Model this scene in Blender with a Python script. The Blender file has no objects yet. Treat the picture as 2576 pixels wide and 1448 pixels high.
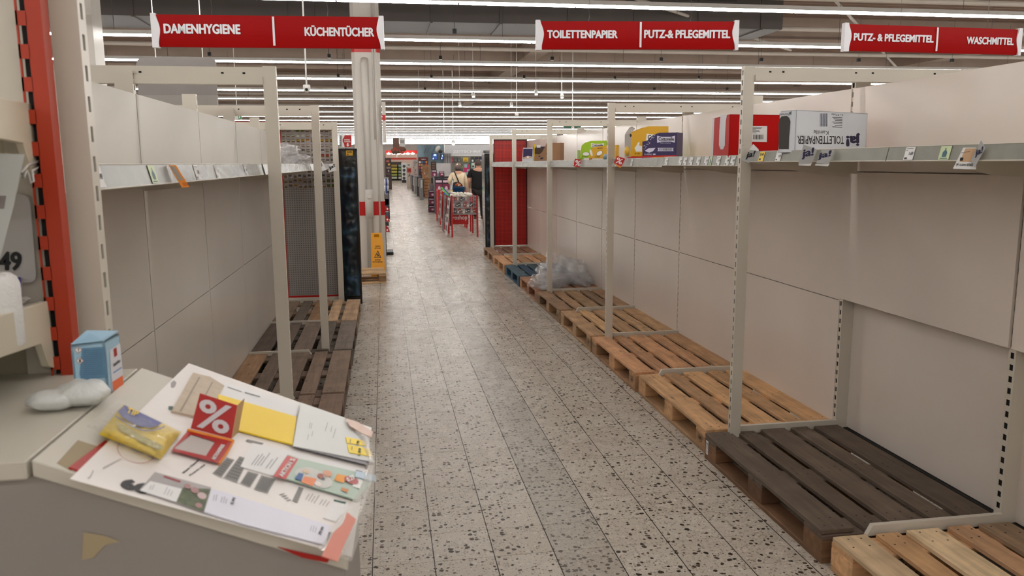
import bpy, bmesh, math, random
from mathutils import Vector, Matrix
R = random.Random(7)
SC = bpy.context.scene
COL = SC.collection
# ------------------------------------------------------------------ camera
H = 1.634
F = 1980.0
CX, CY = 1288.0, 724.0
def _axes():
    y = Vector((965-CX, 412-CY, F)).normalized()
    d = Vector((1375-CX, 13300-CY, F)).normalized()
    d = (d - y*d.dot(y)).normalized()
    up = -d
    x = y.cross(up)
    if x.x < 0: x = -x
    return Matrix((x, y, up))          # world axes as rows in (right, down, forward)
AX = _axes()
cam_data = bpy.data.cameras.new('camera')
cam = bpy.data.objects.new('camera', cam_data)
COL.objects.link(cam)
_r = Matrix(((AX[0][0], -AX[0][1], -AX[0][2]), (AX[1][0], -AX[1][1], -AX[1][2]), (AX[2][0], -AX[2][1], -AX[2][2])))
cam.matrix_world = Matrix.Translation((0, 0, H)) @ _r.to_4x4()
cam_data.sensor_width = 36.0
cam_data.lens = F/2576*36
cam_data.clip_start = 0.05
cam_data.clip_end = 300
cam_data.dof.use_dof = True
cam_data.dof.focus_distance = 5.0
cam_data.dof.aperture_fstop = 8.0
SC.camera = cam
SC.view_settings.view_transform = 'Standard'
SC.view_settings.look = 'None'
SC.view_settings.gamma = 1.0
SC.view_settings.use_curve_mapping = False
SC.view_settings.exposure = 0.0
w = bpy.data.worlds.new('world'); SC.world = w; w.use_nodes = True
w.node_tree.nodes['Background'].inputs[0].default_value = (0.9, 0.95, 1, 1)
w.node_tree.nodes['Background'].inputs[1].default_value = 0.02
TUBE_POWER = 32.0

# real places of things seen at a picture point, on a known plane
def ray(u, v): return AX @ Vector((u-CX, v-CY, F))
def atz(u, v, z):
    r = ray(u, v); t = (z-H)/r.z; return Vector((r.x*t, r.y*t, z))
def atx(u, v, x):
    r = ray(u, v); t = x/r.x; return Vector((x, r.y*t, H+r.z*t))
def aty(u, v, y):
    r = ray(u, v); t = y/r.y; return Vector((r.x*t, y, H+r.z*t))

# ------------------------------------------------------------------ materials
MATS = {}
def srgb(c):
    if isinstance(c, str):
        c = c.lstrip('#'); c = [int(c[i:i+2], 16)/255 for i in (0, 2, 4)]
    return tuple(((x/12.92) if x <= 0.04045 else ((x+0.055)/1.055)**2.4) for x in c) + (1,)
def newmat(name):
    m = bpy.data.materials.new(name); m.use_nodes = True
    nt = m.node_tree; b = nt.nodes['Principled BSDF']
    return m, nt, b
def N(nt, t, **kw):
    n = nt.nodes.new(t)
    for k, v in kw.items():
        if k.startswith('i_'): n.inputs[int(k[2:])].default_value = v
        else: setattr(n, k, v)
    return n
def paint(name, c, rough=0.5, metal=0.0, var=0.06, scale=3.0, bump=0.0, bscale=60, alpha=1.0, coat=0.0, trans=0.0, sheen=0.0, spec=0.5):
    if name in MATS: return MATS[name]
    m, nt, b = newmat(name)
    col = srgb(c)
    pos = N(nt, 'ShaderNodeNewGeometry')
    nz = N(nt, 'ShaderNodeTexNoise'); nz.inputs['Scale'].default_value = scale; nz.inputs['Detail'].default_value = 4
    nt.links.new(pos.outputs['Position'], nz.inputs['Vector'])
    mr = N(nt, 'ShaderNodeMapRange'); mr.inputs[1].default_value = 0.3; mr.inputs[2].default_value = 0.7
    mr.inputs[3].default_value = 1-var; mr.inputs[4].default_value = 1+var
    nt.links.new(nz.outputs[0], mr.inputs[0])
    mx = N(nt, 'ShaderNodeMix', data_type='RGBA', blend_type='MULTIPLY'); mx.inputs[0].default_value = 1
    mx.inputs[6].default_value = col
    nt.links.new(mr.outputs[0], mx.inputs[7])
    nt.links.new(mx.outputs[2], b.inputs['Base Color'])
    b.inputs['Roughness'].default_value = rough
    b.inputs['Metallic'].default_value = metal
    b.inputs['Alpha'].default_value = alpha
    b.inputs['Coat Weight'].default_value = coat
    b.inputs['Transmission Weight'].default_value = trans
    b.inputs['Sheen Weight'].default_value = sheen
    b.inputs['Specular IOR Level'].default_value = spec
    if bump > 0:
        n2 = N(nt, 'ShaderNodeTexNoise'); n2.inputs['Scale'].default_value = bscale; n2.inputs['Detail'].default_value = 5
        nt.links.new(pos.outputs['Position'], n2.inputs['Vector'])
        bp = N(nt, 'ShaderNodeBump'); bp.inputs['Strength'].default_value = bump; bp.inputs['Distance'].default_value = 0.01
        nt.links.new(n2.outputs[0], bp.inputs['Height']); nt.links.new(bp.outputs[0], b.inputs['Normal'])
    MATS[name] = m
    return m
def emit(name, c, s):
    if name in MATS: return MATS[name]
    m, nt, b = newmat(name)
    b.inputs['Base Color'].default_value = srgb(c); b.inputs['Emission Color'].default_value = srgb(c); b.inputs['Emission Strength'].default_value = s
    MATS[name] = m; return m

TX, TY, TP, TQ = -0.097, 3.069, 0.2535, 0.2505      # tile grid origin and pitch
def terrazzo():
    m, nt, b = newmat('terrazzo')
    L = nt.links.new
    g = N(nt, 'ShaderNodeNewGeometry')
    sep = N(nt, 'ShaderNodeSeparateXYZ'); L(g.outputs['Position'], sep.inputs[0])
    def math_(op, a, bb=None, c=None):
        n = N(nt, 'ShaderNodeMath', operation=op)
        for i, v in enumerate((a, bb, c)):
            if v is None: continue
            if isinstance(v, (int, float)): n.inputs[i].default_value = v
            else: L(v, n.inputs[i])
        return n.outputs[0]
    fx = math_('DIVIDE', math_('SUBTRACT', sep.outputs[0], TX), TP)
    fy = math_('DIVIDE', math_('SUBTRACT', sep.outputs[1], TY), TQ)
    ix, iy = math_('FLOOR', fx), math_('FLOOR', fy)
    rx, ry = math_('FRACT', fx), math_('FRACT', fy)
    comb = N(nt, 'ShaderNodeCombineXYZ'); L(ix, comb.inputs[0]); L(iy, comb.inputs[1])
    wn = N(nt, 'ShaderNodeTexWhiteNoise', noise_dimensions='2D'); L(comb.outputs[0], wn.inputs['Vector'])
    # chips: cells of two sizes, only some of which carry a stone
    def chips(scale, lo, size, seed):
        mp = N(nt, 'ShaderNodeMapping'); L(g.outputs['Position'], mp.inputs[0]); mp.inputs[1].default_value = (seed, seed*2, 0)
        nz = N(nt, 'ShaderNodeTexNoise'); nz.inputs['Scale'].default_value = scale*0.9; L(mp.outputs[0], nz.inputs['Vector'])
        ad = N(nt, 'ShaderNodeMix', data_type='VECTOR'); ad.inputs[0].default_value = 0.012*60/scale
        L(mp.outputs[0], ad.inputs[4]); L(nz.outputs[1], ad.inputs[5])
        v = N(nt, 'ShaderNodeTexVoronoi', voronoi_dimensions='2D'); v.inputs['Scale'].default_value = scale; L(ad.outputs[1], v.inputs['Vector'])
        vs = N(nt, 'ShaderNodeSeparateColor'); L(v.outputs['Color'], vs.inputs[0])
        keep = math_('GREATER_THAN', vs.outputs[0], lo)
        rad = math_('MULTIPLY', vs.outputs[1], size)
        inside = math_('LESS_THAN', v.outputs['Distance'], rad)
        return math_('MULTIPLY', keep, inside), vs.outputs[2]
    dcol = math_('COMPARE', ix, 3.0, 0.5)
    lo1 = math_('SUBTRACT', 0.70, math_('MULTIPLY', dcol, 0.22))
    c1, k1 = chips(42, lo1, 0.46, 3.1)
    c2, k2 = chips(85, 0.5, 0.5, 7.7)
    c3, k3 = chips(48, 0.72, 0.5, 11.3)
    c4, k4 = chips(260, 0.45, 0.6, 17.3)
    base = N(nt, 'ShaderNodeMix', data_type='RGBA'); base.inputs[6].default_value = srgb((0.75, 0.71, 0.66)); base.inputs[7].default_value = srgb((0.79, 0.76, 0.715))
    L(wn.outputs[0], base.inputs[0])
    def over(prev, fac, col):
        n = N(nt, 'ShaderNodeMix', data_type='RGBA'); L(prev, n.inputs[6])
        if isinstance(col, tuple): n.inputs[7].default_value = col
        else: L(col, n.inputs[7])
        L(fac, n.inputs[0]); return n.outputs[2]
    nz = N(nt, 'ShaderNodeTexNoise'); nz.inputs['Scale'].default_value = 22; nz.inputs['Detail'].default_value = 5; L(g.outputs['Position'], nz.inputs['Vector'])
    cur = over(base.outputs[2], math_('MULTIPLY', nz.outputs[0], 0.45), srgb((0.64, 0.60, 0.555)))
    cur = over(cur, math_('MULTIPLY', c4, 0.5), srgb((0.58, 0.55, 0.51)))
    cur = over(cur, math_('MULTIPLY', c3, 0.35), srgb((0.86, 0.84, 0.80)))
    rp = N(nt, 'ShaderNodeMix', data_type='RGBA'); rp.inputs[6].default_value = srgb((0.42, 0.36, 0.31)); rp.inputs[7].default_value = srgb((0.64, 0.60, 0.55)); L(k2, rp.inputs[0])
    cur = over(cur, math_('MULTIPLY', c2, 0.75), rp.outputs[2])
    rp = N(nt, 'ShaderNodeMix', data_type='RGBA'); rp.inputs[6].default_value = srgb((0.16, 0.145, 0.13)); rp.inputs[7].default_value = srgb((0.36, 0.30, 0.25)); L(k1, rp.inputs[0])
    cur = over(cur, c1, rp.outputs[2])
    cur = over(cur, math_('MULTIPLY', dcol, 0.3), srgb((0.52, 0.50, 0.47)))
    # joints
    ex = math_('MINIMUM', rx, math_('SUBTRACT', 1, rx)); ey = math_('MINIMUM', ry, math_('SUBTRACT', 1, ry))
    j = math_('LESS_THAN', math_('MULTIPLY', math_('MINIMUM', ex, math_('ADD', ey, 0.004)), TP), 0.0022)
    cur = over(cur, j, srgb((0.24, 0.20, 0.175)))
    b.inputs['IOR'].default_value = 1.22
    L(cur, b.inputs['Base Color'])
    n3 = N(nt, 'ShaderNodeTexNoise'); n3.inputs['Scale'].default_value = 3; n3.inputs['Detail'].default_value = 6; L(g.outputs['Position'], n3.inputs['Vector'])
    mr = N(nt, 'ShaderNodeMapRange'); mr.inputs[3].default_value = 0.20; mr.inputs[4].default_value = 0.34; L(n3.outputs[0], mr.inputs[0])
    L(mr.outputs[0], b.inputs['Roughness'])
    bp = N(nt, 'ShaderNodeBump'); bp.inputs['Strength'].default_value = 0.015; bp.inputs['Distance'].default_value = 0.003; L(nz.outputs[0], bp.inputs['Height']); L(bp.outputs[0], b.inputs['Normal'])
    return m
def wood(name, along):
    m, nt, b = newmat(name); L = nt.links.new
    g = N(nt, 'ShaderNodeNewGeometry'); oi = N(nt, 'ShaderNodeObjectInfo')
    mp = N(nt, 'ShaderNodeMapping'); L(g.outputs['Position'], mp.inputs[0])
    mp.inputs[3].default_value = (28, 2.2, 28) if along == 'y' else (2.2, 28, 28)
    ad = N(nt, 'ShaderNodeVectorMath', operation='ADD'); L(mp.outputs[0], ad.inputs[0])
    sc = N(nt, 'ShaderNodeVectorMath', operation='SCALE'); L(oi.outputs['Random'], sc.inputs[3]); sc.inputs[0].default_value = (31, 17, 23); L(sc.outputs[0], ad.inputs[1])
    nz = N(nt, 'ShaderNodeTexNoise'); nz.inputs['Scale'].default_value = 1.0; nz.inputs['Detail'].default_value = 6; nz.inputs['Distortion'].default_value = 0.6; L(ad.outputs[0], nz.inputs['Vector'])
    n2 = N(nt, 'ShaderNodeTexNoise'); n2.inputs['Scale'].default_value = 7; n2.inputs['Detail'].default_value = 6; L(g.outputs['Position'], n2.inputs['Vector'])
    r1 = N(nt, 'ShaderNodeMapRange'); r1.inputs[1].default_value = .3; r1.inputs[2].default_value = .75; r1.inputs[3].default_value = 1.32; r1.inputs[4].default_value = 0.80; L(nz.outputs[0], r1.inputs[0])
    r2 = N(nt, 'ShaderNodeMapRange'); r2.inputs[1].default_value = .35; r2.inputs[2].default_value = .75; r2.inputs[3].default_value = 1.05; r2.inputs[4].default_value = 0.72; L(n2.outputs[0], r2.inputs[0])
    mu = N(nt, 'ShaderNodeMath', operation='MULTIPLY'); L(r1.outputs[0], mu.inputs[0]); L(r2.outputs[0], mu.inputs[1])
    # knots
    vm = N(nt, 'ShaderNodeMapping'); L(g.outputs['Position'], vm.inputs[0]); vm.inputs[3].default_value = (8, 3.6, 8) if along == 'y' else (3.6, 8, 8)
    v = N(nt, 'ShaderNodeTexVoronoi'); v.inputs['Scale'].default_value = 1.0; L(vm.outputs[0], v.inputs['Vector'])
    kr = N(nt, 'ShaderNodeMapRange'); kr.inputs[1].default_value = .03; kr.inputs[2].default_value = .12; kr.inputs[3].default_value = .5; kr.inputs[4].default_value = 1; L(v.outputs['Distance'], kr.inputs[0])
    m3 = N(nt, 'ShaderNodeMath', operation='MULTIPLY'); L(mu.outputs[0], m3.inputs[0]); L(kr.outputs[0], m3.inputs[1])
    mx = N(nt, 'ShaderNodeMix', data_type='RGBA', blend_type='MULTIPLY'); mx.inputs[0].default_value = 1; L(oi.outputs['Color'], mx.inputs[6]); L(m3.outputs[0], mx.inputs[7])
    L(mx.outputs[2], b.inputs['Base Color']); b.inputs['Roughness'].default_value = 0.75
    bp = N(nt, 'ShaderNodeBump'); bp.inputs['Strength'].default_value = 0.35; bp.inputs['Distance'].default_value = 0.003; L(nz.outputs[0], bp.inputs['Height']); L(bp.outputs[0], b.inputs['Normal'])
    return m
def perforated(name, base, hole, pitch, rough=0.4, rad=0.30, axes='xz'):
    m, nt, b = newmat(name); L = nt.links.new
    g = N(nt, 'ShaderNodeNewGeometry'); s = N(nt, 'ShaderNodeSeparateXYZ'); L(g.outputs['Position'], s.inputs[0])
    outs = []
    for k in (0, 2):
        d = N(nt, 'ShaderNodeMath', operation='DIVIDE'); L(s.outputs[k], d.inputs[0]); d.inputs[1].default_value = pitch
        f = N(nt, 'ShaderNodeMath', operation='FRACT'); L(d.outputs[0], f.inputs[0])
        c = N(nt, 'ShaderNodeMath', operation='SUBTRACT'); L(f.outputs[0], c.inputs[0]); c.inputs[1].default_value = 0.5
        q = N(nt, 'ShaderNodeMath', operation='POWER'); q.inputs[1].default_value = 2; ab = N(nt, 'ShaderNodeMath', operation='ABSOLUTE'); L(c.outputs[0], ab.inputs[0]); L(ab.outputs[0], q.inputs[0]); outs.append(q.outputs[0])
    a = N(nt, 'ShaderNodeMath', operation='ADD'); L(outs[0], a.inputs[0]); L(outs[1], a.inputs[1])
    t = N(nt, 'ShaderNodeMath', operation='LESS_THAN'); L(a.outputs[0], t.inputs[0]); t.inputs[1].default_value = rad*rad
    mx = N(nt, 'ShaderNodeMix', data_type='RGBA'); mx.inputs[6].default_value = srgb(base); mx.inputs[7].default_value = srgb(hole); L(t.outputs[0], mx.inputs[0])
    L(mx.outputs[2], b.inputs['Base Color']); b.inputs['Roughness'].default_value = rough
    MATS[name] = m; return m

CREAM = paint('cream_metal', (0.80, 0.775, 0.725), 0.38, var=0.03, scale=2)
PANEL = paint('cream_panel', (0.86, 0.82, 0.785), 0.2, spec=.4, var=0.035, scale=1.3)
PANEL_U = paint('cream_panel_upper', (0.80, 0.785, 0.755), 0.42, var=0.04, scale=1.3, spec=.1, bump=.02, bscale=4)
PANEL_L = paint('cream_panel_gloss', (0.80, 0.775, 0.74), 0.2, var=0.04, scale=1.3, spec=.16, bump=.02, bscale=4)
RAIL = paint('price_rail_plastic', (0.50, 0.495, 0.45), 0.42, var=0.10, scale=14, bump=0.1, bscale=12)
DARK = paint('dark_gap', (0.06, 0.055, 0.05), 0.8)
WHITE = paint('white_paint', (0.86, 0.85, 0.83), 0.5, var=0.03)
PAPER = paint('white_paper', (0.90, 0.90, 0.90), 0.6, var=0.02)
RED = paint('red_print', (0.74, 0.05, 0.045), 0.35, var=0.03)
REDM = paint('red_metal', (0.66, 0.06, 0.05), 0.35, var=0.05)
BLACK = paint('black_print', (0.05, 0.05, 0.055), 0.5)
INK = paint('navy_print', (0.10, 0.09, 0.25), 0.45)
YEL = paint('yellow_print', (0.93, 0.80, 0.12), 0.45, var=0.03)
WHITEP = paint('white_print', (0.93, 0.93, 0.92), 0.5, var=0.01)
GREY = paint('grey_print', (0.5, 0.5, 0.5), 0.5)
WOODY = wood('pallet_wood_long', 'y'); WOODX = wood('pallet_wood_cross', 'x')
TERR = terrazzo()

# ------------------------------------------------------------------ mesh helpers
def org(o):
    p = Vector((0, 0, 0))
    while o is not None:
        p = p + o.location; o = o.parent
    return p
def put(name, me, parent=None, loc=(0, 0, 0)):
    o = bpy.data.objects.new(name, me); COL.objects.link(o); o.location = loc
    if parent is not None: o.parent = parent
    return o
def thing(name, label, cat, loc=(0, 0, 0), group=None):
    o = bpy.data.objects.new(name, None); COL.objects.link(o); o.empty_display_size = 0.05
    o.location = loc; o['label'] = label; o['category'] = cat
    if group: o['group'] = group
    return o
def tag(o, label, cat, group=None, kind=None):
    o['label'] = label; o['category'] = cat
    if group: o['group'] = group
    if kind: o['kind'] = kind
    return o
class MB:
    def __init__(s): s.v = []; s.f = []
    def add(s, vs, fs):
        b = len(s.v); s.v += [Vector(p) for p in vs]; s.f += [[b+i for i in f] for f in fs]; return s
    def box(s, x0, x1, y0, y1, z0, z1):
        return s.add([(x0,y0,z0),(x1,y0,z0),(x1,y1,z0),(x0,y1,z0),(x0,y0,z1),(x1,y0,z1),(x1,y1,z1),(x0,y1,z1)],
                     [(0,3,2,1),(4,5,6,7),(0,1,5,4),(1,2,6,5),(2,3,7,6),(3,0,4,7)])
    def obox(s, o, a, b, c):      # corner o and three edge vectors
        o, a, b, c = Vector(o), Vector(a), Vector(b), Vector(c)
        fs = [(0,3,2,1),(4,5,6,7),(0,1,5,4),(1,2,6,5),(2,3,7,6),(3,0,4,7)]
        return s.add([o, o+a, o+a+b, o+b, o+c, o+a+c, o+a+b+c, o+b+c], fs)
    def prism(s, pts, off):
        pts = [Vector(p) for p in pts]; off = Vector(off); n = len(pts)
        return s.add(pts+[p+off for p in pts], [list(range(n))[::-1], list(range(n, 2*n))]+[(i, (i+1) % n, n+(i+1) % n, n+i) for i in range(n)])
    def poly(s, pts): return s.add(pts, [list(range(len(pts)))])
    def tube(s, pts, r, n=8, caps=True):
        pts = [Vector(p) for p in pts]; rs = r if isinstance(r, (list, tuple)) else [r]*len(pts)
        rings = []
        ref = Vector((0, 0, 1))
        for i, p in enumerate(pts):
            t = (pts[min(i+1, len(pts)-1)]-pts[max(i-1, 0)]).normalized()
            a = t.cross(ref)
            if a.length < 1e-3: a = t.cross(Vector((1, 0, 0)))
            a.normalize(); b = t.cross(a)
            rings.append([p+(a*math.cos(2*math.pi*k/n)+b*math.sin(2*math.pi*k/n))*rs[i] for k in range(n)])
        vs = [q for rg in rings for q in rg]; fs = []
        for i in range(len(pts)-1):
            for k in range(n): fs.append((i*n+k, i*n+(k+1) % n, (i+1)*n+(k+1) % n, (i+1)*n+k))
        if caps: fs.append(list(range(n))[::-1]); fs.append([(len(pts)-1)*n+k for k in range(n)])
        return s.add(vs, fs)
    def lathe(s, prof, c, n=16):
        c = Vector(c); vs = []; fs = []
        for r_, z in prof:
            for k in range(n): vs.append(c+Vector((r_*math.cos(2*math.pi*k/n), r_*math.sin(2*math.pi*k/n), z)))
        for i in range(len(prof)-1):
            for k in range(n): fs.append((i*n+k, i*n+(k+1) % n, (i+1)*n+(k+1) % n, (i+1)*n+k))
        fs.append(list(range(n))[::-1]); fs.append([(len(prof)-1)*n+k for k in range(n)])
        return s.add(vs, fs)
    def ball(s, c, r, n=12, m=8, sc=(1, 1, 1), M=None):
        vs = []; fs = []; c = Vector(c)
        for i in range(m+1):
            t = math.pi*i/m
            for k in range(n):
                a = 2*math.pi*k/n; p = Vector((math.sin(t)*math.cos(a)*sc[0], math.sin(t)*math.sin(a)*sc[1], math.cos(t)*sc[2]))*r
                if M is not None: p = M @ p
                vs.append(c+p)
        for i in range(m):
            for k in range(n): fs.append((i*n+k, (i+1)*n+k, (i+1)*n+(k+1) % n, i*n+(k+1) % n))
        return s.add(vs, fs)
    def mesh(s, name, mat, o=Vector((0, 0, 0)), smooth=False, bevel=0.0):
        me = bpy.data.meshes.new(name)
        me.from_pydata([tuple(p-o) for p in s.v], [], [tuple(f) for f in s.f])
        bm = bmesh.new(); bm.from_mesh(me); bmesh.ops.remove_doubles(bm, verts=bm.verts, dist=1e-6); bmesh.ops.recalc_face_normals(bm, faces=bm.faces)
        if bevel > 0: bmesh.ops.bevel(bm, geom=bm.edges[:], offset=bevel, segments=1, affect='EDGES')
        bm.to_mesh(me); bm.free()
        if smooth: me.polygons.foreach_set('use_smooth', [True]*len(me.polygons))
        me.materials.append(mat)
        return me
    def build(s, name, mat, parent=None, loc=None, smooth=False, bevel=0.0):
        if parent is None:
            o = Vector(loc) if loc is not None else Vector((0, 0, 0))
            return put(name, s.mesh(name, mat, o, smooth, bevel), None, o)
        return put(name, s.mesh(name, mat, org(parent), smooth, bevel), parent)
def frame(o, right, up):
    r = Vector(right).normalized(); u = Vector(up); u = (u-r*u.dot(r)).normalized(); n = r.cross(u)
    return Matrix(((r.x, u.x, n.x, o[0]), (r.y, u.y, n.y, o[1]), (r.z, u.z, n.z, o[2]), (0, 0, 0, 1)))
_TX = {}
def text_mesh(body, bold):
    heavy = bold; bold = min(bold, .012)
    k = (body, heavy)
    if k not in _TX:
        cu = bpy.data.curves.new('t', 'FONT'); cu.body = body; cu.size = 1; cu.offset = bold; cu.resolution_u = 3; cu.align_x = 'LEFT'
        o = bpy.data.objects.new('t', cu); COL.objects.link(o)
        me = o.to_mesh(); vs = [v.co.copy() for v in me.vertices]; fs = [tuple(p.vertices) for p in me.polygons]; o.to_mesh_clear()
        bpy.data.objects.remove(o); bpy.data.curves.remove(cu)
        vs = [Vector((v.x, v.y, 0)) for v in vs]
        if heavy > .012:
            d = heavy-.012; n_ = len(vs); m_ = len(fs); base = list(vs); bf = list(fs)
            for q, (dx, dy) in enumerate(((d, 0), (-d, 0), (0, d*.6), (0, -d*.6))):
                b_ = len(vs); vs += [Vector((v.x+dx, v.y+dy, q+1)) for v in base]; fs += [tuple(i+b_ for i in f_) for f_ in bf]
        if vs:
            x0 = min(v.x for v in vs); x1 = max(v.x for v in vs); y0 = min(v.y for v in vs); y1 = max(v.y for v in vs)
        else: x0 = y0 = 0; x1 = y1 = 1
        _TX[k] = (vs, fs, x0, x1, y0, y1)
    return _TX[k]
def text(mb, body, o, right, up, w=None, h=None, bold=0.02, lift=0.0006, align='l'):
    """writing laid on a surface: lower corner o, width w and height h in metres"""
    vs, fs, x0, x1, y0, y1 = text_mesh(body, bold)
    if w is None: w = h*(x1-x0)/(y1-y0)
    if h is None: h = w*(y1-y0)/(x1-x0)
    M = frame(o, right, up)
    dx = {'l': 0, 'c': -w/2, 'r': -w}[align]
    mb.add([M @ Vector(((v.x-x0)/(x1-x0)*w+dx, (v.y-y0)/(y1-y0)*h, lift+v.z*.00012)) for v in vs], fs)
    return mb
def flat(mb, o, right, up, pts, lift=0.0004):
    """a flat printed outline on a surface"""
    M = frame(o, right, up); mb.poly([M @ Vector((p[0], p[1], lift)) for p in pts]); return mb
def rect(mb, o, right, up, x0, y0, x1, y1, lift=0.0004): return flat(mb, o, right, up, [(x0, y0), (x1, y0), (x1, y1), (x0, y1)], lift)
def ring(mb, o, right, up, cx, cy, r0, r1, n=24, lift=0.0004, sy=1.0):
    M = frame(o, right, up)
    a = [M @ Vector((cx+r0*math.cos(2*math.pi*k/n), cy+sy*r0*math.sin(2*math.pi*k/n), lift)) for k in range(n)]
    b = [M @ Vector((cx+r1*math.cos(2*math.pi*k/n), cy+sy*r1*math.sin(2*math.pi*k/n), lift)) for k in range(n)]
    mb.add(a+b, [(k, (k+1) % n, n+(k+1) % n, n+k) for k in range(n)]); return mb
def disc(mb, o, right, up, cx, cy, r, n=20, lift=0.0005, sy=1.0):
    M = frame(o, right, up); mb.poly([M @ Vector((cx+r*math.cos(2*math.pi*k/n), cy+sy*r*math.sin(2*math.pi*k/n), lift)) for k in range(n)]); return mb
def lines(mb, o, right, up, x0, y0, x1, n, dy, th, rnd=None, lift=0.0006):
    rr = rnd or R
    for i in range(n): rect(mb, o, right, up, x0, y0-i*dy-th, x0+(x1-x0)*rr.uniform(.6, 1), y0-i*dy, lift)
    return mb
def barcode(mb, o, right, up, x0, y0, x1, y1, n=22, lift=0.0008):
    x = x0; rr = random.Random(3)
    ws = [rr.choice((1, 1, 2, 3)) for _ in range(n)]; tot = sum(ws)
    for i, q in enumerate(ws):
        dx = (x1-x0)*q/tot
        if i % 2 == 0: rect(mb, o, right, up, x, y0, x+dx, y1, lift)
        x += dx
    return mb
class PF:
    """a real flat surface (point o, outward normal n); shapes on it are given by where the photo shows them"""
    def __init__(s, o, n): s.o = Vector(o); s.n = Vector(n).normalized()
    def P(s, u, v, lift=0.0):
        r = ray(u, v); c = Vector((0, 0, H)); o = s.o+s.n*lift
        return c+r*((o-c).dot(s.n)/r.dot(s.n))
    def poly(s, mb, pts, lift=.0006): mb.poly([s.P(u, v, lift) for u, v in pts]); return mb
    def slab(s, mb, pts, th): mb.prism([s.P(u, v, 0) for u, v in pts], s.n*th); return mb
    def text(s, mb, body, bl, br, tl, bold=.03, lift=.0008):
        vs, fs, x0, x1, y0, y1 = text_mesh(body, bold)
        a, b, c = s.P(*bl, lift), s.P(*br, lift), s.P(*tl, lift)
        mb.add([a+(b-a)*((v.x-x0)/(x1-x0))+(c-a)*((v.y-y0)/(y1-y0))+s.n*(v.z*.00012) for v in vs], fs); return mb
    def ellipse(s, mb, cx, cy, rx, ry, n=20, lift=.0007, hole=None, rot=0):
        def q(a, k): 
            x, y = rx*k*math.cos(a), ry*k*math.sin(a); return s.P(cx+x*math.cos(rot)-y*math.sin(rot), cy+x*math.sin(rot)+y*math.cos(rot), lift)
        o = [q(2*math.pi*i/n, 1) for i in range(n)]
        if hole is None: mb.poly(o)
        else:
            h = [q(2*math.pi*i/n, hole) for i in range(n)]
            mb.add(o+h, [(i, (i+1) % n, n+(i+1) % n, n+i) for i in range(n)])
        return mb
def copy_tree(o, parent=None):
    c = o.copy(); COL.objects.link(c); c.parent = parent
    for ch in list(o.children): copy_tree(ch, c)
    return c
def structure(o): o['kind'] = 'structure'; return o
X, Y, Z = Vector((1, 0, 0)), Vector((0, 1, 0)), Vector((0, 0, 1))

# ------------------------------------------------------------------ lights of the room
ROWS = [10.24+3.06*k for k in range(-5, 25)]
TUBE = emit('lamp_tube', (1.0, 0.985, 0.965), TUBE_POWER)
LAMPM = paint('lamp_housing', (0.85, 0.85, 0.84), 0.4)
NTH = ['first', 'second', 'third', 'fourth', 'fifth', 'sixth', 'seventh', 'eighth', 'ninth', 'tenth', 'eleventh', 'twelfth', 'thirteenth', 'fourteenth', 'fifteenth', 'sixteenth', 'seventeenth', 'eighteenth', 'nineteenth', 'twentieth', 'twenty-first', 'twenty-second', 'twenty-third', 'twenty-fourth', 'twenty-fifth', 'twenty-sixth']
ORD = {5: 'first', 6: 'second', 7: 'third', 8: 'fourth', 9: 'fifth', 10: 'sixth'}
for k, yy in enumerate(ROWS):
    x0, x1 = (-14, 26) if k < 12 else (-14.5, 46)
    if k in ORD: lab = f'long fluorescent light strip under the ceiling, {ORD[k]} from the top of the photo'; gr = None
    elif k > 10: lab = f'thin distant fluorescent light strip, {NTH[k-5]} row counted down from the top of the photo'; gr = 'distant ceiling light strips'
    else: lab = f'fluorescent light strip above or behind the camera, {NTH[4-k]} before the first visible row'; gr = 'ceiling light strips behind the camera'
    t = thing('light_strip', lab, 'ceiling light', ((x0+x1)/2, yy, 3.6), gr)
    MB().box(x0, x1, yy-(.035 if k < 13 else .022), yy+(.035 if k < 13 else .022), 3.625, 3.68).build('housing', LAMPM, t)
    m = MB(); xx = x0
    while xx < x1-0.1:
        h1, h2, zl = (.03, .02, 3.595) if k < 10 else (.024, .018, 3.611)
        m.add([(xx, yy-h1, 3.626), (xx+1.5-.02, yy-h1, 3.626), (xx+1.5-.02, yy+h1, 3.626), (xx, yy+h1, 3.626),
               (xx, yy-h2, zl), (xx+1.5-.02, yy-h2, zl), (xx+1.5-.02, yy+h2, zl), (xx, yy+h2, zl)],
              [(4, 5, 6, 7), (0, 1, 5, 4), (2, 3, 7, 6), (0, 4, 7, 3), (1, 2, 6, 5)])
        xx += 1.5
    m.build('tube', TUBE, t)
    m = MB(); xx = x0+1
    while xx < x1:
        m.tube([(xx, yy, 3.68), (xx, yy, 4.6)], 0.004, 4); xx += 3.0
    o_ = m.build('suspension_wires', paint('steel_wire', (0.35, 0.34, 0.33), 0.4, metal=0.5), t); o_['kind'] = 'stuff'

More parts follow.
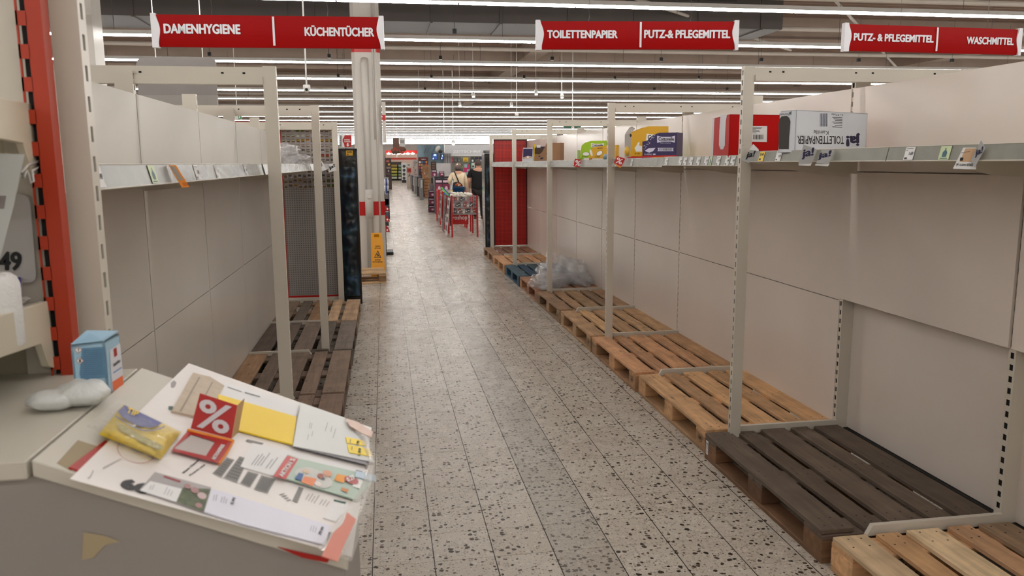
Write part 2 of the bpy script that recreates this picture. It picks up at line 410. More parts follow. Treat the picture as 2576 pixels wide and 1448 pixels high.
# ------------------------------------------------------------------ the hall
XL, XR, YB, YF, ZC = -15.0, 47.0, -6.0, 86.0, 4.95
structure(MB().box(XL, XR, YB, YF, -0.3, -0.003).build('floor', TERR))
fl = bpy.data.objects['floor']
tm = MB().box(-TP/2+.0012, TP/2-.0012, -TQ/2+.0012, TQ/2-.0012, -0.003, 0).mesh('tile', TERR)
cnt = 0; rest = MB()
for j in range(-7, 55):
    for i in range(-1, 9):
        cx, cy = TX+TP*(i+.5), TY+TQ*(j+.5)
        if cx > 1.72+.1 and cy < 14: continue
        if i < 0 and cy < 5.2: continue
        if cnt < 300:
            put('tile', tm, fl, (cx, cy, 0)); cnt += 1
        else: rest.box(cx-TP/2+.0012, cx+TP/2-.0012, cy-TQ/2+.0012, cy+TQ/2-.0012, -0.003, 0)
t = rest.build('tiles', TERR, fl); t['kind'] = 'stuff'
CEILM = paint('ceiling_sheet', (0.54, 0.455, 0.40), 0.8, var=0.08, scale=1.0)
BEAMM = paint('ceiling_beam', (0.60, 0.53, 0.48), 0.7, var=0.06)
DUCTM = paint('grey_duct', (0.25, 0.225, 0.21), 0.6, var=0.05)
PIPEM = paint('ceiling_pipe', (0.70, 0.67, 0.63), 0.5)
ce = structure(MB().box(XL, XR, YB, YF, ZC, ZC+.2).build('ceiling', CEILM))
m = MB(); yy = YB
while yy < 45:                                    # trapezoidal sheet ribs
    m.box(XL, XR, yy, yy+.09, ZC-.05, ZC); yy += .22
m.build('sheet_ribs', CEILM, ce)
for k, y0 in enumerate([11.6+3.06*2*q for q in range(-2, 12)]):
    structure(MB().box(XL, XR, y0-.16, y0+.16, 4.35, 4.42).box(XL, XR, y0-.05, y0+.05, 4.42, ZC).build(f'trim_{k+1}', BEAMM))
for q, x0 in enumerate((-8.0, 4.2, 16.4, 28.6)):
    structure(MB().box(x0-.25, x0+.25, YB, YF, 4.55, ZC).build(f'trim_{q+20}', BEAMM))
for q, (y0, z0) in enumerate(((12.2, 4.2), (15.3, 4.25), (18.4, 4.2), (21.4, 4.25), (24.5, 4.2), (30.5, 4.2))):
    structure(MB().tube([(XL+.02, y0, z0), (XR-.02, y0, z0)], 0.045, 8).build(f'trim_{q+30}', PIPEM))
for q, (x0, x1, y0, y1) in enumerate(((2.0, 9.5, 11.5, 17.8), (-9.5, -2.0, 17.5, 11.3), (8.0, 14.5, 13.5, 21.0))):
    structure(MB().tube([(x0, y0, 4.45), (x1, y1, 4.2)], 0.03, 6).build(f'trim_{q+40}', PIPEM))
d = thing('air_duct', 'wide dark grey air duct running across under the ceiling behind the first light strip', 'duct', (0, 15, 4.2))
MB().box(-6.6, 7.6, 14.6, 15.9, 4.12, 4.87).build('duct_body', DUCTM, d)
m = MB()
for q in range(12): m.box(-6.6+q*1.25, -6.56+q*1.25, 14.58, 15.92, 4.1, 4.88)
o_ = m.build('duct_flanges', DUCTM, d); o_['kind'] = 'stuff'
m = MB()
for q in range(40): m.box(4.6+q*.05, 4.63+q*.05, 14.57, 14.6, 4.62, 4.74)
m.box(4.55, 6.65, 14.575, 14.6, 4.6, 4.76); m.build('grille', paint('duct_grille', (.16, .155, .15), .6), d)
WALLM = paint('far_wall', (0.72, 0.71, 0.69), 0.7)
structure(MB().box(XL-.2, XL, YB, YF, 0, ZC).build('wall_left', WALLM))
structure(MB().box(XR, XR+.2, YB, YF, 0, ZC).build('wall_right', WALLM))
structure(MB().box(XL, XR, YF, YF+.2, 0, ZC).build('wall_far', WALLM))
structure(MB().box(XL, XR, YB-.2, YB, 0, ZC).build('wall_near', WALLM))

# ------------------------------------------------------------------ gondola helpers
PITCH = 0.05
def slotted(mb, x, y0, y1, z0, z1, side, w=0.011, h=0.026):
    """the slotted face of a post: a plate in the plane x with real slots; side = direction the face looks to (+1/-1)"""
    ym = (y0+y1)/2; a, b = ym-w/2, ym+w/2; th = 0.002*side
    mb.add([(x, y0, z0), (x, a, z0), (x, a, z1), (x, y0, z1)], [(0, 1, 2, 3)])
    mb.add([(x, b, z0), (x, y1, z0), (x, y1, z1), (x, b, z1)], [(0, 1, 2, 3)])
    z = z0
    while z < z1-1e-4:
        zt = min(z+PITCH-h, z1)
        mb.add([(x, a, z), (x, b, z), (x, b, zt), (x, a, zt)], [(0, 1, 2, 3)])
        zz = min(z+PITCH, z1)
        if zz > zt:
            q = x-0.003*side
            mb.add([(x, a, zt), (x, b, zt), (x, b, zz), (x, a, zz), (q, a, zt), (q, b, zt), (q, b, zz), (q, a, zz)], [(0, 1, 5, 4), (1, 2, 6, 5), (2, 3, 7, 6), (3, 0, 4, 7)])
        z += PITCH
def post(parent, name, x0, x1, y0, y1, z0, z1, side, w=0.011):
    """hollow post whose aisle face carries slots; a dark plate behind them stands in for the shade inside"""
    m = MB(); fx = x1 if side > 0 else x0; bx = x0 if side > 0 else x1
    m.add([(x0, y0, z0), (x1, y0, z0), (x1, y0, z1), (x0, y0, z1)], [(0, 1, 2, 3)])
    m.add([(x0, y1, z0), (x1, y1, z0), (x1, y1, z1), (x0, y1, z1)], [(0, 1, 2, 3)])
    m.add([(bx, y0, z0), (bx, y1, z0), (bx, y1, z1), (bx, y0, z1)], [(0, 1, 2, 3)])
    m.add([(x0, y0, z1), (x1, y0, z1), (x1, y1, z1), (x0, y1, z1)], [(0, 1, 2, 3)])
    m.add([(x0, y0, z0), (x1, y0, z0), (x1, y1, z0), (x0, y1, z0)], [(0, 1, 2, 3)])
    slotted(m, fx, y0, y1, z0, z1, side, w)
    p = m.build(name, CREAM, parent)
    c = fx-0.006*side
    MB().box(min(c, c-.004*side), max(c, c-.004*side), y0+.002, y1-.002, z0+.002, z1-.004).build('slot_shade', DARK, p)  # dark plate, paints the shade of the hollow inside
    return p
def beam(parent, xa, xb, y0, z0, z1):
    zm = (z0+z1)/2
    b = MB().box(xa, xb, y0, y0+.03, zm-.004, z1).box(xa, xb, y0-.012, y0+.032, z0, zm-.004).build('top_beam', CREAM, parent)
    m = MB(); n = 0; L_ = xb-xa
    for fr in (.07, .13, .85, .93, .47, .55):
        m.box(xa+L_*fr-.006, xa+L_*fr+.006, y0-.0015, y0+.001, zm+.008, zm+.016)
    m.build('holes', DARK, b)
# ------------------------------------------------------------------ gondola with the toilet paper shelf (east side of the aisle)
GX = 2.53
G = [2.79+1.247*k for k in range(-1, 10)]           # back uprights
gr = thing('gondola_frame', 'x', 'shelving', (2.2, 8, 0))
gr['label'] = 'long cream metal shelving frame with empty back panels above the longer row of pallets'
for yy in (3.94, 6.45, 8.94, 11.45, 13.95):
    post(gr, 'front_post', 1.852, 1.91, yy, yy+.035, 0.0, 2.12, -1)
    beam(gr, 1.91, 3.12, yy, 2.045, 2.115)
post(gr, 'front_post', 1.852, 1.91, 1.43, 1.465, 0.0, 2.12, -1)
for yy in (3.94, 6.45, 8.94, 11.45): post(gr, 'front_post', 3.12, 3.178, yy, yy+.035, 0, 2.12, 1)
for k, yy in enumerate(G[:-1]):
    post(gr, 'back_upright', GX, GX+.09, yy-.02, yy+.02, 0.0, 2.085, -1, 0.02)
    # low foot between the pallets, its free end cut at a slant
    z0 = 0.12
    MB().prism([(2.525, yy-.042, z0), (1.90, yy-.042, z0), (1.925, yy-.042, z0+.045), (2.525, yy-.042, z0+.045)], (0, .022, 0)).build('foot_bar', CREAM, gr)
for k in range(len(G)-1):
    y0, y1 = G[k]+.009, G[k+1]-.009
    if k < 2:        # the two bays by the camera have a recessed lower panel
        MB().box(GX+.07, GX+.082, y0-.02, y1+.02, .115, .9).build('back_panel', PANEL, gr, bevel=.001)
        MB().box(GX-.016, GX-.002, y0, y1, .868, 1.572).build('back_panel', PANEL, gr, bevel=.001)
        MB().box(GX+.05, GX+.09, y0, y1, .08, .112).build('plinth', paint('dark_plinth', (.10, .09, .08), .7), gr)
    else:
        MB().box(GX-.003, GX+.009, y0, y1, .125, .852).build('back_panel', PANEL, gr, bevel=.001)
        MB().box(GX-.003, GX+.009, y0, y1, .856, 1.572).build('back_panel', PANEL, gr, bevel=.001)
        MB().box(GX+.02, GX+.05, y0, y1, .03, .12).build('plinth', paint('dark_plinth', (.10, .09, .08), .7), gr)
    MB().box(GX-.004, GX+.008, y0, y1, 1.577, 2.02).build('back_panel', PANEL, gr, bevel=.001)
    MB().box(GX+.082, GX+.09, y0, y1, .1, 2.0).build('back_panel', PANEL, gr)
# the far sides of further gondolas seen over the panels
g2 = thing('gondola_frame', 'shelving of the next aisle whose beams show above the back panels', 'shelving', (5.2, 8, 0))
for yy in (6.45, 8.94, 11.45, 13.95):
    post(g2, 'front_post', 4.6, 4.66, yy, yy+.035, 0, 2.12, -1)
    beam(g2, 4.66, 5.4, yy, 2.035, 2.115)
    MB().box(5.4, 5.49, yy-.02, yy+.02, 0, 2.085).build('back_upright', CREAM, g2)
MB().box(5.4, 5.42, 2.0, 14.0, .1, 2.02).build('back_panel', PANEL, g2)

def price_label(parent, yc, zt, zb, xt, xb, w, face, txt, kind='white'):
    """a price ticket slid into the slanted rail; face -1 looks to -x, +1 looks to +x"""
    r = Vector((0, face, 0)); up = Vector((xt-xb, 0, zt-zb)); n = r.cross(up).normalized()
    o = Vector((xb, yc-face*w/2, zb))+n*.002 + up*.06; hgt = up.length*.88
    col = {'white': PAPER, 'yellow': YEL, 'green': paint('green_ticket', (.78, .84, .66), .5)}[kind]
    lb = rect(MB(), o, r, up, 0, 0, w, hgt, 0).build('price_label', col, parent)
    m = MB()
    if kind == 'yellow':
        text(m, txt, o+r*w*.12+up*.5, r, up, w=w*.76, h=hgt*.3); rect(m, o, r, up, w*.12, hgt*.1, w*.5, hgt*.28)
    elif kind == 'green':
        flat(m, o, r, up, [(w*.3, hgt*.2), (w*.7, hgt*.2), (w*.7, hgt*.55), (w*.55, hgt*.7), (w*.55, hgt*.85), (w*.45, hgt*.85), (w*.45, hgt*.7), (w*.3, hgt*.55)], .0006)
        rect(m, o, r, up, w*.15, hgt*.07, w*.85, hgt*.12)
    else:
        text(m, txt, o+r*w*.48+up*.33, r, up, w=w*.44, h=hgt*.26)
        rect(m, o, r, up, w*.1, hgt*.86, w*.8, hgt*.9); rect(m, o, r, up, w*.1, hgt*.72, w*.25, hgt*.76)
        rect(m, o, r, up, w*.08, hgt*.06, w*.38, hgt*.2)
    m.build('lettering', BLACK if kind != 'green' else paint('teal_ink', (.15, .36, .42), .5), lb)
    return lb
def shelf(name_label, y0, y1, zt, hl, xf, xb, face, labels=(), rail=RAIL, group=None, foil=()):
    """shelf board from front xf to back xb with slanted price rail of height hl on the aisle side"""
    s = thing('shelf', name_label, 'shelf', ((xf+xb)/2, (y0+y1)/2, zt), group)
    bx = xf-face*.022
    a, b = min(bx, xb), max(bx, xb)
    MB().box(a, b, y0, y1, zt-.034, zt-.012).build('board', CREAM, s, bevel=.001)
    for yy in (y0+.004, y1-.007):
        MB().prism([(bx, yy, zt-.034), (xb, yy, zt-.034), (xb, yy, zt-.12), (xb+(bx-xb)*.25, yy, zt-.11)], (0, .003, 0)).build('bracket', CREAM, s)
    xt = xf-face*.012
    m = MB().prism([(xt, y0, zt), (xf, y0, zt-hl), (xf-face*.006, y0, zt-hl), (xt-face*.006, y0, zt)], (0, y1-y0, 0))
    m.build('price_rail', rail, s, smooth=False)
    m = MB().tube([(xf-face*.001, y0, zt-hl), (xf-face*.001, y1, zt-hl)], .0022, 6).tube([(xt, y0, zt), (xt, y1, zt)], .0016, 6)
    m.build('rail_edge', CREAM, s)
    for (yc, wd, txt, kd) in labels: price_label(s, yc, zt, zt-hl, xt, xf, wd, face, txt, kd)
    return s
def yat(px, py, x): return atx(px, py, x).y
XF = 1.878
row1 = [(yat(u, 388, XF), .052, t, k) for u, t, k in ((1914, '53-40', 'yellow'), (1957, '4.49', 'white'), (2285, '1.69', 'white'), (2374, '', 'green'))]
shelf('high shelf board in the end bay holding the white toilet paper carton', 2.76, 3.93, 1.684, .052, XF, 2.51, -1, row1)
shelf('high shelf board at the photo edge with nothing on it', 1.50, 2.755, 1.684, .052, XF, 2.51, -1)
tl = [(1675, '1.95', 'white'), (1710, '2.19', 'white'), (1722, '1.99', 'white'), (1737, '2.19', 'white'), (1755, '1.79', 'white'), (1775, '1.79', 'white'), (1786, '', 'green'), (1805, '1.19', 'white'), (1828, '1.49', 'white'), (1842, '0.99', 'white')]
l2 = [(yat(u, 400, XF), .055 if u != 1786 else .035, t, k) for u, t, k in tl]
shelf('high shelf board with a tight row of white price tickets below the red carton', 3.99, 5.21, 1.667, .056, XF, 2.51, -1, [q for q in l2 if 4.0 < q[0] < 5.18])
shelf('high shelf board carrying the purple and the big yellow moist tissue boxes', 5.215, 6.44, 1.664, .062, XF, 2.51, -1, [q for q in l2 if 5.22 < q[0] < 6.4]+[(6.3, .05, '2.49', 'white'), (6.15, .05, '2.29', 'white'), (5.9, .05, '1.99', 'white')])
shelf('high shelf board under the green and the small yellow box', 6.49, 7.70, 1.660, .066, XF, 2.51, -1)
shelf('high shelf board with bare middle between the torn brown box and the green box', 7.705, 8.93, 1.658, .068, XF, 2.51, -1)
shelf('high shelf board with the torn brown carton', 8.98, 10.2, 1.656, .070, XF, 2.51, -1)
shelf('high shelf board beside the white and purple upright pack', 10.21, 11.44, 1.654, .072, XF, 2.51, -1)
shelf('high shelf board next to the red perforated end panel', 11.49, 13.94, 1.652, .075, XF, 2.51, -1)
# crumpled clear film over the rails
FILM = paint('clear_film', (0.82, 0.82, 0.81), 0.08, alpha=0.22, bump=0.9, bscale=35, var=0.02)
def film(label, y0, y1, zt, hl, xf, face, seed):
    rr = random.Random(seed); n = int(abs(y1-y0)/.02); m = MB(); vs = []; fs = []
    for i in range(n+1):
        for j in range(5):
            vs.append((xf+face*(.004+rr.uniform(0, .010))-face*.010*j/4, y0+(y1-y0)*i/n, zt-hl+hl*j/4+rr.uniform(-.002, .002)))
    for i in range(n):
        for j in range(4): fs.append((i*5+j, i*5+j+1, (i+1)*5+j+1, (i+1)*5+j))
    m.add(vs, fs); o = m.build('clear_film_cover', FILM, None, (xf, (y0+y1)/2, zt), smooth=False)
    tag(o, label, 'film'); return o
film('crumpled clear film over the price rail below the purple box', 5.3, 6.42, 1.664, .062, XF, -1, 1)
film('crumpled clear film over the price rail below the green box', 6.5, 8.9, 1.659, .066, XF, -1, 2)
film('crumpled clear film over the price rail below the torn brown carton', 9.0, 13.9, 1.654, .072, XF, -1, 3)

# red perforated end panel closing this gondola
ep = thing('end_panel', 'tall red perforated metal panel closing the end of the shelving above the last pallet', 'panel', (2.25, 14.0, .1))
REDP = perforated('red_perforated', (0.72, 0.11, 0.07), (0.36, 0.05, 0.06), 0.025, rad=.3)
MB().box(1.925, 2.53, 14.0, 14.015, .17, 2.045).build('panel_sheet', REDP, ep)
MB().box(1.925, 1.94, 13.985, 14.0, .17, 2.045).box(2.515, 2.53, 13.985, 14.0, .17, 2.045).box(1.94, 2.515, 13.985, 14.0, 2.03, 2.045).build('dark_edge', BLACK, ep)
MB().box(1.92, 2.53, 13.99, 14.02, .1, .165).build('base_strip', CREAM, ep)

# ------------------------------------------------------------------ gondola on the other side (kitchen towel side)
LX = -1.115
gl = thing('gondola_frame', 'cream shelving with glossy back panels beside the dark pallets and the grey perforated panel', 'shelving', (-.8, 5, 0))
for yy in (1.44, 3.94, 6.45, 8.95):
    post(gl, 'front_post', -.547 if yy > 2 else -.531, -.487, yy, yy+.035, 0.0, 2.09 if yy > 2 else 2.4, 1)
    if yy > 2: beam(gl, -1.75, -.547, yy, 2.005, 2.085)
LG = [1.455, 2.692, 3.93, 5.168, 6.405, 7.642, 8.88]
for yy in LG:
    post(gl, 'back_upright', LX-.08, LX, yy-.018, yy+.018, 0, 2.06, 1, .016)
    MB().prism([(LX, yy-.034, .12), (-.62, yy-.034, .12), (-.645, yy-.034, .158), (LX, yy-.034, .158)], (0, .022, 0)).build('foot_bar', CREAM, gl)
for k in range(len(LG)-1):
    y0, y1 = LG[k]+.006, LG[k+1]-.006
    for z0, z1 in ((.12, .850), (.854, 1.560), (1.564, 1.958)):
        MB().box(LX-.006, LX+.004, y0, y1, z0, z1).build('back_panel', PANEL_U if z0 > 1.5 else PANEL_L, gl, bevel=.001)
    MB().box(LX-.05, LX-.02, y0, y1, .02, .12).build('plinth', MATS['dark_plinth'], gl)
    MB().box(LX-.08, LX-.07, y0, y1, .1, 1.95).build('back_panel', PANEL, gl)
XFL = -.565
RAIL_L = paint('price_rail_grey', (.40, .40, .365), .35, var=.12, scale=14, bump=.1, bscale=12)
ll = [(yat(u, 440, XFL), .055, t, k) for u, t, k in ((252, '3.49', 'white'), (390, '1.99', 'green'), (500, '2.49', 'white'), (550, '2.29', 'white'), (622, '1.99', 'white'))]
shelf('high shelf board with the hanging yellow ticket on its price rail', 1.49, 3.93, 1.637, .05, XFL, LX+.01, 1, ll, rail=RAIL_L)
shelf('high shelf board holding the crumpled clear plastic bag', 3.99, 6.44, 1.637, .05, XFL, LX+.01, 1, rail=RAIL_L)
shelf('high shelf board with the two small tilted white flags', 6.49, 8.93, 1.637, .052, XFL, LX+.01, 1, rail=RAIL_L)
film('crumpled film over the rail beside the hanging yellow ticket', yat(645, 430, XFL), yat(420, 430, XFL), 1.637, .05, XFL, 1, 11)
film('crumpled film over the rail below the clear plastic bag', 4.7, 6.4, 1.637, .05, XFL, 1, 12)
# grey perforated end panel with a grid of square windows on top
e2 = thing('end_panel', 'grey perforated metal panel with red edges and a grid of square openings at the top', 'panel', (-.8, 9.05, .1))
GREYP = perforated('grey_perforated', (0.56, 0.54, 0.53), (0.38, 0.37, 0.36), 0.025, rad=.26, rough=.45)
GRID = paint('grey_grid', (0.56, 0.53, 0.52), .4)
ya = 9.05; xa, xb = -1.10, -.535
MB().box(xa, xb, ya, ya+.012, .17, 1.37).build('panel_sheet', GREYP, e2)
m = MB(); nx, nz = 11, 12; px_ = (xb-xa)/nx; z0 = 1.37; pz = (2.03-1.37)/nz
for i in range(nx+1): m.box(xa+i*px_-.0085, xa+i*px_+.0085, ya, ya+.012, z0, 2.03)
for j in range(nz+1): m.box(xa, xb, ya+.0005, ya+.0125, z0+j*pz-.0105, z0+j*pz+.0105)
m.build('window_grid', GRID, e2)
MB().box(xb, xb+.012, ya-.01, ya+.02, .15, 2.04).box(xa-.01, xa, ya-.01, ya+.02, .15, 2.04).box(xa, xb, ya-.01, ya+.02, .15, .17).box(xa, xb, ya-.01, ya+.02, 2.03, 2.045).build('red_edge', REDM, e2)
MB().box(xa, xb, ya-.02, ya+.02, .1, .15).build('base_strip', CREAM, e2)
# packets on hooks seen through the openings
cols = [(.36, .55, .12), (.36, .55, .12), (.75, .72, .7), (.85, .66, .15), (.78, .8, .72), (.88, .86, .80), (.85, .68, .16), (.80, .55, .14), (.88, .84, .84), (.55, .5, .46), (.83, .28, .16)]
cn = ['green', 'green', 'grey', 'amber', 'pale', 'cream', 'yellow', 'orange', 'white', 'brown', 'red']
rows_ = [(0, [2, 2, 5, 0, 0, 2, 3, 2, 2, 2, 3]), (1, [4, 4, 4, 5, 5, 8, 5, 8, 8, 8, 5]), (2, [4, 4, 4, 6, 6, 7, 6, 6, 6, 6, 6]), (3, [4, 5, 5, 5, 8, 8, 8, 8, 8, 8, 5]), (4, [9, 9, 2, 9, 9, 2, 9, 9, 9, 2, 9]), (5, [9, 9, 9, 8, 9, 9, 9, 8, 10, 10, 9]), (6, [9, 2, 9, 9, 9, 9, 8, 9, 2, 9, 9]), (9, [2, 9, 2, 9, 2, 9, 9, 2, 9, 2, 9]), (7, [2, 5, 2, 9, 2, 5, 9, 2, 5, 2, 9]), (8, [9, 2, 9, 2, 9, 2, 9, 5, 9, 2, 2]), (10, [4, 4, 9, 7, 2, 2, 9, 2, 2, 0, 0]), (11, [4, 9, 7, 8, 8, 2, 2, 9, 8, 0, 0])]
for rI, cs in rows_:
    for q, c in enumerate(cs):
        x0 = xa+.006+q*.0514; z0 = 2.03-pz/2-rI*pz
        t = thing('packet', f'small {cn[c]} packet behind the grey grid panel, {NTH[rI]} row down, {NTH[q]} opening across', 'packet', (x0+.02, ya+.05, z0), 'packets behind the grey grid panel')
        cc = cols[c]
        MB().box(x0, x0+.040, ya+.03, ya+.05, z0-.022, z0+.022).build('pouch', paint('packet_'+cn[c], cc, .4), t)
        MB().box(x0+.004, x0+.036, ya+.028, ya+.031, z0-.020, z0-.004).build('band', PAPER if c % 2 else paint('packet_band', (.55, .4, .12), .4), t)
bw = thing('hook_wall', 'dim low panel standing behind the grey perforated panel', 'shelving', (-.8, 9.4, 0))
MB().box(xa-.05, xb+.02, 9.3, 9.33, 0, 1.36).build('panel_sheet', paint('dim_panel', (.50, .48, .46), .5), bw)
# ------------------------------------------------------------------ pallets
def wcol(base, v=.05):
    k = 1+R.uniform(-v, v)*1.6; c = [max(0, min(1, x*k*(1+R.uniform(-v, v)*.14))) for x in base]
    return srgb(tuple(c))
UNIT = {}
def unit(mat, key):
    if key not in UNIT:
        UNIT[key] = MB().box(-.5, .5, -.5, .5, -.5, .5).mesh('unit_'+key, mat)
    return UNIT[key]
_cb = {}
def plank_mesh(dx, dy, dz, mat, bev=.003):
    k = (round(dx, 3), round(dy, 3), round(dz, 3), mat.name, bev)
    if k not in _cb: _cb[k] = MB().box(-dx/2, dx/2, -dy/2, dy/2, -dz/2, dz/2).mesh('plank', mat, bevel=bev)
    return _cb[k]
def pallet(label, x0, y0, col, dark=None, rot=0.0, group=None, mark=False, blk=None, corner=False, cols=None, wide=None):
    """Euro pallet 0.8 x 1.2 m, long side along the aisle, front lower corner x0,y0 (towards +x and +y)"""
    t = thing('pallet', label, 'pallet', (x0+.4, y0+.6, 0), group); t.rotation_euler.z = rot
    def pc(name, cx, cy, cz, dx, dy, dz, mat, c, v=.05, sub=None):
        o = put(name, plank_mesh(dx, dy, dz, mat), sub or t, (cx-.4, cy-.6, cz)); o.color = wcol(c, v); return o
    ws = wide or [.145, .100, .145, .100, .145]; gap = (.8-sum(ws))/4; xx = 0
    for i, w_ in enumerate(ws):
        c = (cols[i] if cols else col)
        j = R.uniform(-.004, .004)
        o = pc('top_board', xx+w_/2+j*.3, .6+j*2, .133, w_, 1.196, .022, WOODY, c, .08)
        o.rotation_euler.z = R.uniform(-.003, .003)
        xx += w_+gap
    for yy in (.0725, .6, 1.1275): pc('cross_board', .4, yy, .111, .8, .145, .022, WOODX, col)
    inn = blk or tuple(q*.9 for q in col)
    for xb_, wx in ((.05, .1), (.4, .145), (.75, .1)):
        for yb_ in (.0725, .6, 1.1275): pc('block', xb_, yb_, .061, wx, .145, .078, WOODX, tuple(min(1, q*1.02) for q in inn), .1)
    for xb_, wx in ((.05, .1), (.4, .145), (.75, .1)): pc('bottom_board', xb_, .6, .011, wx, 1.2, .022, WOODY, inn)
    m = MB()
    xx = 0
    for w_ in ws:
        for yy in (.04, .1, .57, .63, 1.1, 1.16):
            for q in (.28, .72):
                cx, cy = xx+w_*q+R.uniform(-.01, .01)-.4, yy+R.uniform(-.01, .01)-.6
                m.poly([(cx+.0045*math.cos(a*1.0472), cy+.0045*math.sin(a*1.0472), .1445) for a in range(6)])
        xx += w_+gap
    nl = put('nails', m.mesh('nails', DARK), t); nl['kind'] = 'stuff'
    if mark:
        o = Vector((-.4, -.455, .03)); m = MB()
        rr, uu = Vector((0, -1, 0)), Z
        ring(m, o, rr, uu, .072, .042, .026, .0285, lift=.001, sy=.85)
        text(m, mark, o+rr*.053+uu*.032, rr, uu, w=.038, h=.02, lift=.001)
        put('stamp', m.mesh('stamp', paint('burnt_stamp', (.25, .15, .09), .8)), t)
        m = MB(); o2 = Vector((-.4, -.6, .03)); ring(m, Vector((-.37, -.6, .03)), X, Z, .02, .042, .026, .0285, lift=.001, sy=.85)
    return t
ORG_ = (0.80, 0.63, 0.46); PALE = (0.83, 0.73, 0.58); DK = (0.33, 0.255, 0.20); DK2 = (0.50, 0.41, 0.345); TAN = (0.70, 0.56, 0.42); BLU = (0.17, 0.30, 0.38)
PX = 1.745
pallet('pale pallet with cream and tan boards cut by the lower photo edge', PX-.012, 1.53, ORG_, mark='EPAL', cols=[PALE, ORG_, PALE, (.78, .63, .47), (.66, .54, .43)])
d_ = pallet('very dark brown weathered pallet with a white barcode sticker on its corner', PX-.025, 2.777, (.39,.33,.28), blk=(.46,.335,.24))
stk = thing('barcode_sticker', 'white barcode sticker on the corner block of the very dark pallet', 'sticker', (PX-.025, 3.9, .07))
o = Vector((PX-.0275, 3.955, .035)); rr = Vector((0, -1, 0))
rect(MB(), o, rr, Z, 0, 0, .032, .078, .0002).build('paper', PAPER, stk)
m = MB()
for q in range(12): rect(m, o, rr, Z, .006, .008+q*.005, .026, .008+q*.005+R.choice((.001, .002, .003)), .0008)
m.build('bars', BLACK, stk)
pallet('orange-brown pallet with clean boards next to the very dark pallet', PX, 4.024, ORG_, mark='EPAL')
pallet('light brown pallet, second clean one after the very dark pallet', PX-.01, 5.271, (.72, .55, .40), mark='EUR')
pallet('light tan pallet, third one after the very dark pallet, beside a front post', PX-.01, 6.518, (.74, .59, .43), mark='EUR')
pallet('brown pallet with a dirty scuffed outer board, just before the plastic heap', PX-.01, 7.765, (.62, .49, .36), mark='EPAL')
pallet('brown pallet buried under the heap of clear plastic', PX-.005, 9.012, (.64, .46, .33))
pallet('blue painted pallet, the only blue one', PX-.01, 10.26, BLU, cols=[(.20, .30, .35), (.12, .27, .38), (.22, .30, .34), (.12, .27, .38), (.15, .28, .37)])
pallet('light pine pallet just beyond the blue pallet', PX-.02, 11.506, (.72, .55, .39))
pallet('brown pallet at the foot of the red end panel', PX-.02, 12.753, (.62, .47, .36), cols=[(.66, .52, .38), (.46, .33, .27), (.52, .38, .30), (.5, .36, .28), (.55, .4, .3)])
LPX = -1.105
pallet('dark pallet between the card and the post, partly hidden by the price cards', LPX, 3.932, DK2, cols=[DK2]*5)
pallet('dark brown pallet with one lighter orange board along the panel', LPX-.002, 5.17, (.46, .38, .32), cols=[(.72, .57, .43), (.46, .39, .33), (.52, .43, .36), (.50, .42, .35), (.56, .46, .39)])
pallet('grey-black weathered pallet, darkest in the shorter row', LPX, 6.407, (.33, .28, .23), cols=[(.34, .29, .25), (.42, .36, .31), (.42, .36, .31), (.43, .38, .33), (.47, .42, .38)])
pallet('light weathered pallet at the foot of the grey perforated panel', LPX, 7.644, (.58, .47, .37), cols=[(.50, .42, .35), (.48, .42, .36), (.60, .46, .33), (.68, .56, .44), (.70, .58, .45)])
from mathutils import noise
# ------------------------------------------------------------------ pillars
STRUCTW = paint('pillar_white', (0.80, 0.78, 0.75), 0.45, var=0.04, scale=1.5)
p = structure(bpy.data.objects.new('pillar', None)); COL.objects.link(p); p.location = (-.215, 12.5, 0)
x0, x1, y0, y1 = -.425, -.003, 12.3, 12.72; c = .05
MB().prism([(x0+c, y0, 0), (x1-c, y0, 0), (x1, y0+c, 0), (x1, y1-c, 0), (x1-c, y1, 0), (x0+c, y1, 0), (x0, y1-c, 0), (x0, y0+c, 0)], (0, 0, 4.94)).build('column', STRUCTW, p)
MB().tube([(-.235, y0-.035, .02), (-.235, y0-.035, 3.1), (-.235, y0+.01, 3.17)], .058, 14).build('downpipe', STRUCTW, p, smooth=True)
MB().tube([(-.08, y0-.012, .02), (-.08, y0-.012, 4.9)], .014, 8).tube([(-.115, y0-.01, 2.0), (-.115, y0-.01, 4.9)], .010, 8).build('conduit', STRUCTW, p, smooth=True)
e = .004
def ringband(z0, z1, name, mat):
    MB().prism([(x0+c-e, y0-e, z0), (x1-c+e, y0-e, z0), (x1+e, y0+c-e, z0), (x1+e, y1, z0), (x0-e, y1, z0), (x0-e, y0+c-e, z0)], (0, 0, z1-z0)).build(name, mat, p)
ringband(.855, 1.065, 'red_band', RED); ringband(3.275, 3.75, 'red_band', RED)
MB().tube([(-.235, y0-.036, .82), (-.235, y0-.036, 1.25)], .064, 14).build('pipe_sleeve', STRUCTW, p, smooth=True)
m = MB(); m.lathe([(0, -.02), (.04, -.02), (.04, .02), (0, .02)], (0, 0, 0), 16)
m.v = [Vector((-.235+v.x, y0-.105+v.z, 1.16+v.y)) for v in m.v]; m.build('inspection_cap', STRUCTW, p)
p2_ = structure(MB().box(-4.36, -3.98, 12.3, 12.7, 0, 4.94).build('pillar', STRUCTW))
m = MB().box(.0, .055, 12.25, 12.34, 1.95, 2.55); bxx = thing('junction_box', 'narrow white housing with a red stripe on the edge of the white pillar', 'housing', (.03, 12.3, 2.2))
m.build('housing', STRUCTW, bxx); MB().box(.0, .05, 12.245, 12.25, 2.28, 2.36).build('stripe', RED, bxx)

